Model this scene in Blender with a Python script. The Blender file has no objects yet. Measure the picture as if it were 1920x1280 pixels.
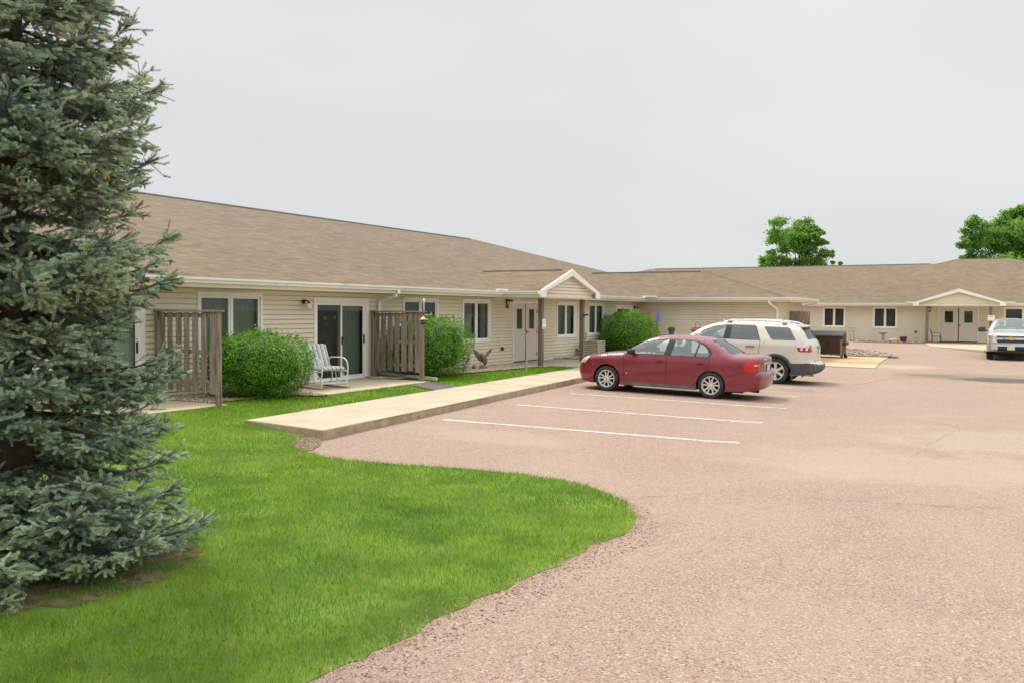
import bpy, bmesh, math, random
import numpy as np
from mathutils import Vector, Matrix, Euler, noise, geometry
R = math.radians
random.seed(7)
rng = np.random.default_rng(11)
scene = bpy.context.scene
COL = scene.collection

# ---------------------------------------------------------------- camera model
EYE = Vector((0.0, 0.0, 2.0))
FPX = 1700.0
YAW, PITCH, ROLL = R(28.58), R(-1.88), R(0.30)
CAM_M = Matrix.Rotation(YAW, 3, 'Z') @ Matrix.Rotation(R(90) + PITCH, 3, 'X') @ Matrix.Rotation(ROLL, 3, 'Z')

def ray(px, py):
    return CAM_M @ Vector(((px - 960) / FPX, (640 - py) / FPX, -1.0))
def on_x(px, py, X):
    d = ray(px, py); return EYE + d * ((X - EYE.x) / d.x)
def on_y(px, py, Y):
    d = ray(px, py); return EYE + d * ((Y - EYE.y) / d.y)
def on_z(px, py, z):
    d = ray(px, py); return EYE + d * ((z - EYE.z) / d.z)

# ---------------------------------------------------------------- terrain
WALL_X = -15.2
def sstep(a, b, x):
    t = min(1.0, max(0.0, (x - a) / (b - a))); return t * t * (3 - 2 * t)
def zl(x, y):
    """height of the driveway: falls gently away from the kerb, then levels out"""
    s = min(5.5, max(0.0, x + 9.6 + 0.06 * (y - 11)))
    z = -0.024 * s
    z = z * sstep(2, 16, y) - 0.06 * (1 - sstep(2, 16, y))
    return z + 0.26 * sstep(46, 58, y)
def kerb_x(y):
    return -9.3 - 0.105 * (y - 10.95)
def zg(x, y):
    """height of the lawn: level with the driveway at its edge, up to the slab along the house"""
    t = sstep(kerb_x(y) + 0.6, -13.2, x)
    b = zl(x, y)
    b = b + (0.19 - b) * t
    return b + (0.17 - b) * sstep(44, 50, y) * sstep(-7.6, -9.4, x)
def ground(px, py, f=zg, dz=0.0):
    d = ray(px, py); z = 0.0
    for _ in range(25):
        p = EYE + d * ((z - EYE.z) / d.z)
        z = 0.5 * z + 0.5 * (f(p.x, p.y) + dz)
    p = EYE + d * ((z - EYE.z) / d.z)
    return Vector((p.x, p.y, f(p.x, p.y) + dz))
SPRUCE = Vector((-6.95, 4.40))
# ---------------------------------------------------------------- materials
MAT = {}
def mat(name, col, rough=0.6, metal=0.0, var=0.12, scale=6.0, bump=0.0, bscale=40.0, coat=0.0, col2=None, detail=4.0,
        stretch=(1, 1, 1), spec=0.5, sub=0.0, dirt=None):
    """Principled surface whose colour and height wander with object-space noise."""
    m = bpy.data.materials.new(name); m.use_nodes = True
    nt = m.node_tree; N = nt.nodes; L = nt.links
    b = N['Principled BSDF']
    b.inputs['Roughness'].default_value = rough
    b.inputs['Metallic'].default_value = metal
    b.inputs['Coat Weight'].default_value = coat
    b.inputs['Coat Roughness'].default_value = 0.05
    b.inputs['Specular IOR Level'].default_value = spec
    tc = N.new('ShaderNodeTexCoord'); mp = N.new('ShaderNodeMapping')
    mp.inputs['Scale'].default_value = stretch
    L.new(tc.outputs['Object'], mp.inputs['Vector'])
    nz = N.new('ShaderNodeTexNoise'); nz.inputs['Scale'].default_value = scale; nz.inputs['Detail'].default_value = detail
    L.new(mp.outputs[0], nz.inputs['Vector'])
    rp = N.new('ShaderNodeValToRGB')
    c = Vector(col[:3]); c2 = Vector(col2[:3]) if col2 else c
    lo = c * (1 - var) ; hi = c2 * (1 + var)
    rp.color_ramp.elements[0].position = 0.3; rp.color_ramp.elements[1].position = 0.7
    rp.color_ramp.elements[0].color = (*lo, 1); rp.color_ramp.elements[1].color = (*hi, 1)
    L.new(nz.outputs['Fac'], rp.inputs['Fac'])
    out = rp.outputs['Color']
    if dirt:
        # dirt = (colour, scale, threshold, softness)
        n3 = N.new('ShaderNodeTexNoise'); n3.inputs['Scale'].default_value = dirt[1]; n3.inputs['Detail'].default_value = 6
        L.new(mp.outputs[0], n3.inputs['Vector'])
        mr = N.new('ShaderNodeMapRange'); mr.inputs[1].default_value = dirt[2]; mr.inputs[2].default_value = dirt[2] + dirt[3]
        L.new(n3.outputs['Fac'], mr.inputs[0])
        mx = N.new('ShaderNodeMix'); mx.data_type = 'RGBA'
        L.new(mr.outputs[0], mx.inputs[0]); L.new(out, mx.inputs[6]); mx.inputs[7].default_value = (*dirt[0], 1)
        out = mx.outputs[2]
    L.new(out, b.inputs['Base Color'])
    if bump:
        n2 = N.new('ShaderNodeTexNoise'); n2.inputs['Scale'].default_value = bscale; n2.inputs['Detail'].default_value = 3
        L.new(mp.outputs[0], n2.inputs['Vector'])
        bp = N.new('ShaderNodeBump'); bp.inputs['Strength'].default_value = bump; bp.inputs['Distance'].default_value = 0.01
        L.new(n2.outputs['Fac'], bp.inputs['Height']); L.new(bp.outputs[0], b.inputs['Normal'])
    if sub:
        tr = N.new('ShaderNodeBsdfTranslucent'); L.new(out, tr.inputs['Color'])
        ms = N.new('ShaderNodeMixShader'); ms.inputs[0].default_value = sub
        L.new(b.outputs[0], ms.inputs[1]); L.new(tr.outputs[0], ms.inputs[2])
        L.new(ms.outputs[0], N['Material Output'].inputs['Surface'])
    MAT[name] = m
    return m

def glass_mat(name, tint, refl=0.12, rough=0.0):
    """thin pane: see-through tint plus a mirror coat that grows toward grazing"""
    m = bpy.data.materials.new(name); m.use_nodes = True
    nt = m.node_tree; N = nt.nodes; L = nt.links
    N.remove(N['Principled BSDF'])
    t = N.new('ShaderNodeBsdfTransparent'); t.inputs[0].default_value = (*tint, 1)
    g = N.new('ShaderNodeBsdfGlossy'); g.inputs['Roughness'].default_value = rough; g.inputs[0].default_value = (0.95, 1, 0.99, 1)
    lw = N.new('ShaderNodeLayerWeight'); lw.inputs[0].default_value = 0.5
    mr = N.new('ShaderNodeMapRange'); mr.inputs[1].default_value = 0.0; mr.inputs[2].default_value = 1.0
    mr.inputs[3].default_value = refl; mr.inputs[4].default_value = min(1.0, refl * 3.5)
    pw = N.new('ShaderNodeMath'); pw.operation = 'POWER'; pw.inputs[1].default_value = 2.5
    L.new(lw.outputs['Facing'], pw.inputs[0]); L.new(pw.outputs[0], mr.inputs[0])
    ms = N.new('ShaderNodeMixShader')
    L.new(mr.outputs[0], ms.inputs[0]); L.new(t.outputs[0], ms.inputs[1]); L.new(g.outputs[0], ms.inputs[2])
    L.new(ms.outputs[0], N['Material Output'].inputs['Surface'])
    MAT[name] = m
    return m

# ---------------------------------------------------------------- mesh collecting
class MB:
    def __init__(self): self.v = []; self.f = []; self.m = []
    def add(self, vs, fs, mi=0):
        o = len(self.v); self.v += [tuple(p) for p in vs]
        for f in fs: self.f.append(tuple(o + i for i in f)); self.m.append(mi)
        return self
    def box(self, a, b, mi=0, M=None):
        x0, y0, z0 = a; x1, y1, z1 = b
        vs = [Vector(p) for p in ((x0,y0,z0),(x1,y0,z0),(x1,y1,z0),(x0,y1,z0),(x0,y0,z1),(x1,y0,z1),(x1,y1,z1),(x0,y1,z1))]
        if M is not None: vs = [M @ p for p in vs]
        return self.add(vs, [(0,3,2,1),(4,5,6,7),(0,1,5,4),(1,2,6,5),(2,3,7,6),(3,0,4,7)], mi)
    def bevbox(self, a, b, r=0.01, mi=0, M=None, seg=2):
        bm = bmesh.new(); bmesh.ops.create_cube(bm, size=1.0)
        s = [b[i] - a[i] for i in range(3)]; c = [(a[i] + b[i]) / 2 for i in range(3)]
        for v in bm.verts: v.co = Vector((c[0] + v.co.x * s[0], c[1] + v.co.y * s[1], c[2] + v.co.z * s[2]))
        bmesh.ops.bevel(bm, geom=bm.edges[:], offset=min(r, 0.45 * min(s)), segments=seg, affect='EDGES', profile=0.5)
        return self.bm(bm, mi, M)
    def bm(self, bm, mi=0, M=None):
        bm.verts.index_update()
        vs = [(M @ v.co) if M is not None else v.co.copy() for v in bm.verts]
        fs = [tuple(v.index for v in f.verts) for f in bm.faces]
        bm.free(); return self.add(vs, fs, mi)
    def tube(self, pts, r, n=8, mi=0, caps=True):
        pts = [Vector(p) for p in pts]; rs = r if isinstance(r, (list, tuple)) else [r] * len(pts)
        vs = []; fs = []; k = len(pts); ref = None
        for i, p in enumerate(pts):
            t = (pts[min(i+1, k-1)] - pts[max(i-1, 0)]).normalized()
            if ref is None:
                ref = t.orthogonal().normalized()
            ref = (ref - t * ref.dot(t)).normalized(); q = t.cross(ref)
            for j in range(n):
                a = 2 * math.pi * j / n; vs.append(p + (ref * math.cos(a) + q * math.sin(a)) * rs[i])
        for i in range(k - 1):
            for j in range(n):
                fs.append((i*n+j, i*n+(j+1) % n, (i+1)*n+(j+1) % n, (i+1)*n+j))
        if caps: fs.append(tuple(range(n))[::-1]); fs.append(tuple((k-1)*n + j for j in range(n)))
        return self.add(vs, fs, mi)
    def lathe(self, prof, c=(0,0,0), axis='Z', n=24, mi=0, M=None):
        """prof: list of (radius, along)"""
        vs = []; fs = []; k = len(prof)
        for (r, h) in prof:
            for j in range(n):
                a = 2 * math.pi * j / n; u, w = r * math.cos(a), r * math.sin(a)
                p = {'Z': (u, w, h), 'Y': (u, h, w), 'X': (h, u, w)}[axis]
                p = Vector((p[0] + c[0], p[1] + c[1], p[2] + c[2])); vs.append(M @ p if M is not None else p)
        for i in range(k - 1):
            for j in range(n):
                f = (i*n+j, i*n+(j+1) % n, (i+1)*n+(j+1) % n, (i+1)*n+j)
                fs.append(f if axis != 'Y' else f[::-1])
        return self.add(vs, fs, mi)
    def prism(self, poly, fn0, fn1, mi=0):
        """extrude the 2D polygon between two mappings (x,y)->3D"""
        n = len(poly); vs = [fn0(*p) for p in poly] + [fn1(*p) for p in poly]
        fs = [tuple(range(n))[::-1], tuple(n + i for i in range(n))]
        fs += [(i, (i+1) % n, n + (i+1) % n, n + i) for i in range(n)]
        return self.add(vs, fs, mi)
    def build(self, name, mats, parent=None, smooth=False, loc=None, recalc=True, merge=False):
        me = bpy.data.meshes.new(name); me.from_pydata(self.v, [], self.f)
        ml = mats if isinstance(mats, (list, tuple)) else [mats]
        for m in ml: me.materials.append(m)
        if any(self.m): me.polygons.foreach_set('material_index', self.m)
        if recalc or merge:
            bm = bmesh.new(); bm.from_mesh(me)
            if merge: bmesh.ops.remove_doubles(bm, verts=bm.verts[:], dist=5e-4)
            if recalc: bmesh.ops.recalc_face_normals(bm, faces=bm.faces[:])
            bm.to_mesh(me); bm.free()
        if smooth:
            me.polygons.foreach_set('use_smooth', [True] * len(me.polygons))
            if smooth is not True: me.set_sharp_from_angle(angle=R(smooth))
        return link(name, me, parent, loc)

def link(name, me, parent=None, loc=None):
    o = bpy.data.objects.new(name, me); COL.objects.link(o)
    if parent is not None: o.parent = parent
    if loc is not None: o.location = loc
    return o
def tag(o, label=None, cat=None, group=None, kind=None):
    if label: o['label'] = label
    if cat: o['category'] = cat
    if group: o['group'] = group
    if kind: o['kind'] = kind
    return o
def thing(name, loc, label, cat, group=None, rz=0.0, rot=None):
    o = bpy.data.objects.new(name, None); COL.objects.link(o); o.empty_display_size = 0.2
    o.location = loc; o.rotation_euler = rot if rot else (0, 0, rz)
    return tag(o, label, cat, group)
def mesh_np(name, V, F, mats, midx=None, parent=None, smooth=False, loc=None):
    """V (n,3) floats, F (m,k) ints"""
    V = np.ascontiguousarray(V, dtype=np.float32); F = np.ascontiguousarray(F, dtype=np.int32); k = F.shape[1]
    me = bpy.data.meshes.new(name)
    me.vertices.add(len(V)); me.vertices.foreach_set('co', V.ravel())
    me.loops.add(F.size); me.loops.foreach_set('vertex_index', F.ravel())
    me.polygons.add(len(F)); me.polygons.foreach_set('loop_start', np.arange(0, F.size, k, dtype=np.int32))
    try: me.polygons.foreach_set('loop_total', np.full(len(F), k, dtype=np.int32))
    except Exception: pass
    for m in (mats if isinstance(mats, (list, tuple)) else [mats]): me.materials.append(m)
    if midx is not None: me.polygons.foreach_set('material_index', np.ascontiguousarray(midx, dtype=np.int32))
    if smooth: me.polygons.foreach_set('use_smooth', np.ones(len(F), dtype=bool))
    me.update(calc_edges=True); me.validate()
    return link(name, me, parent, loc)

def pip(P, poly):
    """which of the points P (n,2) lie inside poly"""
    poly = np.asarray(poly, float); x, y = P[:, 0], P[:, 1]; ins = np.zeros(len(P), bool)
    x1, y1 = poly[-1]
    for x2, y2 in poly:
        c = ((y1 > y) != (y2 > y))
        with np.errstate(divide='ignore', invalid='ignore'):
            ins ^= c & (x < (x2 - x1) * (y - y1) / (y2 - y1 + 1e-30) + x1)
        x1, y1 = x2, y2
    return ins
def catmull(pts, step):
    pts = [Vector(p) for p in pts]; out = []
    for i in range(len(pts) - 1):
        p0 = pts[max(i-1, 0)]; p1 = pts[i]; p2 = pts[i+1]; p3 = pts[min(i+2, len(pts)-1)]
        n = max(1, int(math.ceil((p2 - p1).length / step)))
        for k in range(n):
            t = k / n
            out.append(0.5 * ((2*p1) + (p2-p0)*t + (2*p0-5*p1+4*p2-p3)*t*t + (3*p1-p0-3*p2+p3)*t**3))
    out.append(pts[-1]); return out
def resample(poly, step, closed=True):
    out = []; n = len(poly)
    for i in range(n if closed else n - 1):
        a = Vector(poly[i]); b = Vector(poly[(i+1) % n]); k = max(1, int(math.ceil((b-a).length / step)))
        for j in range(k): out.append(a.lerp(b, j / k))
    if not closed: out.append(Vector(poly[-1]))
    return out
def cdt(polys, step, extra=None):
    """triangulate the union of closed outlines plus an inner grid; returns points and triangles"""
    V = []; E = []
    for poly in polys:
        o = len(V); V += [Vector(p[:2]) for p in poly]; n = len(poly)
        E += [(o + i, o + (i+1) % n) for i in range(n)]
    A = np.array([v[:] for v in V]); lo = A.min(0); hi = A.max(0)
    if step:
        gx = np.arange(lo[0] + step * .37, hi[0], step); gy = np.arange(lo[1] + step * .41, hi[1], step)
        G = np.array([(x, y) for x in gx for y in gy])
        G = G[pip(G, [v[:2] for v in polys[0]])]
        d = np.full(len(G), 1e9)
        for i in range(0, len(G), 2000):
            d[i:i+2000] = np.sqrt(((G[i:i+2000, None, :] - A[None]) ** 2).sum(2)).min(1)
        V += [Vector(g) for g in G[d > step * 0.45]]
    if extra: V += [Vector(e) for e in extra]
    r = geometry.delaunay_2d_cdt(V, E, [], 0, 1e-5)
    P = np.array([v[:] for v in r[0]]); T = np.array([f for f in r[2] if len(f) == 3])
    C = P[T].mean(1)
    k = pip(C, [p[:2] for p in polys[0]])
    return P, T[k], C[k]
def sheet(name, outline, zf, step, m, parent=None, holes=(), kind='structure', thick=0.0):
    """a sheet that follows the terrain zf inside the outline; optional skirt downward"""
    ol = resample([p[:2] for p in outline], step)
    polys = [ol] + [resample([p[:2] for p in h], step) for h in holes]
    P, T, C = cdt(polys, step)
    for h in holes:
        k = ~pip(C, [p[:2] for p in h]); T = T[k]; C = C[k]
    mb = MB(); vs = [(x, y, zf(x, y)) for x, y in P]
    mb.add(vs, [tuple(t) for t in T])
    if thick:
        n = len(ol); top = [(p.x, p.y, zf(p.x, p.y)) for p in ol]; bot = [(a, b, c - thick) for a, b, c in top]
        mb.add(top + bot, [(i, n + i, n + (i+1) % n, (i+1) % n) for i in range(n)])
    o = mb.build(name, m, parent, merge=bool(thick), smooth=35)
    # make sure it faces up
    me = o.data
    if sum(p.normal.z * p.area for p in me.polygons) < 0: me.flip_normals()
    if kind and parent is None: o['kind'] = kind
    return o
# ---------------------------------------------------------------- ground materials
def ground_mat():
    m = bpy.data.materials.new('chip_seal'); m.use_nodes = True
    nt = m.node_tree; N = nt.nodes; L = nt.links; b = N['Principled BSDF']
    b.inputs['Roughness'].default_value = 0.9; b.inputs['Specular IOR Level'].default_value = 0.25
    tc = N.new('ShaderNodeTexCoord'); O = tc.outputs['Object']
    def ns(sc, det=4, rough=.5, vec=O, dist=0):
        n = N.new('ShaderNodeTexNoise'); n.inputs['Scale'].default_value = sc; n.inputs['Detail'].default_value = det
        n.inputs['Roughness'].default_value = rough; n.inputs['Distortion'].default_value = dist; L.new(vec, n.inputs['Vector']); return n.outputs['Fac']
    def mr(src, a, c, lo=0.0, hi=1.0):
        n = N.new('ShaderNodeMapRange'); n.inputs[1].default_value = a; n.inputs[2].default_value = c
        n.inputs[3].default_value = lo; n.inputs[4].default_value = hi; L.new(src, n.inputs[0]); return n.outputs[0]
    def mix(f, a, c, t='MIX'):
        n = N.new('ShaderNodeMix'); n.data_type = 'RGBA'; n.blend_type = t
        if isinstance(f, float): n.inputs[0].default_value = f
        else: L.new(f, n.inputs[0])
        for s, q in ((6, a), (7, c)):
            if isinstance(q, tuple): n.inputs[s].default_value = (*q, 1)
            else: L.new(q, n.inputs[s])
        return n.outputs[2]
    vo = N.new('ShaderNodeTexVoronoi'); vo.inputs['Scale'].default_value = 80; L.new(O, vo.inputs['Vector'])
    sep = N.new('ShaderNodeSeparateColor'); L.new(vo.outputs['Color'], sep.inputs[0])
    rp = N.new('ShaderNodeValToRGB'); L.new(sep.outputs[0], rp.inputs[0]); cr = rp.color_ramp
    cr.interpolation = 'CONSTANT'
    cols = [(0, (.17, .118, .095)), (.08, (.265, .187, .150)), (.25, (.338, .235, .184)), (.52, (.382, .265, .207)), (.76, (.41, .30, .228)), (.94, (.51, .42, .34))]
    cr.elements[0].color = (*cols[0][1], 1); cr.elements[1].position = cols[1][0]; cr.elements[1].color = (*cols[1][1], 1)
    for p, c in cols[2:]:
        e = cr.elements.new(p); e.color = (*c, 1)
    col = rp.outputs[0]
    vo2 = N.new('ShaderNodeTexVoronoi'); vo2.inputs['Scale'].default_value = 23; L.new(O, vo2.inputs['Vector'])
    sp2 = N.new('ShaderNodeSeparateColor'); L.new(vo2.outputs['Color'], sp2.inputs[0])
    col = mix(mr(sp2.outputs[1], .84, 1.0, 0, .4), col, (.28, .21, .18))
    # binder between the chips, dusty patches, traffic wear
    col = mix(mr(ns(7, 5), .42, .72, 0, .25), col, (.38, .27, .225))
    col = mix(mr(ns(.33, 5, .6, dist=.6), .46, .72, 0, .38), col, (.45, .35, .26))
    col = mix(mr(ns(.9, 6, .65, dist=1.2), .56, .80, 0, .3), col, (.28, .21, .175))
    # long thin cracks with tar-dark edges
    mp = N.new('ShaderNodeMapping'); mp.inputs['Scale'].default_value = (.12, .12, .12); L.new(O, mp.inputs['Vector'])
    cv = N.new('ShaderNodeTexVoronoi'); cv.feature = 'DISTANCE_TO_EDGE'; cv.inputs['Scale'].default_value = 1.0
    wn = N.new('ShaderNodeTexNoise'); wn.inputs['Scale'].default_value = 2.2; wn.inputs['Detail'].default_value = 8; L.new(mp.outputs[0], wn.inputs['Vector'])
    ad = N.new('ShaderNodeVectorMath'); ad.operation = 'ADD'
    sc = N.new('ShaderNodeVectorMath'); sc.operation = 'SCALE'; sc.inputs['Scale'].default_value = .22
    L.new(wn.outputs['Color'], sc.inputs[0]); L.new(mp.outputs[0], ad.inputs[0]); L.new(sc.outputs[0], ad.inputs[1]); L.new(ad.outputs[0], cv.inputs['Vector'])
    ck = mr(cv.outputs['Distance'], 0.0, .0020, .4, 0)
    gate = mr(ns(.5, 2), .5, .6)
    mm = N.new('ShaderNodeMath'); mm.operation = 'MULTIPLY'; L.new(ck, mm.inputs[0]); L.new(gate, mm.inputs[1])
    col = mix(mm.outputs[0], col, (.10, .08, .07))
    # wet / broken patch near the far building
    def blob(cx, cy, sx, sy, hi, c, thr=.5):
        nonlocal col
        mq = N.new('ShaderNodeMapping'); mq.vector_type = 'POINT'
        mq.inputs['Location'].default_value = (-cx / sx, -cy / sy, 0); mq.inputs['Scale'].default_value = (1 / sx, 1 / sy, 0)
        L.new(O, mq.inputs['Vector'])
        ln = N.new('ShaderNodeVectorMath'); ln.operation = 'LENGTH'; L.new(mq.outputs[0], ln.inputs[0])
        a = N.new('ShaderNodeMath'); a.operation = 'MULTIPLY_ADD'; a.inputs[1].default_value = 1.1; L.new(ns(1.1, 7, .62), a.inputs[0]); L.new(ln.outputs['Value'], a.inputs[2])
        col = mix(mr(a.outputs[0], 1.02, 1.4, hi, 0), col, c)
    blob(-.7, 34.4, 3.6, 3.2, .85, (.27, .22, .145))
    blob(.0, 33.4, 2.3, 1.7, .95, (.115, .105, .085))
    blob(-2.4, 34.6, 1.5, 1.2, .75, (.19, .15, .12))
    blob(-3.6, 39.5, 1.6, 2.2, .5, (.52, .43, .28))
    blob(-5.0, 25.6, .9, .7, .55, (.24, .185, .16))
    blob(-7.4, 13.0, 2.4, 1.0, .35, (.45, .37, .27))
    blob(-1.2, 13.6, 3.6, 2.2, .42, (.46, .38, .275))
    blob(.4, 17.2, 3.4, 2.6, .42, (.47, .39, .285))
    blob(-4.6, 17.0, 2.2, 1.0, .3, (.34, .255, .215))
    blob(-5.2, 20.3, 1.8, .8, .35, (.31, .23, .20))
    blob(-2.6, 26, 3.0, 1.2, .3, (.36, .27, .22))
    L.new(col, b.inputs['Base Color'])
    bp = N.new('ShaderNodeBump'); bp.inputs['Strength'].default_value = .7; bp.inputs['Distance'].default_value = .006
    iv = mr(vo.outputs['Distance'], 0, .6, 1, 0); L.new(iv, bp.inputs['Height']); L.new(bp.outputs[0], b.inputs['Normal'])
    return m

M_LOT = ground_mat()
M_LAWN = mat('lawn_thatch', (.085, .155, .012), .95, var=.3, scale=1.6, col2=(.13, .20, .02), bump=.6, bscale=60, dirt=((.14, .105, .05), 14, .62, .1))
M_FIELD = mat('far_field', (.09, .16, .035), .95, var=.25, scale=.05, col2=(.14, .20, .06))
M_CONC = mat('concrete', (.455, .38, .26), .85, var=.06, scale=1.3, col2=(.50, .425, .295), bump=.25, bscale=160, dirt=((.42, .34, .22), 2.2, .60, .30))
M_CONCG = mat('porch_concrete', (.40, .35, .27), .85, var=.08, scale=1.6, col2=(.45, .39, .30), bump=.25, bscale=160, dirt=((.28, .24, .19), 2.5, .55, .16))
M_KERB = mat('kerb_face', (.40, .32, .215), .9, var=.14, scale=3, col2=(.46, .37, .26), bump=.5, bscale=70, dirt=((.33, .26, .175), 5, .52, .16))
M_SOIL = mat('soil', (.19, .145, .09), .95, var=.3, scale=8, bump=.8, bscale=50, col2=(.27, .205, .13))
M_ROCK = mat('landscape_rock', (.40, .31, .22), .85, var=.25, scale=11, col2=(.52, .43, .33), bump=.5, bscale=60)
M_PAINT = mat('road_paint', (.70, .68, .64), .8, var=.08, scale=5, dirt=((.46, .355, .30), 9, .53, .14))

# ---------------------------------------------------------------- ground, driveway
gb = MB(); n = 72
rr = [0.0, 60, 120, 260, 600, 1500]
vs = [(0, 30, -.45)]
for r_ in rr[1:]:
    for j in range(n):
        a = 2 * math.pi * j / n; vs.append((r_ * math.cos(a), 30 + r_ * math.sin(a), -.45))
fs = [(0, 1 + j, 1 + (j+1) % n) for j in range(n)]
for k in range(len(rr) - 2):
    for j in range(n):
        a0 = 1 + k * n; fs.append((a0 + j, a0 + n + j, a0 + n + (j+1) % n, a0 + (j+1) % n))
gb.add(vs, fs); tag(gb.build('ground', M_FIELD), kind='structure')

xs = np.concatenate([np.arange(-45, -14, 2.0), np.arange(-14, 6, .5), np.arange(6, 34, 2.0)])
ysx = np.concatenate([np.arange(-20, 2, 2.0), np.arange(2, 64, 1.0), np.arange(64, 96, 3.0)])
V = np.array([(x, y, zl(x, y)) for y in ysx for x in xs]); nx = len(xs)
F = np.array([(j*nx+i, j*nx+i+1, (j+1)*nx+i+1, (j+1)*nx+i) for j in range(len(ysx)-1) for i in range(nx-1)])
tag(mesh_np('driveway', V, F, M_LOT, smooth=True), kind='structure')

# ---------------------------------------------------------------- sidewalk and kerb
SW_T = lambda x, y: 0.135 + 0.012 * max(0, (kerb_x(y) - x)) + .0008 * (y - 11)
k0 = on_z(606, 806, .135); k1 = on_z(1088, 707, .145); l0 = on_z(460, 787, .155); l1 = on_z(1075, 690, .165)
def ext(a, b, y):
    t = (y - a.y) / (b.y - a.y); return a.x + (b.x - a.x) * t
KX = lambda y: ext(k0, k1, y); LX = lambda y: ext(l0, l1, y)
SW_END = 38.2
sw = MB(); y = k0.y; i = 0
def corner_y(y, side):                      # the near end is cut slightly askew
    return y
cuts = [0]
while k0.y + cuts[-1] < SW_END: cuts.append(cuts[-1] + 1.52)
for a, c in zip(cuts[:-1], cuts[1:]):
    ya, yc = k0.y + a + .004, k0.y + c - .004
    la, lc = l0.y + a + .004, l0.y + c - .004
    q = [(KX(ya), ya), (KX(yc), yc), (LX(lc), lc), (LX(la), la)]
    top = [(x, y, SW_T(x, y)) for x, y in q]
    bot = [(x, y, -.25) for x, y in q]
    sw.add(top + bot, [(0,1,2,3)], 0); sw.add(top + bot, [(0,4,5,1), (1,5,6,2), (2,6,7,3), (3,7,4,0)], 1)
    m_ = .09     # worn rounding of the kerb edge: a slightly lower, darker lip
sdw = sw.build('sidewalk', [M_CONC, M_KERB], merge=False)
bm = bmesh.new(); bm.from_mesh(sdw.data); bmesh.ops.remove_doubles(bm, verts=bm.verts[:], dist=1e-4)
bmesh.ops.bevel(bm, geom=[e for e in bm.edges if e.verts[0].co.z > 0 and e.verts[1].co.z > 0], offset=.012, segments=2, affect='EDGES')
bm.to_mesh(sdw.data); bm.free(); tag(sdw, kind='structure')

# ---------------------------------------------------------------- lawn outline
edge_px = [(600,1268),(655,1243),(709,1219),(770,1187),(837,1152),(900,1123),(965,1093),(1020,1069),(1074,1042),(1115,1024),(1147,1009),(1178,992),(1196,980),(1184,962),(1169,940),(1150,929),(1129,920),(1095,909),(1056,900),(1010,893),(965,887),(890,880),(819,875),(760,871),(709,867),(655,862),(610,856),(575,847),(557,841),(552,834),(560,826)]
front = [ground(*p, zl).xy for p in edge_px]
front = [Vector((p.x + .09 * noise.noise(Vector((p.x * 4, p.y * 4, 0))), p.y + .09 * noise.noise(Vector((p.x * 4, p.y * 4, 5))))) for p in resample(front, .22, False)]
lawn = [Vector((-26, -14)), Vector((-5.4, -14)), Vector((-4.5, -3)), Vector((-3.75, 1.0)), Vector((-3.42, 2.8))] + front
lawn += [Vector((k0.x - .25, k0.y + .02)), Vector((l0.x + .0, l0.y - .03))]
lawn += [Vector((LX(l0.y + t) - .0, l0.y + t)) for t in np.arange(0, 29, 1.5)] + [Vector((-13.4, 42)), Vector((-40, 42)), Vector((-40, -14))]
lawn_f = lambda x, y: zg(x, y) + .005
LAWN = [tuple(p) for p in lawn]
sheet('lawn', LAWN, lawn_f, .8, M_LAWN)

LIT = [(SPRUCE.x + (1.4 + .3 * noise.noise(Vector((math.cos(t) * 1.5, math.sin(t) * 1.5, 1))) + .22 * noise.noise(Vector((math.cos(t) * 9, math.sin(t) * 9, 4)))) * math.cos(t), SPRUCE.y + (1.4 + .3 * noise.noise(Vector((math.cos(t) * 1.5, math.sin(t) * 1.5, 1))) + .22 * noise.noise(Vector((math.cos(t) * 9, math.sin(t) * 9, 4)))) * math.sin(t)) for t in np.linspace(0, 6.283, 60)[:-1]]
sheet('needle_litter', LIT, lambda x, y: zg(x, y) + .009, .3, mat('needle_litter', (.12, .085, .05), .95, var=.4, scale=12, col2=(.20, .145, .085), bump=1, bscale=80, dirt=((.08, .13, .015), 3.5, .47, .15)))
# beds, patios, walk
PATIO1 = [(-15.2, 8.2), (-12.98, 8.2), (-12.93, 12.5), (-15.2, 12.5)]
PATIO2 = [(-15.2, 15.5), (-12.72, 15.05), (-12.88, 19.32), (-15.2, 19.5)]
BED1 = [(-15.2, 12.5), (-13.45, 12.5), (-13.35, 13.6), (-13.2, 14.6), (-12.75, 14.75), (-12.6, 15.1), (-15.2, 15.6)]
BED2 = [(-15.2, 19.5), (-14.0, 19.5), (-13.75, 22), (-13.55, 24), (-13.35, 26.5), (-15.2, 26.6)]
PORCH = [(-15.2, 26.5), (-13.25, 26.5), (-13.25, 31.2), (-15.2, 31.2)]
WALK = [(-13.25, 26.95), (LX(27.2), 27.6), (LX(31), 31.0), (-13.25, 31.1)]
BED3 = [(-15.2, 31.2), (-12.75, 31.2), (-13.25, 40.1), (-15.2, 40.1)]
def slab(name, poly, top, m, depth=.2, r=.01):
    mb = MB(); mb.prism(poly, lambda x, y: (x, y, top), lambda x, y: (x, y, top - depth))
    return tag(mb.build(name, m), kind='structure')
slab('patio', PATIO1, .215, M_CONC); slab('patio', PATIO2, .215, M_CONC); slab('porch_slab', PORCH, .215, M_CONCG)
sheet('path', WALK, lambda x, y: .205 + (SW_T(LX(29), 29) + .004 - .205) * sstep(-13.3, -12.6, x), .4, M_CONCG, thick=.1)
sheet('soil_bed', BED1, lambda x, y: zg(x, y) + .03, .5, M_SOIL)
sheet('soil_bed', BED2, lambda x, y: zg(x, y) + .03, .5, M_SOIL)
sheet('soil_bed', BED3, lambda x, y: zg(x, y) + .03, .5, M_SOIL)
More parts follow.
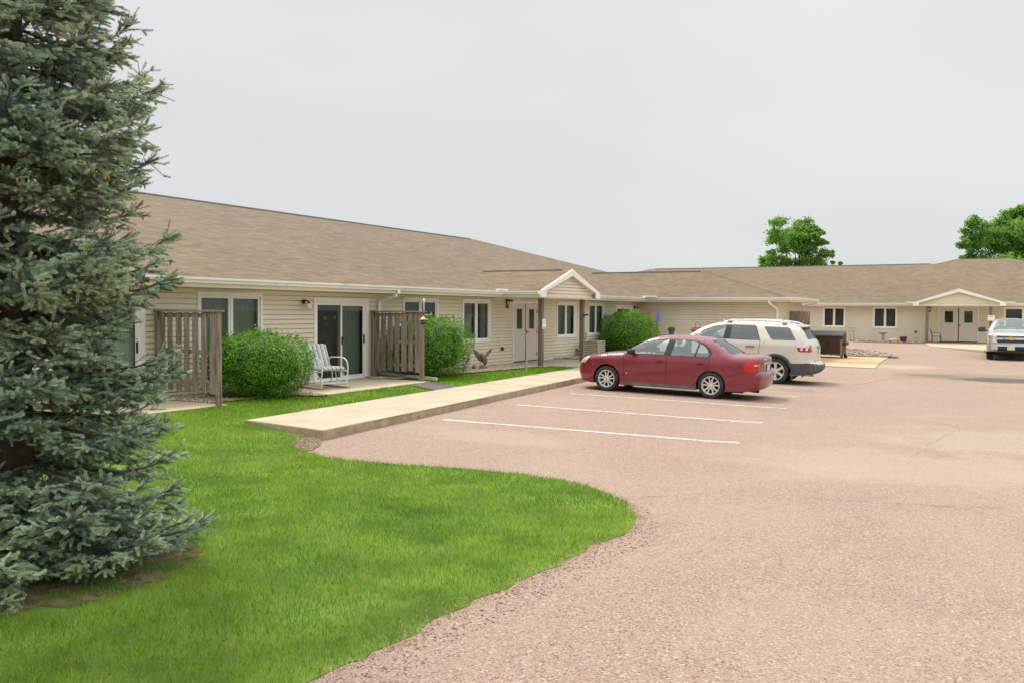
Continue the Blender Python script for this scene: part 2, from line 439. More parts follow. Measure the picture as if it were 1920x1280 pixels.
# dark mat of soil at the end of the downspout, patch of bare dirt at the kerb corner
SPLASH = [ground(*p).xy for p in ((772,724),(800,717),(826,720),(862,726),(820,734))]
sheet('soil_patch', [tuple(p) for p in SPLASH], lambda x, y: zg(x, y) + .03, .3, mat('wet_soil', (.12, .10, .085), .8, var=.2, scale=9))
DIRT = [ground(*p, zl).xy for p in ((524,797),(545,806),(575,814),(606,823),(600,836),(584,845),(566,846),(549,838),(548,824),(532,815),(526,806))]


# parking stripes
def stripe(pts, w):
    mb = MB(); P = [ground(*p, zl) for p in pts]; a, c = P[0], P[1]
    d = (c - a).normalized(); q = Vector((-d.y, d.x, 0)) * w / 2; k = 30; vs = []
    for i in range(k + 1):
        p = a.lerp(c, i / k); wob = .006 * noise.noise(p * 2)
        for s in (-1, 1):
            r_ = p + q * s * (1 + wob * 10); vs.append((r_.x, r_.y, zl(r_.x, r_.y) + .004))
    mb.add(vs, [(2*i, 2*i+1, 2*i+3, 2*i+2) for i in range(k)])
    o = mb.build('parking_stripe', M_PAINT); o['kind'] = 'structure'
stripe([(830,786),(1387,829.5)], .10)
stripe([(968,758.3),(1430,792)], .095)
stripe([(1069,737),(1475,765)], .08)
ya = ground(1430, 739, zl); yb = ground(1508, 744, zl)
def stripe_w(x0, x1, y, w=.08):
    mb = MB(); k = 20
    vs = []
    for i in range(k + 1):
        x = x0 + (x1 - x0) * i / k
        for s in (-1, 1): vs.append((x, y + s * w / 2 + .02 * x * 0, zl(x, y) + .004))
    mb.add(vs, [(2*i, 2*i+1, 2*i+3, 2*i+2) for i in range(k)]); mb.build('parking_stripe', M_PAINT)['kind'] = 'structure'
stripe_w(-10.0, -4.6, 23.9, .06); stripe_w(-10.3, -4.7, 26.6, .06); stripe_w(-10.6, -4.8, 29.6, .06)

def crack(pts, w0, seed):
    L_ = []
    P = [ground(*p, zl) for p in pts]
    for a, c in zip(P[:-1], P[1:]):
        n = max(2, int((c - a).length / .05))
        L_ += [a.lerp(c, i / n) for i in range(n)]
    vs = []
    for i, p in enumerate(L_):
        t = (L_[min(i+1, len(L_)-1)] - L_[max(0, i-1)]).normalized(); q = Vector((-t.y, t.x, 0))
        o_ = q * .05 * noise.fractal(Vector((p.x * 2, p.y * 2, seed)), 1, 2, 5); w = w0 * (.25 + 1.1 * abs(noise.noise(Vector((p.x * 3, p.y * 3, seed + 9)))))
        for s_ in (-1, 1):
            r_ = p + o_ + q * s_ * w; vs.append((r_.x, r_.y, zl(r_.x, r_.y) + .003))
    mb = MB(); mb.add(vs, [(2*i, 2*i+1, 2*i+3, 2*i+2) for i in range(len(L_) - 1)]); mb.build('pavement_crack', M_CRK)['kind'] = 'structure'
M_CRK = mat('crack_fill', (.10, .072, .06), .95, var=.3, scale=20)
crack([(1168,934),(1195,934),(1225,931),(1300,926),(1345,925),(1378,928),(1440,931),(1520,934),(1600,938),(1690,944),(1780,949),(1900,952)], .0042, 1)
crack([(1600,722),(1680,708),(1760,706),(1850,712)], .02, 2)
crack([(1700,858),(1790,806),(1900,810)], .004, 3)
# concrete pad under the dumpster with rust, rocks beyond it
def pad_mat():
    m = mat('pad_concrete', (.47, .385, .245), .85, var=.08, scale=.8, col2=(.52, .43, .29), bump=.2, bscale=120)
    nt = m.node_tree; N = nt.nodes; L = nt.links; b = N['Principled BSDF']
    src = b.inputs['Base Color'].links[0].from_socket
    tc = N.new('ShaderNodeTexCoord'); mp = N.new('ShaderNodeMapping'); mp.inputs['Scale'].default_value = (.3, 1.0, 1)
    L.new(tc.outputs['Object'], mp.inputs[0])
    nz = N.new('ShaderNodeTexNoise'); nz.inputs['Scale'].default_value = .9; nz.inputs['Detail'].default_value = 6; L.new(mp.outputs[0], nz.inputs[0])
    sx = N.new('ShaderNodeSeparateXYZ'); L.new(tc.outputs['Object'], sx.inputs[0])
    g = N.new('ShaderNodeMapRange'); g.inputs[1].default_value = 39.8; g.inputs[2].default_value = 41.3; L.new(sx.outputs[1], g.inputs[0])
    g2 = N.new('ShaderNodeMapRange'); g2.inputs[1].default_value = 43.2; g2.inputs[2].default_value = 45.5; g2.inputs[3].default_value = 1; g2.inputs[4].default_value = .2; L.new(sx.outputs[1], g2.inputs[0])
    gm = N.new('ShaderNodeMath'); gm.operation = 'MULTIPLY'; L.new(g.outputs[0], gm.inputs[0]); L.new(g2.outputs[0], gm.inputs[1]); g = gm
    mu = N.new('ShaderNodeMath'); mu.operation = 'MULTIPLY'; L.new(g.outputs[0], mu.inputs[0])
    r1 = N.new('ShaderNodeMapRange'); r1.inputs[1].default_value = .36; r1.inputs[2].default_value = .56; L.new(nz.outputs[0], r1.inputs[0]); L.new(r1.outputs[0], mu.inputs[1])
    mx = N.new('ShaderNodeMix'); mx.data_type = 'RGBA'; L.new(mu.outputs[0], mx.inputs[0]); L.new(src, mx.inputs[6]); mx.inputs[7].default_value = (.50, .26, .075, 1)
    L.new(mx.outputs[2], b.inputs['Base Color']); return m
sheet('dumpster_pad', [(-10.2, 38.6), (-4.42, 37.5), (-4.75, 42), (-4.96, 46.9), (-10.2, 47.2)], lambda x, y: zl(x, y) + .035, .7, pad_mat(), thick=.08)
RB = [ground(*p, zl).xy for p in ((1586,671),(1665,671),(1655,664),(1620,659),(1590,655))]
ROCKBED1 = [(-8.8, 46.9), (-6.3, 46.9), (-4.5, 46.95), (-5.1, 49.5), (-6.9, 52.3), (-8.8, 53.0)]
sheet('gravel_bed', ROCKBED1, lambda x, y: zl(x, y) + .05, .5, M_SOIL)
ROCKBED2 = [(-24, 61.8), (-8, 62.4), (-5.2, 62.1), (-4.35, 62.5), (-4.35, 64.6), (-24, 64.6)]
sheet('gravel_bed', ROCKBED2, lambda x, y: .17, 1.0, M_SOIL, thick=.1)
APRON = [(-4.4, 64.6), (-4.4, 61.2)] + [tuple(on_z(px, py, .15).xy) for px, py in ((1745, 650), (1790, 653), (1845, 656))] + [(6, 55.5), (9, 64.6)]
APRON = [(-4.4, 64.6), (-4.4, 62.2), tuple(on_z(1745, 649.5, .15).xy), tuple(on_z(1790, 652.5, .15).xy), tuple(on_z(1845, 656.5, .15).xy), (3.5, on_z(1880, 659, .15).y), (9, 56), (9, 64.6)]
slab('path', APRON, .155, M_CONC, .3)

# pebbles: loose landscape rock
def pebbles(name, poly, zf, dens, size, m, excl=()):
    P = np.array(poly); lo, hi = P.min(0), P.max(0); area = np.prod(hi - lo); n = int(area * dens)
    Q = lo + rng.random((n, 2)) * (hi - lo); Q = Q[pip(Q, poly)]
    for (cx, cy, rr_) in excl: Q = Q[(Q[:, 0] - cx) ** 2 + (Q[:, 1] - cy) ** 2 > rr_ ** 2]
    bm = bmesh.new(); bmesh.ops.create_icosphere(bm, subdivisions=1, radius=1.0)
    base = np.array([v.co[:] for v in bm.verts]); bf = np.array([[v.index for v in f.verts] for f in bm.faces]); bm.free()
    k = len(Q); s = size * (0.5 + rng.random((k, 1)) ** 2 * 1.1)
    A = rng.random(k) * 6.28; c, sn = np.cos(A), np.sin(A)
    B = base[None] * (1 + .28 * (rng.random((k, len(base), 1)) - .5))
    B = B * (s * np.array([[1.25, .9, .6]]))[:, None, :]
    X = B[..., 0] * c[:, None] - B[..., 1] * sn[:, None]; Y = B[..., 0] * sn[:, None] + B[..., 1] * c[:, None]
    Z0 = np.array([zf(*q) for q in Q])
    V = np.stack([X + Q[:, 0:1], Y + Q[:, 1:2], B[..., 2] + Z0[:, None] + s * .25], -1).reshape(-1, 3)
    F = (bf[None] + (np.arange(k) * len(base))[:, None, None]).reshape(-1, 3)
    return tag(mesh_np(name, V, F, m), kind='stuff')
def rock_island_mat():
    m = mat('pebble_stone', (.45, .36, .27), .85, var=.1, scale=30, bump=.3, bscale=90)
    nt = m.node_tree; N = nt.nodes; L = nt.links; b = N['Principled BSDF']
    g = N.new('ShaderNodeNewGeometry'); rp = N.new('ShaderNodeValToRGB'); L.new(g.outputs['Random Per Island'], rp.inputs[0]); cr = rp.color_ramp
    cr.elements[0].color = (.16, .12, .085, 1); cr.elements[1].color = (.52, .46, .37, 1)
    e = cr.elements.new(.35); e.color = (.31, .235, .155, 1); e = cr.elements.new(.65); e.color = (.41, .32, .225, 1)
    L.new(rp.outputs[0], b.inputs['Base Color']); return m
M_PEB = rock_island_mat()
bedz = lambda x, y: zg(x, y) + .035
RAMP = M_PEB.node_tree.nodes['Principled BSDF'].inputs['Base Color'].links[0].from_node.name
M_PEB2 = M_PEB.copy(); M_PEB2.name = 'pale_pebble'
for e_ in M_PEB2.node_tree.nodes[RAMP].color_ramp.elements: e_.color = (e_.color[0] * 1.3, e_.color[1] * 1.3, e_.color[2] * 1.3, 1)
pebbles('gravel', BED1, bedz, 900, .019, M_PEB2); pebbles('gravel', BED2, bedz, 900, .019, M_PEB2)
pebbles('gravel', BED3, bedz, 220, .035, M_PEB)
pebbles('gravel', ROCKBED1, lambda x, y: zl(x, y) + .05, 70, .055, M_PEB)
pebbles('gravel', ROCKBED2, lambda x, y: .17, 40, .055, M_PEB)
pebbles('crumbs', [tuple(q) for q in DIRT], lambda x, y: max(zl(x, y), zg(x, y)) + .004, 2600, .011, mat('dirt_clod', (.33, .25, .17), .95, var=.3, scale=20))
# loose chips and crumbs along the lawn edge
edge_w = [tuple(p) for p in front[2:40]]
crumb = []
for (x, y) in edge_w: crumb.append((x, y))
strip_ = [(x + .02, y - .01) for x, y in crumb] + [(x + .34, y - .26) for x, y in crumb[::-1]]
pebbles('crumbs', strip_, lambda x, y: zl(x, y) + .0, 650, .006, mat('dark_chip', (.22, .165, .14), .9, var=.35, scale=20))

# ---------------------------------------------------------------- grass blades

def blade_mat():
    m = bpy.data.materials.new('grass_blade'); m.use_nodes = True
    nt = m.node_tree; N = nt.nodes; L = nt.links; b = N['Principled BSDF']; b.inputs['Roughness'].default_value = .7; b.inputs['Specular IOR Level'].default_value = .12
    g = N.new('ShaderNodeNewGeometry'); rp = N.new('ShaderNodeValToRGB'); L.new(g.outputs['Random Per Island'], rp.inputs[0]); cr = rp.color_ramp
    cr.elements[0].color = (.085, .22, .006, 1); cr.elements[1].color = (.52, .48, .20, 1)
    for p, c in ((.3, (.16, .36, .005)), (.6, (.245, .45, .008)), (.82, (.37, .54, .018)), (.93, (.50, .56, .08))):
        e = cr.elements.new(p); e.color = (*c, 1)
    tc = N.new('ShaderNodeTexCoord'); nz = N.new('ShaderNodeTexNoise'); nz.inputs['Scale'].default_value = .75; nz.inputs['Detail'].default_value = 5; nz.inputs['Distortion'].default_value = .5
    L.new(tc.outputs['Object'], nz.inputs[0])
    r2 = N.new('ShaderNodeValToRGB'); L.new(nz.outputs[0], r2.inputs[0]); c2 = r2.color_ramp
    c2.elements[0].position = .34; c2.elements[0].color = (.48, .70, .55, 1); c2.elements[1].position = .66; c2.elements[1].color = (1.12, 1.02, .95, 1)
    mx = N.new('ShaderNodeMix'); mx.data_type = 'RGBA'; mx.blend_type = 'MULTIPLY'; mx.inputs[0].default_value = 1
    L.new(rp.outputs[0], mx.inputs[6]); L.new(r2.outputs[0], mx.inputs[7])
    L.new(mx.outputs[2], b.inputs['Base Color'])
    tr = N.new('ShaderNodeBsdfTranslucent'); L.new(mx.outputs[2], tr.inputs[0]); ms = N.new('ShaderNodeMixShader'); ms.inputs[0].default_value = .35
    L.new(b.outputs[0], ms.inputs[1]); L.new(tr.outputs[0], ms.inputs[2]); L.new(ms.outputs[0], N['Material Output'].inputs['Surface'])
    return m
M_BLADE = blade_mat()
EXCL = [PATIO1, PATIO2, BED1, BED2, PORCH, WALK, BED3, [tuple(p) for p in SPLASH]]
def blades(name, box, dens, h, w, keep=None, m=M_BLADE, poly=LAWN, excl=EXCL, lean=.45):
    (x0, x1, y0, y1) = box; n = int((x1 - x0) * (y1 - y0) * dens)
    Q = np.stack([x0 + rng.random(n) * (x1 - x0), y0 + rng.random(n) * (y1 - y0)], 1)
    Q = Q[pip(Q + rng.normal(0, .035, Q.shape), poly)]
    for e in excl: Q = Q[~pip(Q, e)]
    if keep is not None: Q = Q[keep(Q)]
    k = len(Q)
    if k == 0: return None
    Z = np.array([zg(*q) for q in Q]) if poly is LAWN else np.array([zl(*q) for q in Q])
    H = h * (.55 + .9 * rng.random(k)); W = w * (.7 + .6 * rng.random(k)); a = rng.random(k) * 6.283
    wd = np.stack([np.cos(a), np.sin(a)], 1); ln = rng.normal(0, lean, (k, 2))
    base = np.concatenate([Q, (Z - .01)[:, None]], 1)
    def at(t, s, wf):
        off = ln * (t ** 1.8)[:, None] * H[:, None] if np.ndim(t) else ln * t ** 1.8 * H[:, None]
        p = base.copy(); p[:, :2] += off + wd * (s * wf * W)[:, None]; p[:, 2] += H * t; return p
    v = [at(0, -.5, 1), at(0, .5, 1), at(.55, -.5, .8), at(.55, .5, .8), at(1, 0, 0)]
    V = np.stack(v, 1).reshape(-1, 3); o = (np.arange(k) * 5)[:, None]
    F = np.concatenate([o + [0, 1, 3], o + [0, 3, 2], o + [2, 3, 4]], 0)
    return tag(mesh_np(name, V, F, m), kind='stuff')
def keep_tree(Q):
    d = np.sqrt(((Q - np.array(SPRUCE)) ** 2).sum(1))
    return rng.random(len(Q)) < np.clip((d - .95) / .8, 0.22, 1)
if 1: blades('grass', (-9.6, -2.9, 1.5, 8.2), 4200, .052, .0031, keep_tree)
if 1: blades('grass', (-13.4, -2.9, 8.2, 13.0), 2700, .052, .0042, keep_tree)
if 1: blades('grass', (-13.4, -11.0, 13.0, 30.0), 900, .06, .008)
if 1: blades('grass', (-18, -9.6, 1.5, 8.2), 500, .06, .008, keep_tree)
# weeds in the long crack
for wx, wy in ((1690,944),(1775,949),(1752,948)):
    c_ = ground(wx, wy, zl); a_ = [(c_.x + .06 * math.cos(t), c_.y + .05 * math.sin(t)) for t in np.linspace(0, 6, 8)]
    blades('weeds', (c_.x - .06, c_.x + .06, c_.y - .05, c_.y + .05), 3500, .028, .005, poly=a_, excl=(), lean=.9)
# dry fringe where the lawn meets the driveway
fr = [(x, y) for x, y in (tuple(p) for p in front[:44])]
fringe = [(x - .10, y + .07) for x, y in fr] + [(x + .09, y - .06) for x, y in fr[::-1]]
M_STRAW = mat('dry_grass', (.42, .33, .14), .8, var=.3, scale=15, col2=(.50, .42, .22))
P_ = np.array(fringe)
if 1: blades('dry_grass', (P_[:, 0].min(), P_[:, 0].max(), P_[:, 1].min(), P_[:, 1].max()), 3200, .024, .005, m=M_STRAW, poly=fringe, excl=(), lean=1.1)
# ---------------------------------------------------------------- building materials
M_SIDE = mat('vinyl_siding', (.755, .69, .545), .5, var=.035, scale=.7, col2=(.79, .725, .58), dirt=((.66, .59, .46), 1.7, .60, .25))
M_TRIM = mat('white_trim', (.90, .885, .85), .45, var=.03, scale=3, dirt=((.60, .57, .52), 6, .66, .15))
M_GUT = mat('gutter_white', (.89, .885, .86), .35, var=.04, scale=1.5, dirt=((.52, .50, .45), 4, .62, .2))
M_DARK = mat('dark_room', (.018, .018, .017), .9, var=.3)
M_DOOR = mat('door_paint', (.68, .63, .58), .45, var=.025, scale=2, dirt=((.50, .45, .41), 3, .64, .2))
M_IRON = mat('dark_iron', (.035, .028, .024), .5, var=.3, scale=30)
M_GLOBE = mat('frosted_glass', (.72, .68, .58), .3, var=.05)
M_GLASS = glass_mat('window_glass', (.62, .68, .66), .05)
M_BLIND = mat('blind_fabric', (.30, .34, .29), .8, var=.1, scale=5)
M_BLINDD = mat('screen_mesh', (.09, .088, .08), .85, var=.1, scale=5)
M_CURT = mat('pale_curtain', (.72, .80, .70), .8, var=.1, scale=4)
M_FOUND = mat('foundation', (.30, .27, .22), .9, var=.1, scale=3)
M_POST = mat('weathered_post', (.17, .125, .10), .85, var=.3, scale=4, stretch=(8, 8, .7), col2=(.215, .165, .135), bump=.5, bscale=20)
M_VENT = mat('ridge_vent', (.06, .052, .05), .9, var=.2)

def roof_mat():
    m = bpy.data.materials.new('asphalt_shingles'); m.use_nodes = True
    nt = m.node_tree; N = nt.nodes; L = nt.links; b = N['Principled BSDF']; b.inputs['Roughness'].default_value = .92; b.inputs['Specular IOR Level'].default_value = .25
    tc = N.new('ShaderNodeTexCoord'); sx = N.new('ShaderNodeSeparateXYZ'); L.new(tc.outputs['Object'], sx.inputs[0])
    def math_(op, a, c=None, d=None):
        n = N.new('ShaderNodeMath'); n.operation = op
        for i, q in enumerate((a, c, d)):
            if q is None: continue
            if isinstance(q, (int, float)): n.inputs[i].default_value = q
            else: L.new(q, n.inputs[i])
        return n.outputs[0]
    ang = N.new('ShaderNodeNewGeometry'); sn = N.new('ShaderNodeSeparateXYZ'); L.new(ang.outputs['True Normal'], sn.inputs[0])
    # along-eave coordinate: y on slopes that face x, x on slopes that face y
    ax = math_('GREATER_THAN', math_('ABSOLUTE', sn.outputs[0]), math_('ABSOLUTE', sn.outputs[1]))
    al = math_('ADD', math_('MULTIPLY', ax, sx.outputs[1]), math_('MULTIPLY', math_('SUBTRACT', 1.0, ax), sx.outputs[0]))
    row = math_('DIVIDE', sx.outputs[2], .0405); ri = math_('FLOOR', row); rf = math_('FRACT', row)
    tab = math_('ADD', math_('DIVIDE', al, .31), math_('MULTIPLY', ri, .437)); ti = math_('FLOOR', tab); tf = math_('FRACT', tab)
    cb = N.new('ShaderNodeCombineXYZ'); L.new(ti, cb.inputs[0]); L.new(ri, cb.inputs[1])
    wn = N.new('ShaderNodeTexWhiteNoise'); wn.noise_dimensions = '2D'; L.new(cb.outputs[0], wn.inputs['Vector'])
    c2 = N.new('ShaderNodeCombineXYZ'); L.new(math_('MULTIPLY', al, .9), c2.inputs[0]); L.new(math_('MULTIPLY', sx.outputs[2], 16), c2.inputs[1])
    n1 = N.new('ShaderNodeTexNoise'); n1.inputs['Scale'].default_value = 1.0; n1.inputs['Detail'].default_value = 5; L.new(c2.outputs[0], n1.inputs[0])
    c3 = N.new('ShaderNodeCombineXYZ'); L.new(math_('MULTIPLY', al, 2.4), c3.inputs[0]); L.new(ri, c3.inputs[1])
    n2 = N.new('ShaderNodeTexNoise'); n2.inputs['Scale'].default_value = 1.0; n2.inputs['Detail'].default_value = 3; L.new(c3.outputs[0], n2.inputs[0])
    n3 = N.new('ShaderNodeTexNoise'); n3.inputs['Scale'].default_value = .22; n3.inputs['Detail'].default_value = 4; L.new(tc.outputs['Object'], n3.inputs[0])
    v = math_('ADD', math_('MULTIPLY', wn.outputs['Value'], .30), math_('ADD', math_('MULTIPLY', n1.outputs[0], .6), math_('MULTIPLY', n2.outputs[0], .42)))
    v = math_('ADD', v, math_('MULTIPLY', n3.outputs[0], .35))
    mr = N.new('ShaderNodeMapRange'); mr.inputs[1].default_value = .52; mr.inputs[2].default_value = 1.17; L.new(v, mr.inputs[0])
    rp = N.new('ShaderNodeValToRGB'); L.new(mr.outputs[0], rp.inputs[0]); cr = rp.color_ramp
    cr.elements[0].color = (.155, .113, .074, 1); cr.elements[1].color = (.282, .216, .148, 1)
    e = cr.elements.new(.5); e.color = (.220, .165, .110, 1)
    # butt edges of the courses and slots between the tabs
    sh = N.new('ShaderNodeMapRange'); sh.inputs[1].default_value = 0; sh.inputs[2].default_value = .24; sh.inputs[3].default_value = .30; sh.inputs[4].default_value = 1; L.new(rf, sh.inputs[0])
    sl = N.new('ShaderNodeMapRange'); sl.inputs[1].default_value = 0; sl.inputs[2].default_value = .05; sl.inputs[3].default_value = .7; sl.inputs[4].default_value = 1; L.new(tf, sl.inputs[0])
    mm = math_('MULTIPLY', sh.outputs[0], sl.outputs[0])
    vm = N.new('ShaderNodeVectorMath'); vm.operation = 'SCALE'; L.new(rp.outputs[0], vm.inputs[0]); L.new(mm, vm.inputs['Scale'])
    L.new(vm.outputs[0], b.inputs['Base Color'])
    bp = N.new('ShaderNodeBump'); bp.inputs['Strength'].default_value = .6; bp.inputs['Distance'].default_value = .008; L.new(rf, bp.inputs['Height']); L.new(bp.outputs[0], b.inputs['Normal'])
    return m
M_ROOF = roof_mat()

SLOT = .018
def siding(mb, fn, u0, u1, z0, z1, openings=(), h=.1135, clip=None, mi=0):
    """lap siding with real overlapping courses. fn(u, d, z) -> world, d = distance out of the wall"""
    z = z0; k = 0
    while z < z1 - 1e-4:
        zt = min(z + h, z1)
        bands = sorted({z, zt, *[q for o in openings for q in (o[2], o[3]) if z < q < zt]})
        for a, c in zip(bands[:-1], bands[1:]):
            mid = (a + c) / 2; segs = [(u0, u1)]
            if clip:
                segs = [clip(mid)]
                if segs[0][1] - segs[0][0] < .02: continue
            for o in openings:
                if o[2] < mid < o[3]:
                    ns = []
                    for s, t in segs:
                        if o[1] <= s or o[0] >= t: ns.append((s, t)); continue
                        if o[0] > s: ns.append((s, o[0]))
                        if o[1] < t: ns.append((o[1], t))
                    segs = ns
            da = (.024) - .017 * (a - z) / h
            last = c > zt - 1e-6 and zt < z1 - 1e-4; cc = c - SLOT if last else c
            dc = (.024) - .017 * (cc - z) / h
            for s, t in segs:
                mb.add([fn(s, da, a), fn(t, da, a), fn(t, dc, cc), fn(s, dc, cc)], [(0, 1, 2, 3)], mi)
                if a == z: mb.add([fn(s, -.022, a), fn(t, -.022, a), fn(t, da, a), fn(s, da, a)], [(0, 1, 2, 3)], mi)
                if last:   # the open lap under the next course
                    mb.add([fn(s, dc, cc), fn(t, dc, cc), fn(t, -.022, cc), fn(s, -.022, cc)], [(0, 1, 2, 3)], mi)
                    mb.add([fn(s, -.022, cc), fn(t, -.022, cc), fn(t, -.022, c), fn(s, -.022, c)], [(0, 1, 2, 3)], mi)
        z = zt; k += 1
def fr(fn):
    """Matrix whose columns follow fn's u, d(out), z axes"""
    o = Vector(fn(0, 0, 0)); u = Vector(fn(1, 0, 0)) - o; d = Vector(fn(0, 1, 0)) - o; w = Vector(fn(0, 0, 1)) - o
    return Matrix(((u.x, d.x, w.x, o.x), (u.y, d.y, w.y, o.y), (u.z, d.z, w.z, o.z), (0, 0, 0, 1)))
def ring(mb, u0, u1, z0, z1, w, d0, d1, M, mi=0, wb=None, r=.004):
    """rectangular frame, pieces butted end to end"""
    wb = w if wb is None else wb
    mb.bevbox((u0, d0, z0), (u0 + w, d1, z1), r, mi, M, 1); mb.bevbox((u1 - w, d0, z0), (u1, d1, z1), r, mi, M, 1)
    mb.bevbox((u0 + w, d0, z1 - w), (u1 - w, d1, z1), r, mi, M, 1)
    if wb: mb.bevbox((u0 + w, d0, z0), (u1 - w, d1, z0 + wb), r, mi, M, 1)
def room(mb, u0, u1, z0, z1, depth, M, mi):
    vs = [(u0,-.02,z0),(u1,-.02,z0),(u1,-.02,z1),(u0,-.02,z1),(u0,-depth,z0),(u1,-depth,z0),(u1,-depth,z1),(u0,-depth,z1)]
    mb.add([M @ Vector(p) for p in vs], [(4,5,6,7),(0,1,5,4),(1,2,6,5),(2,3,7,6),(3,0,4,7)], mi)
def slats(mb, u0, u1, z0, z1, d, M, w=.085, mi=0, ang=.35):
    u = u0
    while u < u1 - .01:
        a = ang + .12 * math.sin(u * 37)
        c_, s_ = math.cos(a) * w / 2, math.sin(a) * w / 2; uc = u + w * .42
        mb.add([M @ Vector(p) for p in ((uc-c_, d-s_, z0), (uc+c_, d+s_, z0), (uc+c_, d+s_, z1), (uc-c_, d-s_, z1))], [(0,1,2,3)], mi); u += w * .84
def window(parent, fn, u0, u1, z0, z1, blind='dark', label=None, sill=False):
    """white casement pair: outer trim, two sashes, glass, blind"""
    M = fr(fn); mb = MB()
    ring(mb, u0, u1, z0, z1, .075, -.01, .045, M, 0, .085)
    mb.bevbox((u0 - .012, -.01, z1), (u1 + .012, .055, z1 + .018), .003, 0, M, 1)
    a0, a1, b0, b1 = u0 + .075, u1 - .075, z0 + .085, z1 - .075
    mid = (a0 + a1) / 2
    mb.bevbox((mid - .022, -.03, b0), (mid + .022, .028, b1), .003, 0, M, 1)
    room(mb, a0, a1, b0, b1, .7, M, 1)
    o = mb.build('window', [M_TRIM, M_DARK], parent)
    if label: o['label'] = label
    for s0, s1 in ((a0, mid - .022), (mid + .022, a1)):
        sb = MB(); ring(sb, s0, s1, b0, b1, .05, -.035, .014, M, 0, .055); sb.build('sash', M_TRIM, o)
        g = MB(); g.add([M @ Vector(p) for p in ((s0+.045, -.012, b0+.05), (s1-.045, -.012, b0+.05), (s1-.045, -.012, b1-.045), (s0+.045, -.012, b1-.045))], [(0,1,2,3)])
        g.build('pane', M_GLASS, o)
    cb = MB()
    if blind == 'dark':
        slats(cb, a0, a1, b0, b1, -.16, M, .09); cb.build('blind', M_BLINDD, o)
    elif blind == 'half':
        slats(cb, a0, a0 + (a1 - a0) * .45, b0, b1, -.16, M, .09, ang=.9); cb.build('blind', M_BLIND, o); cb = MB(); slats(cb, a1 - .22, a1, b0, b1, -.16, M, .07, ang=1.1); cb.build('blind', M_BLIND, o)
    elif blind == 'pale':
        slats(cb, a0, a1, b0, b1, -.16, M, .09); cb.build('blind', M_CURT, o)
    else:
        slats(cb, a0, a1, b0, b1, -.16, M, .09); cb.build('blind', M_BLIND, o)
    return o
def sliding_door(parent, fn, u0, u1, z0, z1, left='dark', right='green'):
    M = fr(fn); mb = MB()
    ring(mb, u0, u1, z0, z1, .10, -.01, .045, M, 0, 0)
    a0, a1, b0, b1 = u0 + .10, u1 - .10, z0 + .02, z1 - .10
    mb.bevbox((a0, -.03, z0), (a1, .05, z0 + .03), .004, 0, M, 1)
    ring(mb, a0, a1, z0 + .03, b1, .05, -.05, .012, M, 0, 0)
    room(mb, a0, a1, b0, b1, .9, M, 1)
    o = mb.build('sliding_door', [M_TRIM, M_DARK], parent)
    mid = (a0 + a1) / 2
    for k, (s0, s1, dd) in enumerate(((a0 + .05, mid + .03, -.028), (mid - .03, a1 - .05, .0))):
        sb = MB(); ring(sb, s0, s1, z0 + .03, b1 - .05, .06 if k else .045, dd - .018, dd + .006, M, 0, .09 if k else .05); sb.build('sash', M_TRIM, o)
        g = MB(); g.add([M @ Vector(p) for p in ((s0+.04, dd-.006, z0+.09), (s1-.04, dd-.006, z0+.09), (s1-.04, dd-.006, b1-.09), (s0+.04, dd-.006, b1-.09))], [(0,1,2,3)])
        g.build('pane', M_GLASS, o)
    hb = MB()
    hb.bevbox((mid - .012, .01, 1.12), (mid + .018, .04, 1.32), .006, 0, M); hb.build('handle', M_IRON, o); hb = MB(); hb.bevbox((a1 - .105, .01, 1.14), (a1 - .075, .045, 1.36), .006, 0, M)
    hb.build('handle', M_IRON, o)
    cb = MB(); slats(cb, a0, mid, b0, b1, -.2, M, .09); cb.build('blind', M_BLINDD if left == 'dark' else M_CURT, o)
    cb = MB(); slats(cb, mid, a1, b0, b1, -.2, M, .09); cb.build('blind', M_BLIND if right == 'green' else M_CURT, o)
    return o
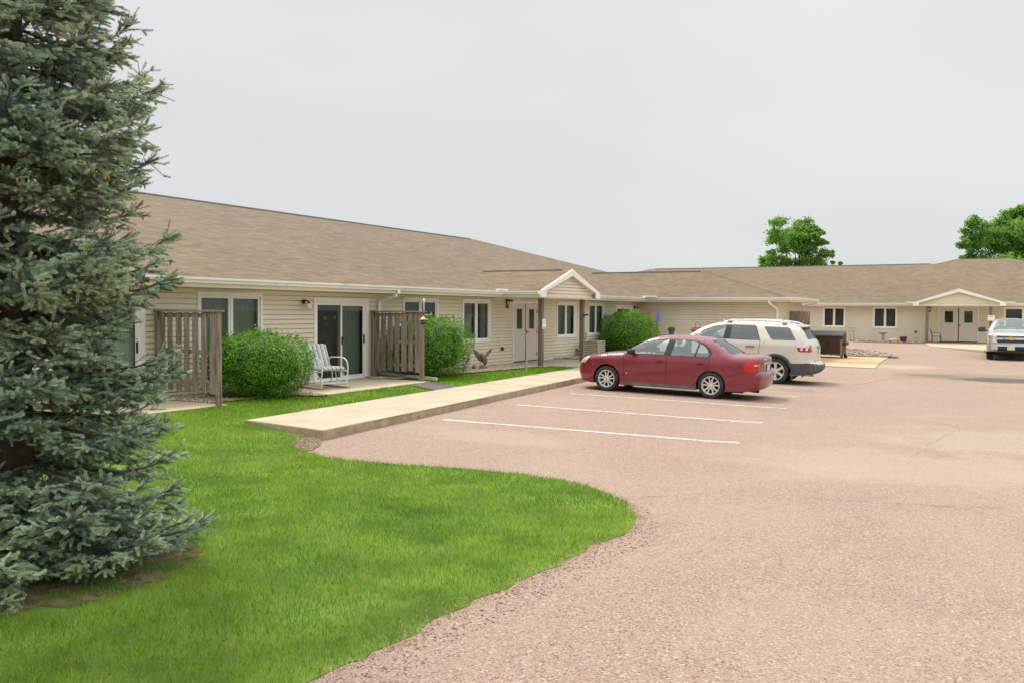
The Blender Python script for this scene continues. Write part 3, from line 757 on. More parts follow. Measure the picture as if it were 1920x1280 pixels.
def entry_door(parent, fn, u0, u1, z0, z1, wfrac=(.20, .74), label=None):
    """pair of pale steel leaves, each with a glazed panel near the top"""
    M = fr(fn); mb = MB()
    ring(mb, u0, u1, z0, z1, .06, -.02, .03, M, 0, 0)
    mb.bevbox((u0 + .06, -.03, z0), (u1 - .06, .035, z0 + .025), .003, 1, M, 1)
    o = mb.build('door_frame', [M_TRIM, M_IRON], parent)
    a0, a1, b1 = u0 + .065, u1 - .065, z1 - .065; mid = (a0 + a1) / 2; H = b1 - z0
    for k, (s0, s1) in enumerate(((a0, mid - .03), (mid + .03, a1))):
        w = s1 - s0; g0, g1 = s0 + w * .27, s1 - w * .27; h0, h1 = z0 + H * .56, b1 - H * .10
        db = MB()
        for q in ((s0, -.03, z0 + .03, g0, b1), (g1, -.03, z0 + .03, s1, b1)): db.bevbox((q[0], -.03, q[2]), (q[3], .006, q[4]), .003, 0, M, 1)
        db.bevbox((g0, -.03, z0 + .03), (g1, .006, h0), .002, 0, M, 1); db.bevbox((g0, -.03, h1), (g1, .006, b1), .002, 0, M, 1)
        ring(db, g0 - .02, g1 + .02, h0 - .02, h1 + .02, .025, .006, .016, M, 0)
        d = db.build('door', M_DOOR, o)
        g = MB(); g.add([M @ Vector(p) for p in ((g0, -.012, h0), (g1, -.012, h0), (g1, -.012, h1), (g0, -.012, h1))], [(0,1,2,3)]); g.build('pane', M_GLASS, o)
        r_ = MB(); room(r_, g0, g1, h0, h1, .25, M, 0); r_.build('interior', M_BLINDD, o)
        hg = MB(); e = s0 - .012 if k == 0 else s1 - .012
        for zz in (.12, .5, .86): hg = MB(); hg.bevbox((e, .0, z0 + H * zz - .06), (e + .024, .026, z0 + H * zz + .06), .003, 0, M, 1); hg.build('hinge', M_IRON, o)
    hb = MB(); hb.bevbox((mid - .032, -.02, z0 + .03), (mid + .032, .004, b1), .002, 0, M, 1)
    hb.build('astragal', mat('astragal_brown', (.10, .055, .055), .5), o)
    hd = MB(); hd.bevbox((mid + .05, .006, z0 + .98), (mid + .085, .02, z0 + 1.12), .004, 0, M); hd.tube([M @ Vector(p) for p in ((mid+.068, .02, z0+1.06), (mid+.068, .06, z0+1.06), (mid+.17, .062, z0+1.055))], .011, 8); hd.build('handle', M_IRON, o)
    if label: o['label'] = label
    return o
def gutter(mb, pts, out, z, mi=0, h=.115, w=.11):
    """K-profile run along pts (x,y); out = outward unit normal"""
    (ax, ay), (bx, by) = pts; prof = [(0, h), (0, 0), (w * .62, 0), (w * .72, h * .35), (w * .98, h * .62), (w, h), (w * .88, h), (w * .86, h * .66), (w * .6, .012), (.012, .012), (.012, h)]
    vs = []
    for (x, y) in pts:
        for d, zz in prof: vs.append((x + out[0] * d, y + out[1] * d, z + zz))
    n = len(prof); fs = [(i, (i+1) % n, n + (i+1) % n, n + i) for i in range(n)] + [tuple(range(n)), tuple(n + i for i in range(n))[::-1]]
    mb.add(vs, fs, mi)
def spout(parent, pts, w=.075, d=.06):
    """rectangular downspout swept along pts"""
    mb = MB(); pts = [Vector(p) for p in pts]; vs = []; fs = []
    for i, p in enumerate(pts):
        t = (pts[min(i+1, len(pts)-1)] - pts[max(i-1, 0)]).normalized()
        a = t.cross(Vector((0.3, 1, 0.02)).normalized()) if abs(t.z) > .5 else t.cross(Vector((0, 0, 1)))
        a.normalize(); q = t.cross(a).normalized()
        for s, r_ in ((-1,-1),(1,-1),(1,1),(-1,1)): vs.append(p + a * s * d / 2 + q * r_ * w / 2)
    for i in range(len(pts) - 1):
        for j in range(4): fs.append((i*4+j, i*4+(j+1) % 4, (i+1)*4+(j+1) % 4, (i+1)*4+j))
    fs += [(0,1,2,3), tuple(len(vs) - 4 + j for j in range(4))[::-1]]
    mb.add(vs, fs); o = mb.build('downspout', M_GUT, parent); return o
def wall_lamp(parent, p, out, globe=True):
    p = Vector(p); o_ = Vector(out).normalized(); mb = MB()
    if globe:
        s = Vector((0, 0, 1)).cross(o_)
        M = Matrix.Translation(p)
        mb.tube([p + Vector((0,0,.0)), p + o_ * .02], .06, 14); mb.tube([p + o_ * .01, p + o_ * .09 + Vector((0,0,.03)), p + o_ * .16 + Vector((0,0,.0)), p + o_ * .16 + Vector((0,0,-.05))], [.016, .016, .018, .05], 10)
        l = mb.build('wall_lamp', M_IRON, parent, smooth=40)
        g = MB(); g.lathe([(.045, .0), (.075, -.03), (.085, -.08), (.07, -.13), (.03, -.16), (.0, -.163)], p + o_ * .16 + Vector((0, 0, -.04)), 'Z', 16); g.build('lamp_shade', M_GLOBE, l, smooth=True)
    else:
        s = Vector((0, 0, 1)).cross(o_).normalized()
        M = Matrix(((s.x, o_.x, 0, p.x), (s.y, o_.y, 0, p.y), (s.z, o_.z, 1, p.z), (0, 0, 0, 1)))
        mb.bevbox((-.07, 0, -.17), (.07, .03, .13), .006, 0, M); mb.bevbox((-.09, .02, .07), (.09, .19, .13), .008, 0, M)
        l = mb.build('wall_lamp', M_IRON, parent)
        g = MB(); g.bevbox((-.065, .032, -.06), (.065, .15, .07), .01, 0, M); g.build('lamp_shade', M_GLOBE, l)
    return l
def poly_sheet(name, polys, m, parent, thick=.03):
    mb = MB()
    for P in polys:
        P = [Vector(p) for p in P]; n = (P[1] - P[0]).cross(P[2] - P[0]).normalized()
        if n.z < 0: P = P[::-1]
        mb.add(P, [tuple(range(len(P)))])
    return mb.build(name, m, parent, recalc=False)

# =============================================================== the near building
LB = thing('apartment_building', (-15.2, 25, 0), 'long low beige apartment wing with brown hipped roof, sliding patio doors and a gabled porch', 'building')
LBo = Vector((-15.2, 25, 0))
def w2(p): p = Vector(p); return p - LBo          # world -> parent space
FL = lambda u, d, z: w2((-15.2 + d, u, z))         # left wall, faces +X
FW = lambda u, d, z: w2((u, 40.1 - d, z))          # cross wing, faces -Y
FS = lambda u, d, z: w2((-8.72 + d, u, z))         # end of the cross wing, faces +X
ZF, ZT = .2, 2.53
OP_L = [(10.3, 12.45, ZF, 2.31), (13.8, 15.73, .98, 2.38), (17.51, 19.71, ZF, 2.33), (21.31, 23.14, 1.0, 2.38), (24.56, 26.33, .98, 2.38),
        (27.93, 29.87, ZF, 2.36), (31.44, 33.19, .98, 2.37), (34.43, 36.09, 1.0, 2.37), (37.46, 39.41, ZF, 2.33)]
def inner(o): return (o[0] + .02, o[1] - .02, o[2] + (.02 if o[2] > .5 else -.3), o[3] - .02)
mb = MB()
siding(mb, FL, 4.0, 40.1, ZF, ZT, [inner(o) for o in OP_L])
siding(mb, FW, -15.2, -8.72, ZF, ZT)
siding(mb, FS, 40.1, 45.4, ZF, ZT)
FN = lambda u, d, z: w2((u, 4.0 - d, z)); FB = lambda u, d, z: w2((u, 45.4 + d, z)); FL2 = lambda u, d, z: w2((-15.2 + d, u, z))
siding(mb, FN, -35.8, -15.2, ZF, ZT, h=.2); siding(mb, FB, -15.2, -8.72, ZF, ZT, h=.2); siding(mb, FL2, 45.4, 52.4, ZF, ZT, h=.2)
mb.box(w2((-35.8, 4.05, ZF)), w2((-35.7, 52.4, ZT)), 0); mb.box(w2((-35.7, 52.3, ZF)), w2((-15.25, 52.4, ZT)), 0)
# corner boards and foundation
mb.build('wall', M_SIDE, LB)
mb = MB()
mb.box(w2((-15.3, 4.0, -.3)), w2((-15.21, 40.0, ZF + .005))); mb.box(w2((-15.3, 40.11, -.3)), w2((-8.73, 40.2, ZF + .005))); mb.box(w2((-8.8, 40.2, -.3)), w2((-8.73, 45.4, ZF + .005)))
mb.build('foundation', M_FOUND, LB)
mb = MB()
for q_ in (((-8.80, 40.075, ZF), (-8.695, 40.125, ZT)), ((-8.75, 40.13, ZF), (-8.697, 40.22, ZT)), ((-15.19, 40.04, ZF), (-15.13, 40.09, ZT))):
    mb = MB(); mb.bevbox(w2(q_[0]), w2(q_[1]), .004); mb.build('corner_trim', M_SIDE, LB)
# openings
sliding_door(LB, FL, 10.3, 12.45, ZF, 2.31, left='pale', right='pale')
window(LB, FL, 13.8, 15.73, .98, 2.38, 'green')
sliding_door(LB, FL, 17.51, 19.71, ZF, 2.33)
window(LB, FL, 21.31, 23.14, 1.0, 2.38, 'dark'); window(LB, FL, 24.56, 26.33, .98, 2.38, 'half')
entry_door(LB, FL, 27.93, 29.87, ZF + .02, 2.36, label='pair of pale grey steel entry doors under the gabled porch')
window(LB, FL, 31.44, 33.19, .98, 2.37, 'green'); window(LB, FL, 34.43, 36.09, 1.0, 2.37, 'green')
sliding_door(LB, FL, 37.46, 39.41, ZF, 2.33)
# small wall fittings
mb = MB(); p = w2(on_x(941, 651, -15.17)); mb.bevbox(p + Vector((0, -.06, -.1)), p + Vector((.05, .04, .02)), .01, 0); mb.tube([p + Vector((.05, -.01, -.03)), p + Vector((.1, -.01, -.05))], .016, 8); mb.build('hose_tap', M_IRON, LB)
wall_lamp(LB, w2(on_x(569, 566, -15.17)), (1, 0, 0)); wall_lamp(LB, w2(on_x(951, 569, -15.17)), (1, 0, 0), False)
wall_lamp(LB, w2((-15.17, 39.72, 2.22)), (1, 0, 0))
# roof planes
ZE = 2.675
RL = lambda x: ZE + .2945 * (-14.6 - x)
zr = RL(-25.5)
main = [[(-14.6, 3.4, ZE), (-14.6, 53.2, ZE), (-25.5, 42.3, zr), (-25.5, 14.3, zr)],
        [(-36.4, 3.4, ZE), (-36.4, 53.2, ZE), (-25.5, 42.3, zr), (-25.5, 14.3, zr)],
        [(-14.6, 53.2, ZE), (-36.4, 53.2, ZE), (-25.5, 42.3, zr)], [(-14.6, 3.4, ZE), (-36.4, 3.4, ZE), (-25.5, 14.3, zr)]]
zw = 3.98; xw = -14.6 - (zw - ZE) / .2945; yw = 42.75; xa = -12.65
wing = [[(-14.6, 39.5, ZE), (-8.1, 39.5, ZE), (xa, yw, zw), (xw, yw, zw)], [(-8.1, 39.5, ZE), (-8.1, 46.0, ZE), (xa, yw, zw)], [(-8.1, 46.0, ZE), (-14.6, 46.0, ZE), (xw, yw, zw), (xa, yw, zw)]]
zp = 3.44; xp = -14.6 - (zp - ZE) / .2945
por = [[(-13.2, 26.2, ZE), (-14.6, 26.2, ZE), (xp, 28.6, zp), (-13.2, 28.6, zp)], [(-14.6, 31.0, ZE), (-13.2, 31.0, ZE), (-13.2, 28.6, zp), (xp, 28.6, zp)]]
poly_sheet('roof', [[w2(p) for p in P] for P in main + wing + por], M_ROOF, LB)
mb = MB()
def cap(a, b, w=.13, t=.035):
    a, b = Vector(a), Vector(b); d = (b - a).normalized(); s = Vector((-d.y, d.x, 0)).normalized() * w
    up = Vector((0, 0, t)); dn = Vector((0, 0, -.03))
    vs = [a - s + dn, a + up, a + s + dn, b - s + dn, b + up, b + s + dn]
    mb.add([w2(v) for v in vs], [(0,1,4,3), (1,2,5,4), (0,2,1), (3,4,5)])
cap((-25.5, 15, zr), (-25.5, 42.0, zr), .14, .04); cap((xw + .4, yw, zw), (xa - .3, yw, zw), .11, .03); cap((xp + .4, 28.6, zp), (-13.6, 28.6, zp), .08, .035)
mb.build('ridge_vent', M_VENT, LB)
mb = MB()
for a, b in (((-25.5, 42.3, zr), (-14.6, 53.2, ZE)), ((xa, yw, zw), (-8.1, 39.5, ZE)), ((xa, yw, zw), (-8.1, 46, ZE)), ((-25.5, 14.3, zr), (-14.6, 3.4, ZE))):
    mb = MB(); cap(a, b, .12, .02); mb.build('hip_cap', M_ROOF, LB)
# eaves: soffit, fascia, gutters
mb = MB()
def soff(a, b, z=2.53): mb.box(w2((min(a[0], b[0]), min(a[1], b[1]), z - .02)), w2((max(a[0], b[0]), max(a[1], b[1]), z)))
soff((-15.2, 3.5), (-14.66, 26.3)); soff((-15.2, 30.9), (-14.66, 39.55)); soff((-14.66, 39.56), (-8.16, 40.1)); soff((-8.72, 40.1), (-8.16, 45.9)); soff((-15.2, 26.3), (-13.3, 30.9), 2.5)
mb.build('soffit', M_SIDE, LB)
mb = MB()
def fas(a, b, z0=2.47, z1=2.665, mi=0): mb.box(w2((min(a[0], b[0]), min(a[1], b[1]), z0)), w2((max(a[0], b[0]), max(a[1], b[1]), z1)), mi)
fas((-14.66, 3.5), (-14.62, 26.22)); fas((-14.66, 30.98), (-14.62, 39.52)); fas((-14.62, 39.52), (-8.16, 39.56)); fas((-8.16, 39.52), (-8.12, 45.96)); fas((-8.12, 45.92), (-15.2, 45.96))
fas((-14.62, 26.2), (-13.24, 26.24)); fas((-14.62, 30.96), (-13.24, 31.0))
mb.build('fascia', M_SIDE, LB)
mb = MB(); zg_ = 2.555
for a, b, out in (((-14.62, 3.4), (-14.62, 26.19), (1, 0)), ((-14.62, 31.1), (-14.62, 39.40), (1, 0)), ((-14.51, 39.52), (-8.01, 39.52), (0, -1)), ((-8.12, 39.53), (-8.12, 46.0), (1, 0)), ((-14.5, 26.2), (-13.26, 26.2), (0, -1))):
    gutter(mb, [w2((*a, 0)).xy[:], w2((*b, 0)).xy[:]], out, zg_)
# splash guards in the valleys
mb.bevbox(w2((-14.64, 25.75, 2.67)), w2((-14.48, 26.35, 2.735)), .006); mb.bevbox(w2((-14.64, 39.3, 2.67)), w2((-14.0, 39.44, 2.74)), .006)
mb.bevbox(w2((-14.64, 30.95, 2.66)), w2((-14.48, 31.15, 2.74)), .006)
mb.build('gutter', M_GUT, LB)
# downspouts
yd = on_x(712, 600, -15.1).y; yo = on_x(748, 548, -14.55).y
spout(LB, [w2(p) for p in ((-14.56, yo, 2.57), (-14.56, yo - .02, 2.47), (-14.6, yo - .05, 2.42), (-15.06, yd + .08, 2.28), (-15.12, yd, 2.22), (-15.12, yd, .42), (-15.10, yd, .34), (-15.0, yd + .02, .30), (-13.0, yd - .35, .245))])
spout(LB, [w2(p) for p in ((-8.95, 39.44, 2.57), (-8.95, 39.45, 2.45), (-8.9, 39.52, 2.38), (-8.74, 39.9, 2.2), (-8.72, 40.02, 2.1), (-8.72, 40.02, .35), (-8.70, 39.9, .28), (-8.7, 39.4, .24))])
spout(LB, [w2(p) for p in ((-8.05, 45.9, 2.57), (-8.05, 45.9, 2.50), (-8.12, 45.88, 2.46), (-8.6, 45.6, 2.36), (-8.66, 45.5, 2.3), (-8.66, 45.48, .35))], .07, .055)
# porch: posts, beam, gable
def post(parent, x, y, o, z0=.2, z1=2.46, s=.075):
    mb = MB(); mb.bevbox(Vector((x - s, y - s, z0)) - o, Vector((x + s, y + s, z1)) - o, .008); return mb.build('porch_post', M_POST, parent)
py1 = on_x(1014, 640, -13.6).y; py2 = on_x(1091, 640, -13.6).y
post(LB, -13.6, py1, LBo); post(LB, -13.6, py2, LBo)
def gable(parent, fn, c, half, ze, zp_, zb, over=.0):
    """fn(u, d, z): rake boards, siding triangle, beam"""
    M = fr(fn); tb = MB(); sl = (zp_ - ze) / half
    # rakes: one chevron polygon
    H = .19; hw = half
    outer = [(-hw, ze - .0), (0, zp_), (hw, ze)]; 
    for s in (-1, 1):
        P = [(c + s * hw, ze + .01), (c, zp_ + .01), (c, zp_ - H * 1.08), (c + s * (hw - .35), ze - H * .62 + (0.35) * sl - .0), (c + s * (hw - .35), ze - .20), (c + s * hw, ze - .20)]
        tb.prism(P, lambda u, z: M @ Vector((u, .03, z)), lambda u, z: M @ Vector((u, -.02, z)))
    tb.bevbox((c - hw + .35, -.19, zb), (c + hw - .35, -.15, zb + .06), .004, 0, M, 1)
    tb.build('rake_board', M_TRIM, parent)
    gb_ = MB(); siding(gb_, lambda u, d, z: M @ Vector((u, -.16 + d, z)), c - hw, c + hw, zb + .06, zp_ - .12, clip=lambda z: (c - min(hw - .3, (zp_ - .1 - z) / sl), c + min(hw - .3, (zp_ - .1 - z) / sl)))
    gb_.build('gable_siding', M_SIDE, parent)
    sb = MB()
    for s in (-1, 1):
        sb.add([M @ Vector(p) for p in ((c, -.02, zp_ - .12), (c + s * hw, -.02, ze - .12), (c + s * hw, -1.5, ze - .12), (c, -1.5, zp_ - .12))], [(0,1,2,3)])
    sb.build('gable_soffit', M_SIDE, parent)
gable(LB, lambda u, d, z: w2((-13.22 + d, u, z)), 28.6, 2.4, ZE, zp + .01, 2.44)
for y_ in (26.55, 30.55): mb = MB(); mb.box(w2((-15.18, y_, 2.43)), w2((-13.45, y_ + .1, 2.495))); mb.build('porch_beam', M_TRIM, LB)
# notice on the first post, bird-shaped lamp bracket on the second
p = w2(on_x(1018.5, 608, -13.5)); mb = MB(); mb.bevbox(p + Vector((-.0, -.09, -.17)), p + Vector((.03, .14, .17)), .006); mb.box(p + Vector((.0301, -.06, -.155)), p + Vector((.033, .11, -.09)), 1)
for q in range(4): mb.box(p + Vector((.0301, -.05, .02 + q * .03)), p + Vector((.033, .09 - .02 * (q % 2), .028 + q * .03)), 2)
mb.build('notice', [M_TRIM, mat('pink_print', (.75, .30, .35), .6), mat('grey_print', (.50, .50, .50), .6)], LB)
p = w2(on_x(1094, 592, -13.52)); mb = MB(); mb.bevbox(p + Vector((0, -.02, -.05)), p + Vector((.05, .02, .05)), .01); mb.tube([p + Vector((.03, 0, .02)), p + Vector((.1, .08, .035)), p + Vector((.14, .16, .02))], [.02, .04, .012], 8); mb.build('bracket_lamp', M_IRON, LB)

# =============================================================== the far building
RBo = Vector((-3, 64.6, 0))
RB_ = thing('apartment_building', RBo, 'far beige single storey apartment building with wide brown roof and low white gabled porch', 'building')
def w3(p): return Vector(p) - RBo
FR = lambda u, d, z: w3((u, 64.6 - d, z))
# front wall spans -36.6 .. 10.8
OPR = [(-11.01, -9.54, 1.03, 2.43), (-7.81, -6.3, 1.01, 2.43), (-3.83, -1.52, .2, 2.45), (-.15, 2.0, 1.0, 2.43), (4.2, 5.7, 1.0, 2.43), (-18.5, -17.0, 1.0, 2.43), (-22.5, -21, 1.0, 2.43)]
mb = MB(); siding(mb, FR, -36.6, 10.8, .2, 2.53, [inner(o) for o in OPR])
siding(mb, lambda u, d, z: w3((10.8 + d, u, z)), 64.6, 86.2, .2, 2.53, h=.2); siding(mb, lambda u, d, z: w3((-36.6 - d, u, z)), 64.6, 83.8, .2, 2.53, h=.2)
mb.box(w3((-36.6, 83.8, .2)), w3((10.8, 83.9, 2.53)))
mb.build('wall', M_SIDE, RB_)
mb = MB(); mb.box(w3((-36.6, 64.61, -.4)), w3((10.8, 64.7, .205))); mb.build('foundation', M_FOUND, RB_)
for o in OPR:
    if o[2] < .5: entry_door(RB_, FR, o[0], o[1], .21, 2.45, label='pair of pale grey steel doors under the low gabled porch')
    else: window(RB_, FR, o[0], o[1], o[2], o[3], 'dark')
wall_lamp(RB_, w3(on_y(1743, 580, 64.57)), (0, -1, 0), False)
mb = MB(); p = w3(on_y(1717, 622.5, 64.57)); mb.bevbox(p + Vector((-.06, -.05, -.06)), p + Vector((.06, 0, .06)), .01); mb.build('wall_socket', M_IRON, RB_)
ZR = 2.685; k_ = .2945; YA = 74.2; YB = 75.5; zA = ZR + k_ * (YA - 64.0); zB = ZR + k_ * (YB - 64.0)
h = YB - 64.0; yb2 = YB + h; ya2 = YA + 10.2
pl = [[(-37.2, 64, ZR), (11.5, 64, ZR), (11.5 - h, YB, zB), (-3.4, YB, zB), (-4.7, YA, zA), (-27, YA, zA)],
      [(11.5, 64, ZR), (11.5, yb2, ZR), (11.5 - h, YB, zB)], [(11.5, yb2, ZR), (-3.4 - h, yb2, ZR), (-3.4, YB, zB), (11.5 - h, YB, zB)],
      [(-3.4, YB, zB), (-4.7, YA, zA), (-4.9, YB + 1.3, zA)], [(-37.2, 64, ZR), (-27, YA, zA), (-37.2, ya2, ZR)], [(-27, YA, zA), (-4.7, YA, zA), (-4.7, ya2, ZR), (-37.2, ya2, ZR)]]
# porch gable
g0 = on_y(1712, 571, 62.6); g1 = on_y(1887, 571, 62.6); gp = on_y(1799, 542, 62.6)
gc = (g0.x + g1.x) / 2; gh = (g1.x - g0.x) / 2; gz = gp.z; yb_ = 64.0 + (gz - ZR) / k_
pl += [[(g0.x, 62.6, ZR), (g0.x, 64.0, ZR), (gc, yb_, gz), (gc, 62.6, gz)], [(g1.x, 62.6, ZR), (g1.x, 64.0, ZR), (gc, yb_, gz), (gc, 62.6, gz)]]
poly_sheet('roof', [[w3(p) for p in P] for P in pl], M_ROOF, RB_)
mb = MB(); w2b = w2
def cap3(a, b, w, t):
    a, b = Vector(a), Vector(b); d = (b - a).normalized(); s = Vector((-d.y, d.x, 0)).normalized() * w
    up = Vector((0, 0, t)); dn = Vector((0, 0, -.03)); vs = [a - s + dn, a + up, a + s + dn, b - s + dn, b + up, b + s + dn]
    mb.add([w3(v) for v in vs], [(0,1,4,3), (1,2,5,4), (0,2,1), (3,4,5)])
cap3((-26.5, YA, zA), (-5.0, YA, zA), .12, .035); cap3((-3.1, YB, zB), (11.2 - h, YB, zB), .12, .035); mb.build('ridge_vent', M_VENT, RB_)
mb = MB(); cap3((11.5 - h, YB, zB), (11.5, 64, ZR), .13, .025); mb.build('hip_cap', M_ROOF, RB_)
mb = MB(); mb.box(w3((-37.1, 64.06, 2.51)), w3((11.4, 64.6, 2.53))); mb.box(w3((g0.x + .1, 62.7, 2.49)), w3((g1.x - .1, 64.05, 2.505))); mb.build('soffit', M_SIDE, RB_)
mb = MB(); mb.box(w3((-37.1, 64.02, 2.47)), w3((g0.x, 64.06, 2.67))); mb.box(w3((g1.x, 64.02, 2.47)), w3((11.4, 64.06, 2.67))); mb.build('fascia', M_SIDE, RB_)
mb = MB()
gutter(mb, [w3((-37.2, 64.02, 0)).xy[:], w3((g0.x, 64.02, 0)).xy[:]], (0, -1), 2.56, h=.12); gutter(mb, [w3((g1.x, 64.02, 0)).xy[:], w3((11.5, 64.02, 0)).xy[:]], (0, -1), 2.56, h=.12)
mb.bevbox(w3((g0.x - .5, 63.86, 2.68)), w3((g0.x - .02, 63.95, 2.75)), .005); mb.bevbox(w3((g1.x + .02, 63.86, 2.68)), w3((g1.x + .5, 63.95, 2.75)), .005)
mb.build('gutter', M_GUT, RB_)
gable(RB_, lambda u, d, z: w3((u, 62.58 - d, z)), gc, gh, ZR, gz + .01, 2.46)
for px in (1738, 1857): x_ = on_y(px, 610, 62.9).x; post(RB_, x_, 62.9, RBo, .15, 2.46, .085)
x_ = on_y(1858.5, 596.5, 62.8); p = w3((x_.x, 62.80, x_.z)); mb = MB(); mb.bevbox(p + Vector((-.19, -.03, -.17)), p + Vector((.19, 0, .17)), .006)
mb.box(p + Vector((-.1, -.0335, .06)), p + Vector((.1, -.0305, .10)), 1)
for q in ((-.19, -.17, .19, -.155), (-.19, .155, .19, .17)): mb.box(p + Vector((q[0] + .002, -.0335, q[1])), p + Vector((q[2] - .002, -.0305, q[3])), 2)
mb.build('notice', [M_TRIM, MAT['grey_print'], mat('orange_print', (.75, .42, .33), .6)], RB_)
# ---------------------------------------------------------------- vehicles
def paint(name, col, rough=.32, coat=.6, metal=0.0, dirt=None):
    return mat(name, col, rough, metal, var=.04, scale=3, coat=coat, dirt=dirt)
M_RED = paint('red_paint', (.215, .012, .030), .30, .75, dirt=((.17, .055, .055), 3.2, .62, .3))
M_WHITE = paint('pearl_paint', (.66, .635, .565), .3, .6, dirt=((.60, .56, .47), 3.0, .62, .25))
M_SILV = paint('silver_paint', (.38, .39, .40), .3, .6, .35)
M_CLAD = mat('grey_cladding', (.062, .066, .075), .55, var=.1, scale=6, dirt=((.14, .125, .11), 4, .55, .2))
M_BLKP = mat('black_plastic', (.022, .022, .024), .45, var=.2)
M_RUB = mat('tyre_rubber', (.032, .030, .029), .8, var=.15, scale=12, dirt=((.075, .066, .058), 7, .5, .2))
M_ALLOY = mat('alloy', (.74, .73, .70), .35, .35, var=.05, dirt=((.40, .36, .32), 8, .58, .15))
M_CHROME = mat('chrome', (.75, .76, .78), .12, 1.0, var=.02)
M_WELL = mat('wheel_well', (.010, .010, .010), .95, var=.2)
M_SEAT = mat('seat_cloth', (.12, .13, .13), .85, var=.1)
M_DASH = mat('dashboard', (.20, .22, .21), .7, var=.1)
M_CARG = glass_mat('car_glass', (.80, .93, .89), .15)
M_PRIV = glass_mat('privacy_glass', (.07, .08, .085), .13)
M_TAIL = mat('tail_lens', (.55, .010, .012), .3, var=.05, coat=.35)
M_TAILW = mat('clear_lens', (.80, .72, .70), .15, var=.05, coat=.6)
M_HEAD = mat('head_lens', (.70, .70, .66), .12, .2, var=.05, coat=.8)
M_AMB = mat('amber_lens', (.85, .34, .07), .2, var=.05, coat=.5)
M_GOLD = mat('gold_emblem', (.75, .55, .18), .3, .5, var=.05)
M_PLATE = mat('plate_white', (.62, .66, .66), .5, var=.05)
M_PLATEY = mat('plate_yellow', (.70, .62, .10), .5, var=.05)
M_SILL = mat('dusty_sill', (.13, .105, .095), .8, var=.15, scale=5, col2=(.17, .15, .13))

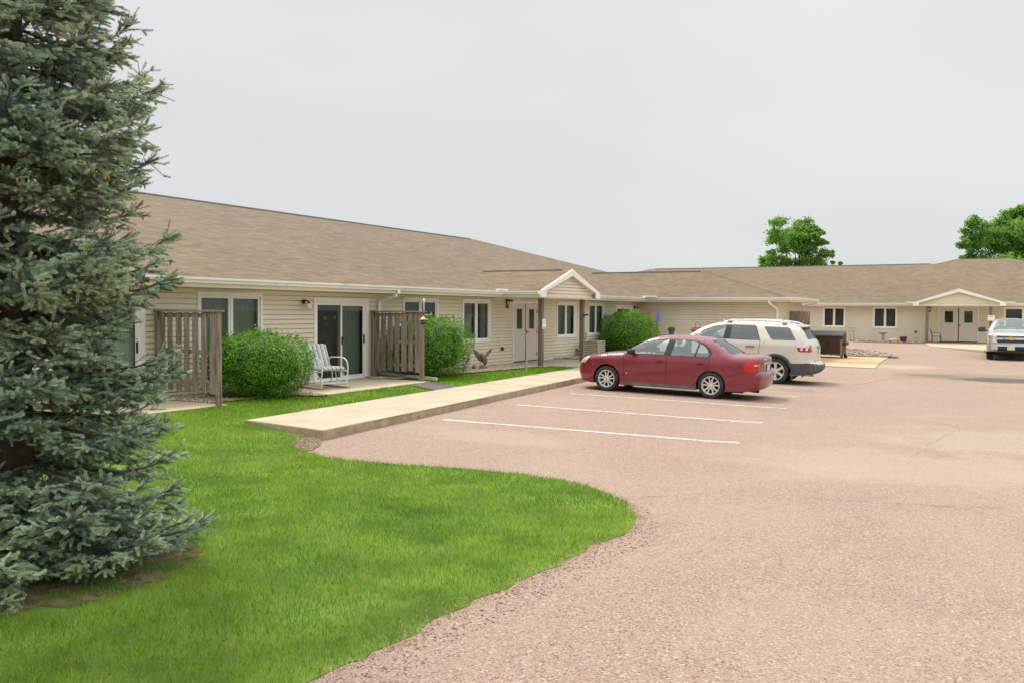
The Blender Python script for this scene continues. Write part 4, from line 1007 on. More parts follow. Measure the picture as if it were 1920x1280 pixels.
class Car:
    """body skin: 2D side outline (x back from the nose, z up) given depth by hw(x,z), closed across by bowed strips"""
    def __init__(s, top, bottom, W, belt, arches, tumble=.42, rnd=.10, tf=(.9, .24), tr=(.8, .13), bowf=.14, bowr=.10, bowt=.035, step=.055):
        s.W = W; s.belt = belt; s.rnd = rnd; s.tf = tf; s.tr = tr; s.tumble = tumble; s.step = step
        t = catmull(top, step); b = resample(bottom, step, False)[1:-1]
        s.out = [Vector((p[0], p[1])) for p in t] + [Vector(p) for p in b]; s.nt = len(t)
        s.T = np.array([p[:] for p in s.out[:s.nt]]); s.L = s.T[:, 0].max()
        s.arches = arches; s.bf, s.br, s.bt = bowf, bowr, bowt
        seg = s.T; s.segA, s.segB = seg[:-1], seg[1:]
        d = np.gradient(s.T, axis=0); d /= np.linalg.norm(d, axis=1)[:, None] + 1e-9
        s.N = np.stack([-d[:, 1], d[:, 0]], 1)     # outward when travelling up the nose and back over the roof
    def dist(s, P):
        A, B = s.segA, s.segB; AB = B - A; L2 = (AB ** 2).sum(1) + 1e-12
        out = np.full(len(P), 9.0)
        for i in range(0, len(P), 1500):
            Q = P[i:i+1500, None, :]; t = np.clip(((Q - A) * AB).sum(2) / L2, 0, 1)
            out[i:i+1500] = np.sqrt((((A + t[..., None] * AB) - Q) ** 2).sum(2)).min(1)
        return out
    def hw(s, P):
        P = np.atleast_2d(np.asarray(P, float)); x, z = P[:, 0], P[:, 1]; h = np.full(len(P), s.W / 2)
        up = np.clip(z - s.belt, 0, None); h -= s.tumble * up * np.clip(up / .06, 0, 1) + .16 * up ** 2
        lo = np.clip(s.belt - z, 0, None); h -= .035 * np.clip(.12 - lo, 0, .12) / .12 * (z <= s.belt) + .10 * np.clip(.42 - z, 0, 1) ** 1.2
        h -= np.where(z > s.belt, .035, 0) * 1.0
        a, k = s.tf; h -= k * np.clip((a - x) / a, 0, 1) ** 2.6
        a, k = s.tr; h -= k * np.clip((x - (s.L - a)) / a, 0, 1) ** 2.4
        d = np.clip(s.dist(P) / s.rnd, 0, 1); h -= s.rnd * .85 * (1 - np.sqrt(1 - (1 - d) ** 2))
        return h
    def pts(s, P, off=0.0, side=-1):
        h = s.hw(P) + off; return [(p[0], side * y, p[1]) for p, y in zip(P, h)]
    def side_mesh(s, regions, holes):
        """regions: (name, polygon) in priority order, rest -> 'body'. holes removed. returns dict name -> (P, tris)"""
        ol = [tuple(p) for p in s.out]; polys = [ol]
        for cx, cz, r in s.arches:
            polys.append([(cx + r * math.cos(a), cz + r * math.sin(a)) for a in np.linspace(0, 2 * math.pi, 49)[:-1]])
        na = len(polys)
        for n_, p in regions + [('h', h) for h in holes]: polys.append(resample([Vector(q) for q in p], s.step))
        P, T, C = cdt(polys, s.step)
        k = np.ones(len(T), bool)
        for cx, cz, r in s.arches: k &= ((C[:, 0] - cx) ** 2 + (C[:, 1] - cz) ** 2) > (r * .999) ** 2
        for h in holes: k &= ~pip(C, [tuple(q) for q in h])
        T, C = T[k], C[k]; lab = np.full(len(T), -1)
        for i in range(len(regions) - 1, -1, -1): lab[pip(C, [tuple(q) for q in regions[i][1]])] = i
        return P, T, lab
    def strip(s, jt=16):
        hw = s.hw(s.T); nt = len(s.T); t = np.linspace(-1, 1, jt + 1); V = np.zeros((nt, jt + 1, 3))
        nx, nz = s.N[:, 0], s.N[:, 1]
        bow = np.where(nx < 0, s.bf, s.br) * np.abs(nx) ** 1.5
        for j, tt in enumerate(t):
            q = 1 - tt * tt
            V[:, j, 0] = s.T[:, 0] + np.sign(nx) * bow * q; V[:, j, 1] = tt * hw; V[:, j, 2] = s.T[:, 1] + nz.clip(-.2) * s.bt * q
        return V, t
    def endpt(s, z, t, front=True, off=0.0):
        X = s.T[:, 0]; half = s.T[:, 0] < s.L * .5 if front else s.T[:, 0] > s.L * .5
        idx = np.where(half)[0]; i = idx[np.argmin(np.abs(s.T[idx, 1] - z) + (0 if front else 0) + (.3 * np.abs(s.T[idx, 0] - (0 if front else s.L))))]
        i2 = i + 1 if (s.T[i, 1] < z) == (s.T[min(i+1, len(s.T)-1), 1] > s.T[i, 1]) else i - 1
        i2 = max(0, min(len(s.T) - 1, i2)); a, b = s.T[i], s.T[i2]
        f = 0 if abs(b[1] - a[1]) < 1e-6 else max(0, min(1, (z - a[1]) / (b[1] - a[1]))); x = a[0] + (b[0] - a[0]) * f
        n = s.N[i] * (1 - f) + s.N[i2] * f; h = float(s.hw([(x, z)])[0]); q = 1 - t * t
        bow = (s.bf if n[0] < 0 else s.br) * abs(n[0]) ** 1.5
        return Vector((x + (n[0] > 0) * 0 + math.copysign(bow * q + off, n[0]), t * h, z))
    def end_patch(s, mb, z0, z1, t0, t1, front, off=.006, mi=0, nz=4, ntt=6):
        vs = []
        for a in range(nz + 1):
            for b in range(ntt + 1): vs.append(s.endpt(z0 + (z1 - z0) * a / nz, t0 + (t1 - t0) * b / ntt, front, off))
        k = ntt + 1
        mb.add(vs, [(a*k+b, a*k+b+1, (a+1)*k+b+1, (a+1)*k+b) for a in range(nz) for b in range(ntt)], mi)
    def side_patch(s, mb, poly, off=.004, sides=(-1, 1), mi=0, step=None):
        pl = resample([Vector(q) for q in poly], step or s.step); P, T, C = cdt([pl], step or s.step)
        for sd in sides: mb.add(s.pts(P, off, sd), [tuple(t) for t in T], mi)
    def raised(s, mb, poly, h=.015, sides=(-1, 1), mi=0, base=0.0):
        pl = [tuple(p) for p in resample([Vector(q) for q in poly], .06)]
        for sd in sides:
            a = s.pts(pl, base - .002, sd); b = s.pts(pl, base + h, sd); n = len(a)
            mb.add(a + b, [(i, (i+1) % n, n + (i+1) % n, n + i) for i in range(n)], mi)
        s.side_patch(mb, poly, base + h, sides, mi)
    def ribbon(s, mb, line, w=.009, off=.0025, sides=(-1, 1), mi=0):
        L_ = resample([Vector(p) for p in line], .05, False)
        l = []; r = []
        for i, p in enumerate(L_):
            t = (L_[min(i+1, len(L_)-1)] - L_[max(0, i-1)]).normalized(); n = Vector((-t.y, t.x)) * w / 2
            l.append(p + n); r.append(p - n)
        for sd in sides:
            vs = s.pts([tuple(p) for p in l], off, sd) + s.pts([tuple(p) for p in r], off, sd); k = len(l)
            mb.add(vs, [(i, i+1, k+i+1, k+i) for i in range(k-1)], mi)

def make_wheel(parent, x, y, z, r, rw, width, spokes, style, side):
    """tyre and wheel as children: parent > wheel > tyre, rim"""
    M = Matrix.Translation((x, y, z)) @ (Matrix.Identity(4) if side < 0 else Matrix.Rotation(math.pi, 4, 'Z'))
    mb = MB(); w = width
    prof = [(rw, 0.004), (rw + .012, -.004), (rw + .03, -.008), (r - .035, -.010), (r - .014, .0), (r - .004, .02), (r, .05), (r, w - .05), (r - .004, w - .02), (r - .014, w), (rw + .03, w + .005), (rw, w)]
    mb.lathe(prof, (0,0,0), 'Y', 56, 0, M)
    wh = mb.build('wheel', M_RUB, parent, smooth=50)
    rb = MB()
    rb.lathe([(rw + .006, .0), (rw + .004, -.008), (rw - .012, -.006), (rw - .02, .012), (rw - .03, .05)], (0,0,0), 'Y', 56, 0, M)
    hub = rw * .22
    rb.lathe([(0.0001, .004), (hub * .45, .003), (hub * .5, .010), (hub, .014), (hub * 1.1, .03)], (0,0,0), 'Y', 24, 0, M)
    for k in range(spokes):
        a = 2 * math.pi * k / spokes + (math.pi / 2 if style == 'double' else math.pi / 2)
        ca, sa = math.cos(a), math.sin(a)
        def pt(rr, tt, d): return M @ Vector((rr * ca - tt * sa, d, rr * sa + tt * ca))
        if style == 'double':
            for q in (-1, 1):
                # two fingers that leave the hub together and part at the rim
                ra = [(hub * .9, q * .004, .020), (rw * .55, q * rw * .055, .012), (rw - .012, q * rw * .20, .004)]
                ww = [hub * .7, rw * .15, rw * .17]
                vs = []
                for (rr, tt, d), w_ in zip(ra, ww):
                    vs += [pt(rr, tt - (w_ if q < 0 else 0.0), d + .004), pt(rr, tt + (w_ if q > 0 else 0.0), d + .004), pt(rr, tt + (w_ if q > 0 else 0) * 1.0, d + .03), pt(rr, tt - (w_ if q < 0 else 0), d + .03)]
                fs = []
                for i in range(2):
                    for j in range(4): fs.append((i*4+j, i*4+(j+1) % 4, (i+1)*4+(j+1) % 4, (i+1)*4+j))
                rb.add(vs, fs)
        else:
            ra = [(hub * .9, .016), (rw * .6, .012), (rw - .01, .004)]; ww = [hub * .55, rw * .13, rw * .19]; vs = []
            for (rr, d), w_ in zip(ra, ww): vs += [pt(rr, -w_, d), pt(rr, w_, d), pt(rr, w_ * 1.1, d + .035), pt(rr, -w_ * 1.1, d + .035)]
            fs = []
            for i in range(2):
                for j in range(4): fs.append((i*4+j, i*4+(j+1) % 4, (i+1)*4+(j+1) % 4, (i+1)*4+j))
            rb.add(vs, fs)
    rb.build('rim', M_ALLOY, wh, smooth=30)
    d = MB(); d.lathe([(rw - .012, .055), (0.001, .055)], (0,0,0), 'Y', 40, 0, M); d.lathe([(rw * .52, .045), (0.001, .045)], (0,0,0), 'Y', 24, 1, M)
    d.build('brake_disc', [M_WELL, mat('brake_rust', (.16, .10, .07), .7, .3, var=.2) if 'brake_rust' not in MAT else MAT['brake_rust']], wh)
    c = MB()
    if style == 'double':
        e = rw * .07; c.add([M @ Vector(p) for p in ((-e, -.001, e * .4), (-e * .3, -.001, e * .4), (-e*.2, -.001, e), (e*.6, -.001, e), (e*.5, -.001, e*.4), (e, -.001, e*.4), (e*.8, -.001, -e*.4), (e*.3, -.001, -e*.4), (e*.2, -.001, -e), (-e*.6, -.001, -e), (-e*.5, -.001, -e*.4), (-e*1.1, -.001, -e*.4))], [tuple(range(12))]); c.build('centre_emblem', M_GOLD, wh)
    return wh
def car_seat(parent, x, y, z, w=.50, back=.62, head=True, m=None, bench=False):
    mb = MB(); M = Matrix.Translation((x, y, z))
    mb.bevbox((-.25, -w/2, -.10), (.26, w/2, .06), .05, 0, M, 3)
    Mb = M @ Matrix.Translation((.24, 0, .02)) @ Matrix.Rotation(R(14), 4, 'Y')
    mb.bevbox((-.06, -w/2 + .02, 0), (.07, w/2 - .02, back), .055, 0, Mb, 3)
    o = mb.build('seat', m or M_SEAT, parent, smooth=50)
    if head:
        hb = MB(); ys = (0,) if not bench else (-w * .3, w * .3)
        for q in ys:
            hb.bevbox((-.05, q - .125, back + .05), (.05, q + .125, back + .23), .045, 0, Mb, 3); hb.tube([Mb @ Vector((0, q - .04, back - .02)), Mb @ Vector((0, q - .04, back + .08))], .008, 6); hb.tube([Mb @ Vector((0, q + .04, back - .02)), Mb @ Vector((0, q + .04, back + .08))], .008, 6)
        hb.build('headrest', m or M_SEAT, o, smooth=50)
    return o
def assemble(root, car, M_P, doors, trims, panes, ws, rg, m_glass, rear_glass, lights=(), trim_mat=None):
    """doors: (outline, [pane indexes]); panes: (outline, material); ws/rg: index test on the strip"""
    regs = [('trim', t) for t in trims] + [('door', d[0]) for d in doors]
    P, T, lab = car.side_mesh(regs, [p[0] for p in panes] + [l for l in lights])
    ntr = len(trims); doormask = np.full(len(T), -1)
    C = P[T].mean(1)
    for i, d in enumerate(doors): doormask[pip(C, [tuple(q) for q in d[0]])] = i
    trimmask = (lab >= 0) & (lab < ntr)
    Vs, t = car.strip(); nt, nj = Vs.shape[:2]
    body = MB()
    for sd in (-1, 1):
        vs = car.pts(P, 0, sd)
        for tr_ in (False, True):
            k = (doormask < 0) & (trimmask == tr_); body.add(vs, [tuple(a) for a in T[k]], 1 if tr_ else 0)
    # strips
    def flag(i, j):
        xm = (Vs[i, 0, 0] + Vs[i+1, 0, 0]) / 2; zm = (Vs[i, 0, 2] + Vs[i+1, 0, 2]) / 2; edge = j == 0 or j == nj - 2
        if ws[0] < xm < ws[1] and zm > car.belt * .95 and zm > ws[2]: return 'w' if not edge else 'b'
        if rg[0] < xm < rg[1] and zm > rg[2] and zm < rg[3]: return 'r' if not edge else 'b'
        return 'b'
    flat = Vs.reshape(-1, 3).tolist(); sets = {'b': [], 'w': [], 'r': []}
    for i in range(nt - 1):
        for j in range(nj - 1): sets[flag(i, j)].append((i*nj+j, i*nj+j+1, (i+1)*nj+j+1, (i+1)*nj+j))
    body.add(flat, sets['b'], 0)
    b = body.build('body', [M_P, trim_mat or M_BLKP], root, smooth=42, merge=True)
    for key, nm, gm in (('w', 'windshield', m_glass), ('r', 'rear_window', rear_glass)):
        if sets[key]:
            g = MB(); inset = [(x + (0 if key == 'w' else 0), y * .997, z - .004) for x, y, z in flat]; g.add(inset, sets[key]); g.build(nm, gm, root, smooth=True, merge=True)
    dobj = {}
    for sd in (-1, 1):
        for i, d in enumerate(doors):
            m_ = MB(); vs = car.pts(P, 0, sd)
            for tr_ in (False, True):
                k = (doormask == i) & (trimmask == tr_); m_.add(vs, [tuple(a) for a in T[k]], 1 if tr_ else 0)
            o = m_.build('door', [M_P, trim_mat or M_BLKP], root, smooth=42, merge=True); dobj[(sd, i)] = o
        for pi, (pl, gm) in enumerate(panes):
            par = root
            for i, d in enumerate(doors):
                if pi in d[1]: par = dobj[(sd, i)]
            g = MB(); car.side_patch(g, pl, -.006, (sd,)); g.build('side_window', gm, par, smooth=True)
    return dobj
def cabin(root, car, x0, x1, y, zf, zb, m=M_DASH):
    mb = MB()
    mb.box((x0, -y, zf - .02), (x1, y, zf)); 
    for s_ in (-1, 1): mb.box((x0, s_ * y - .01, zf), (x1, s_ * y + .01, zb))
    mb.box((x0 - .02, -y, zf), (x0, y, zb)); mb.box((x1, -y, zf), (x1 + .02, y, zb))
    return mb.build('cabin_lining', m, root)
def wells(root, car, depth=.30):
    mb = MB()
    for cx, cz, r in car.arches:
        for sd in (-1, 1):
            arc = [(cx + r * math.cos(a), cz + r * math.sin(a)) for a in np.linspace(-.35, math.pi + .35, 28)]
            h = car.hw(arc); y1 = car.W / 2 - depth; n = len(arc)
            vs = [(p[0], sd * (q - .001), p[1]) for p, q in zip(arc, h)] + [(p[0], sd * y1, p[1]) for p in arc]
            mb.add(vs, [(i, i+1, n+i+1, n+i) for i in range(n - 1)] + [tuple(n + i for i in range(n))])
    return mb.build('wheel_well', M_WELL, root)
def badge(root, txt, loc, rot, size, m, name='badge'):
    c = bpy.data.curves.new(name, 'FONT'); c.body = txt; c.size = size; c.extrude = .002; c.align_x = 'CENTER'; c.align_y = 'CENTER'
    tmp = bpy.data.objects.new('tmp', c); me = bpy.data.meshes.new_from_object(tmp); bpy.data.objects.remove(tmp); bpy.data.curves.remove(c)
    me.materials.clear(); me.materials.append(m)
    o = link(name, me, root, loc); o.rotation_euler = rot; return o

# ================================================================ red saloon
fz = zl(-9.08, 22.7); rz_ = zl(-6.32, 22.7)
RC_W = 1.776; YC = 21.76 + RC_W / 2
pitch = math.atan2(fz - rz_, 2.75)
RED = thing('parked_car', (-9.98, YC, fz + math.tan(pitch) * .9), 'dark red four door saloon parked nose-in to the kerb', 'car', 'cars parked in the lot', rot=(0, pitch, 0))
top = [(.10,.23),(.02,.34),(-.01,.50),(.005,.62),(.05,.72),(.15,.80),(.36,.885),(.80,.965),(1.22,1.005),(1.38,1.045),(1.56,1.155),(1.78,1.29),(2.02,1.40),(2.34,1.452),(2.80,1.468),(3.12,1.455),(3.40,1.42),(3.64,1.345),(3.86,1.215),(4.07,1.095),(4.20,1.065),(4.46,1.06),(4.66,1.055),(4.745,1.02),(4.75,.92),(4.735,.78),(4.745,.70),(4.79,.665),(4.815,.60),(4.81,.44),(4.76,.30),(4.66,.235)]
bot = [(4.66,.235),(4.30,.22),(3.98,.19),(3.3,.19),(1.25,.19),(.5,.19),(.30,.215),(.10,.23)]
A = Car(top, bot, RC_W, .985, [(.90, .325, .375), (3.65, .325, .365)], rnd=.10, tf=(.95, .27), tr=(.75, .12), bowf=.16, bowr=.09)
DLO = [(1.40,.998),(1.60,1.13),(1.82,1.272),(2.06,1.372),(2.4,1.412),(2.9,1.418),(3.2,1.39),(3.42,1.325),(3.57,1.22),(3.65,1.12),(3.62,1.03),(3.56,.998)]
p1 = [(1.64,1.01),(1.64,1.135),(1.85,1.262),(2.07,1.348),(2.41,1.385),(2.50,1.385),(2.42,1.01)]
p2 = [(2.60,1.01),(2.68,1.39),(2.9,1.392),(3.15,1.37),(3.27,1.335),(3.20,1.01)]
p3 = [(3.245,1.01),(3.31,1.318),(3.42,1.268),(3.52,1.185),(3.58,1.10),(3.56,1.035),(3.52,1.01)]
d1 = [(1.36,.95),(1.37,.50),(1.39,.26),(2.50,.26),(2.50,.6),(2.50,.98),(2.60,1.42),(2.40,1.425),(2.06,1.385),(1.82,1.285),(1.60,1.145),(1.40,1.01)]
d2 = [(2.505,.6),(2.505,.26),(3.20,.26),(3.30,.42),(3.42,.60),(3.56,.78),(3.60,.98),(3.665,1.12),(3.58,1.23),(3.43,1.338),(3.2,1.405),(2.9,1.432),(2.605,1.425),(2.505,.98)]
hl = [(.06,.705),(.24,.69),(.33,.80),(.40,.885),(.30,.868),(.15,.80)]
tl = [(4.47,.71),(4.44,.80),(4.48,.90),(4.56,.975),(4.66,.985),(4.742,.975),(4.752,.93),(4.737,.78),(4.742,.71)]
D = assemble(RED, A, M_RED, [(d1, [0]), (d2, [1, 2])], [DLO], [(p1, M_CARG), (p2, M_CARG), (p3, M_CARG)], (1.30, 2.06, 1.03), (3.52, 4.16, 1.075, 1.38), M_CARG, M_CARG, [hl, tl])
wells(RED, A); cabin(RED, A, 1.25, 4.1, .74, .38, .93)
mb = MB(); mb.bevbox((.35, -.62, .20), (4.5, .62, .42), .03); mb.build('underbody', M_WELL, RED)
for x in (.90, 3.65):
    for sd in (-1, 1): make_wheel(RED, x, sd * (RC_W / 2 - .012), .325, .325, .222, .21, 5, 'double', sd)
car_seat(RED, 2.25, -.38, .60); car_seat(RED, 2.25, .38, .60); car_seat(RED, 3.15, 0, .62, 1.25, .56, True, None, True)
mb = MB(); mb.bevbox((1.30, -.70, .70), (1.72, .70, .985), .06, 0, None, 3); mb.build('dashboard', M_DASH, RED, smooth=50)
mb = MB(); c_ = Vector((1.85, -.38, .98)); mb.tube([c_ + Vector((.08 * math.sin(a), .19 * math.cos(a), .17 * math.sin(a))) for a in np.linspace(0, 6.283, 25)], .014, 8); mb.build('steering_wheel', M_BLKP, RED)
mb = MB()
for q in ([(1.355,.96),(1.365,.6),(1.385,.25),(2.495,.25),(2.502,.98)], [(2.502,.25),(3.20,.25),(3.31,.42),(3.43,.60),(3.57,.78),(3.605,.985)], [(.33,.80),(.42,.66),(.52,.58)], [(4.44,.69),(4.2,.60),(4.03,.56)]): A.ribbon(mb, q, .010)
A.ribbon(mb, [(1.22,1.0),(.80,.955),(.40,.878)], .008)
A.end_patch(mb, .689, .699, -1, 1, False, .003, 0, 1, 14); mb.build('panel_gap', M_WELL, RED)
for sd in (-1, 1):
    mb = MB(); A.raised(mb, [(1.40,.548),(1.40,.575),(2.47,.585),(2.47,.555)], .012, (sd,)); mb.build('side_moulding', M_RED, D[(sd, 0)])
    mb = MB(); A.raised(mb, [(2.53,.555),(2.53,.585),(3.22,.59),(3.25,.562)], .012, (sd,)); mb.build('side_moulding', M_RED, D[(sd, 1)])
    for i, hx in ((0, 2.22), (1, 3.26)):
        mb = MB(); A.side_patch(mb, [(hx,.835),(hx+.04,.865),(hx+.19,.872),(hx+.22,.845),(hx+.18,.82),(hx+.04,.815)], .003, (sd,), 1, .03); A.raised(mb, [(hx+.0,.838),(hx+.02,.856),(hx+.20,.862),(hx+.22,.845),(hx+.20,.838)], .03, (sd,), 0)
        mb.build('handle', [M_RED, M_BLKP], D[(sd, i)])
    mb = MB(); mb.bevbox((-.07, -.10, -.065), (.06, .10, .065), .035, 0, Matrix.Translation((1.60, sd * .99, 1.055)) @ Matrix.Rotation(sd * .15, 4, 'Z'), 3); mb.bevbox((1.60, min(sd*.80, sd*.92), 1.0), (1.66, max(sd*.80, sd*.92), 1.03), .01); mb.build('mirror', M_BLKP, D[(sd, 0)], smooth=50)
    mb = MB(); A.side_patch(mb, hl, -.002, (sd,), 0, .04); A.side_patch(mb, [(.14,.715),(.235,.70),(.255,.755),(.20,.785),(.15,.765)], .003, (sd,), 1, .03); A.end_patch(mb, .70, .80, sd * .62, sd * 1.0, True, .004, 0); mb.build('headlight', [M_HEAD, M_AMB], RED, smooth=50)
    mb = MB(); A.side_patch(mb, tl, .002, (sd,), 0, .04); A.end_patch(mb, .71, .97, sd * .93, sd * 1.0, False, .003, 0)
    A.side_patch(mb, [(4.67,.84),(4.735,.85),(4.74,.885),(4.69,.88)], .005, (sd,), 1, .03); A.end_patch(mb, .845, .885, sd * .935, sd * .99, False, .007, 1)
    mb.build('tail_light', [M_TAIL, M_TAILW], RED, smooth=50)
mb = MB(); A.side_patch(mb, [(1.29,.20),(1.29,.285),(3.27,.285),(3.27,.20)], .006); mb.build('sill', M_SILL, RED, smooth=True)
mb = MB(); A.end_patch(mb, .885, .935, -.64, .64, False, .018, 0, 2, 10); mb.build('trunk_trim', mat('trim_silver', (.55, .54, .50), .35, .4, var=.05), RED)
mb = MB(); A.end_patch(mb, .725, .865, -.20, .20, False, .012, 0, 2, 4); mb.build('license_plate', M_PLATE, RED)
mb = MB(); A.end_patch(mb, .36, .60, -.45, .45, True, .004); mb.build('air_intake', M_BLKP, RED)
mb = MB(); A.end_patch(mb, .66, .76, -.40, .40, True, .006); mb.build('grille', M_CHROME, RED)
mb = MB(); mb.tube([(4.3, -.45, .24), (4.74, -.47, .215)], .035, 12); mb.bevbox((4.05, -.72, .17), (4.40, -.50, .27), .03); mb.build('exhaust', M_CLAD, RED, smooth=40)
mb = MB(); mb.tube([(1.30, -.55, 1.035), (1.27, .05, 1.055)], .012, 6); mb.tube([(1.30, .10, 1.045), (1.27, .62, 1.035)], .012, 6); mb.build('wiper', M_BLKP, RED)
badge(RED, 'MALIBU', A.endpt(.985, -.45, False, .004) , (R(90), 0, R(90)), .05, M_CHROME)
badge(RED, 'LS', A.endpt(.985, .5, False, .004), (R(90), 0, R(90)), .05, M_CHROME)
mb = MB(); A.raised(mb, [(1.44,.50),(1.46,.52),(1.47,.50),(1.455,.47)], .004, (-1, 1)); mb.build('fender_emblem', M_PLATE, RED)

# ================================================================ white sport utility
W2 = 1.99; YC2 = 27.54 + W2 / 2
fz = zl(-9.08, YC2); rz_ = zl(-6.05, YC2); pitch = math.atan2(fz - rz_, 3.02)
SUV = thing('parked_car', (-10.07, YC2, fz + math.tan(pitch) * 1.0), 'pearl white sport utility car with roof rails and grey lower cladding, beyond the red saloon', 'car', 'cars parked in the lot', rot=(0, pitch, 0))
top = [(.10,.30),(.02,.42),(.0,.62),(.01,.85),(.07,1.0),(.22,1.08),(.60,1.15),(1.00,1.195),(1.16,1.235),(1.41,1.42),(1.76,1.625),(2.1,1.725),(2.6,1.775),(3.3,1.785),(4.0,1.765),(4.42,1.735),(4.62,1.695),(4.74,1.55),(4.86,1.34),(4.94,1.22),(4.98,1.05),(4.98,.90),(4.99,.74),(5.03,.68),(5.10,.655),(5.13,.58),(5.12,.44),(5.02,.33)]
bot = [(5.02,.33),(4.7,.29),(4.45,.27),(3.6,.27),(1.4,.27),(.5,.27),(.10,.30)]
B = Car(top, bot, W2, 1.27, [(1.0, .385, .455), (4.02, .385, .465)], tumble=.36, rnd=.11, tf=(.9, .25), tr=(.8, .17), bowf=.16, bowr=.11, bowt=.045)
q1 = [(1.53,1.295),(1.78,1.50),(2.06,1.63),(2.46,1.695),(2.40,1.285)]
q2 = [(2.60,1.285),(2.65,1.70),(3.28,1.705),(3.36,1.66),(3.51,1.29)]
q3 = [(3.60,1.695),(4.30,1.69),(4.37,1.66),(4.58,1.33),(4.55,1.31),(3.92,1.305),(3.85,1.33)]
D2L = [(1.50,1.275),(1.78,1.52),(2.06,1.65),(2.48,1.715),(3.30,1.722),(3.38,1.68),(3.54,1.275)]
e1 = [(1.42,1.26),(1.44,.45),(2.48,.45),(2.48,1.26),(2.58,1.73),(2.46,1.73),(2.04,1.665),(1.76,1.535),(1.47,1.285)]
e2 = [(2.485,1.26),(2.485,.45),(3.40,.45),(3.50,.75),(3.54,1.27),(3.39,1.70),(3.31,1.738),(2.585,1.735)]
tl2 = [(4.60,1.19),(4.66,1.0),(4.72,.985),(4.984,.985),(4.981,1.05),(4.955,1.19)]
hl2 = [(.04,.90),(.32,.92),(.40,1.08),(.20,1.05),(.07,1.0)]
D2 = assemble(SUV, B, M_WHITE, [(e1, [0]), (e2, [1])], [D2L], [(q1, M_CARG), (q2, M_PRIV), (q3, M_PRIV)], (1.12, 2.0, 1.24), (4.62, 4.90, 1.34, 1.69), M_CARG, M_PRIV, [tl2, hl2])
wells(SUV, B); cabin(SUV, B, 1.1, 4.5, .84, .5, 1.2)
mb = MB(); mb.bevbox((.4, -.70, .27), (4.8, .70, .50), .03); mb.build('underbody', M_WELL, SUV)
for x in (1.0, 4.02):
    for sd in (-1, 1): make_wheel(SUV, x, sd * (W2 / 2 - .012), .385, .385, .262, .25, 6 if False else 6, 'single', sd)
car_seat(SUV, 2.2, -.42, .85); car_seat(SUV, 2.2, .42, .85); car_seat(SUV, 3.15, 0, .85, 1.35, .6, True, None, True)
mb = MB(); mb.bevbox((1.2, -.78, .95), (1.70, .78, 1.26), .06, 0, None, 3); mb.build('dashboard', M_DASH, SUV, smooth=50)
mb = MB()
for q in ([(1.42,1.27),(1.44,.45),(2.48,.45),(2.482,1.27)], [(2.482,.45),(3.40,.45),(3.50,.75),(3.54,1.27)], [(4.40,.63),(4.75,.64),(5.0,.66)]): B.ribbon(mb, q, .011)
mb.build('panel_gap', M_WELL, SUV)
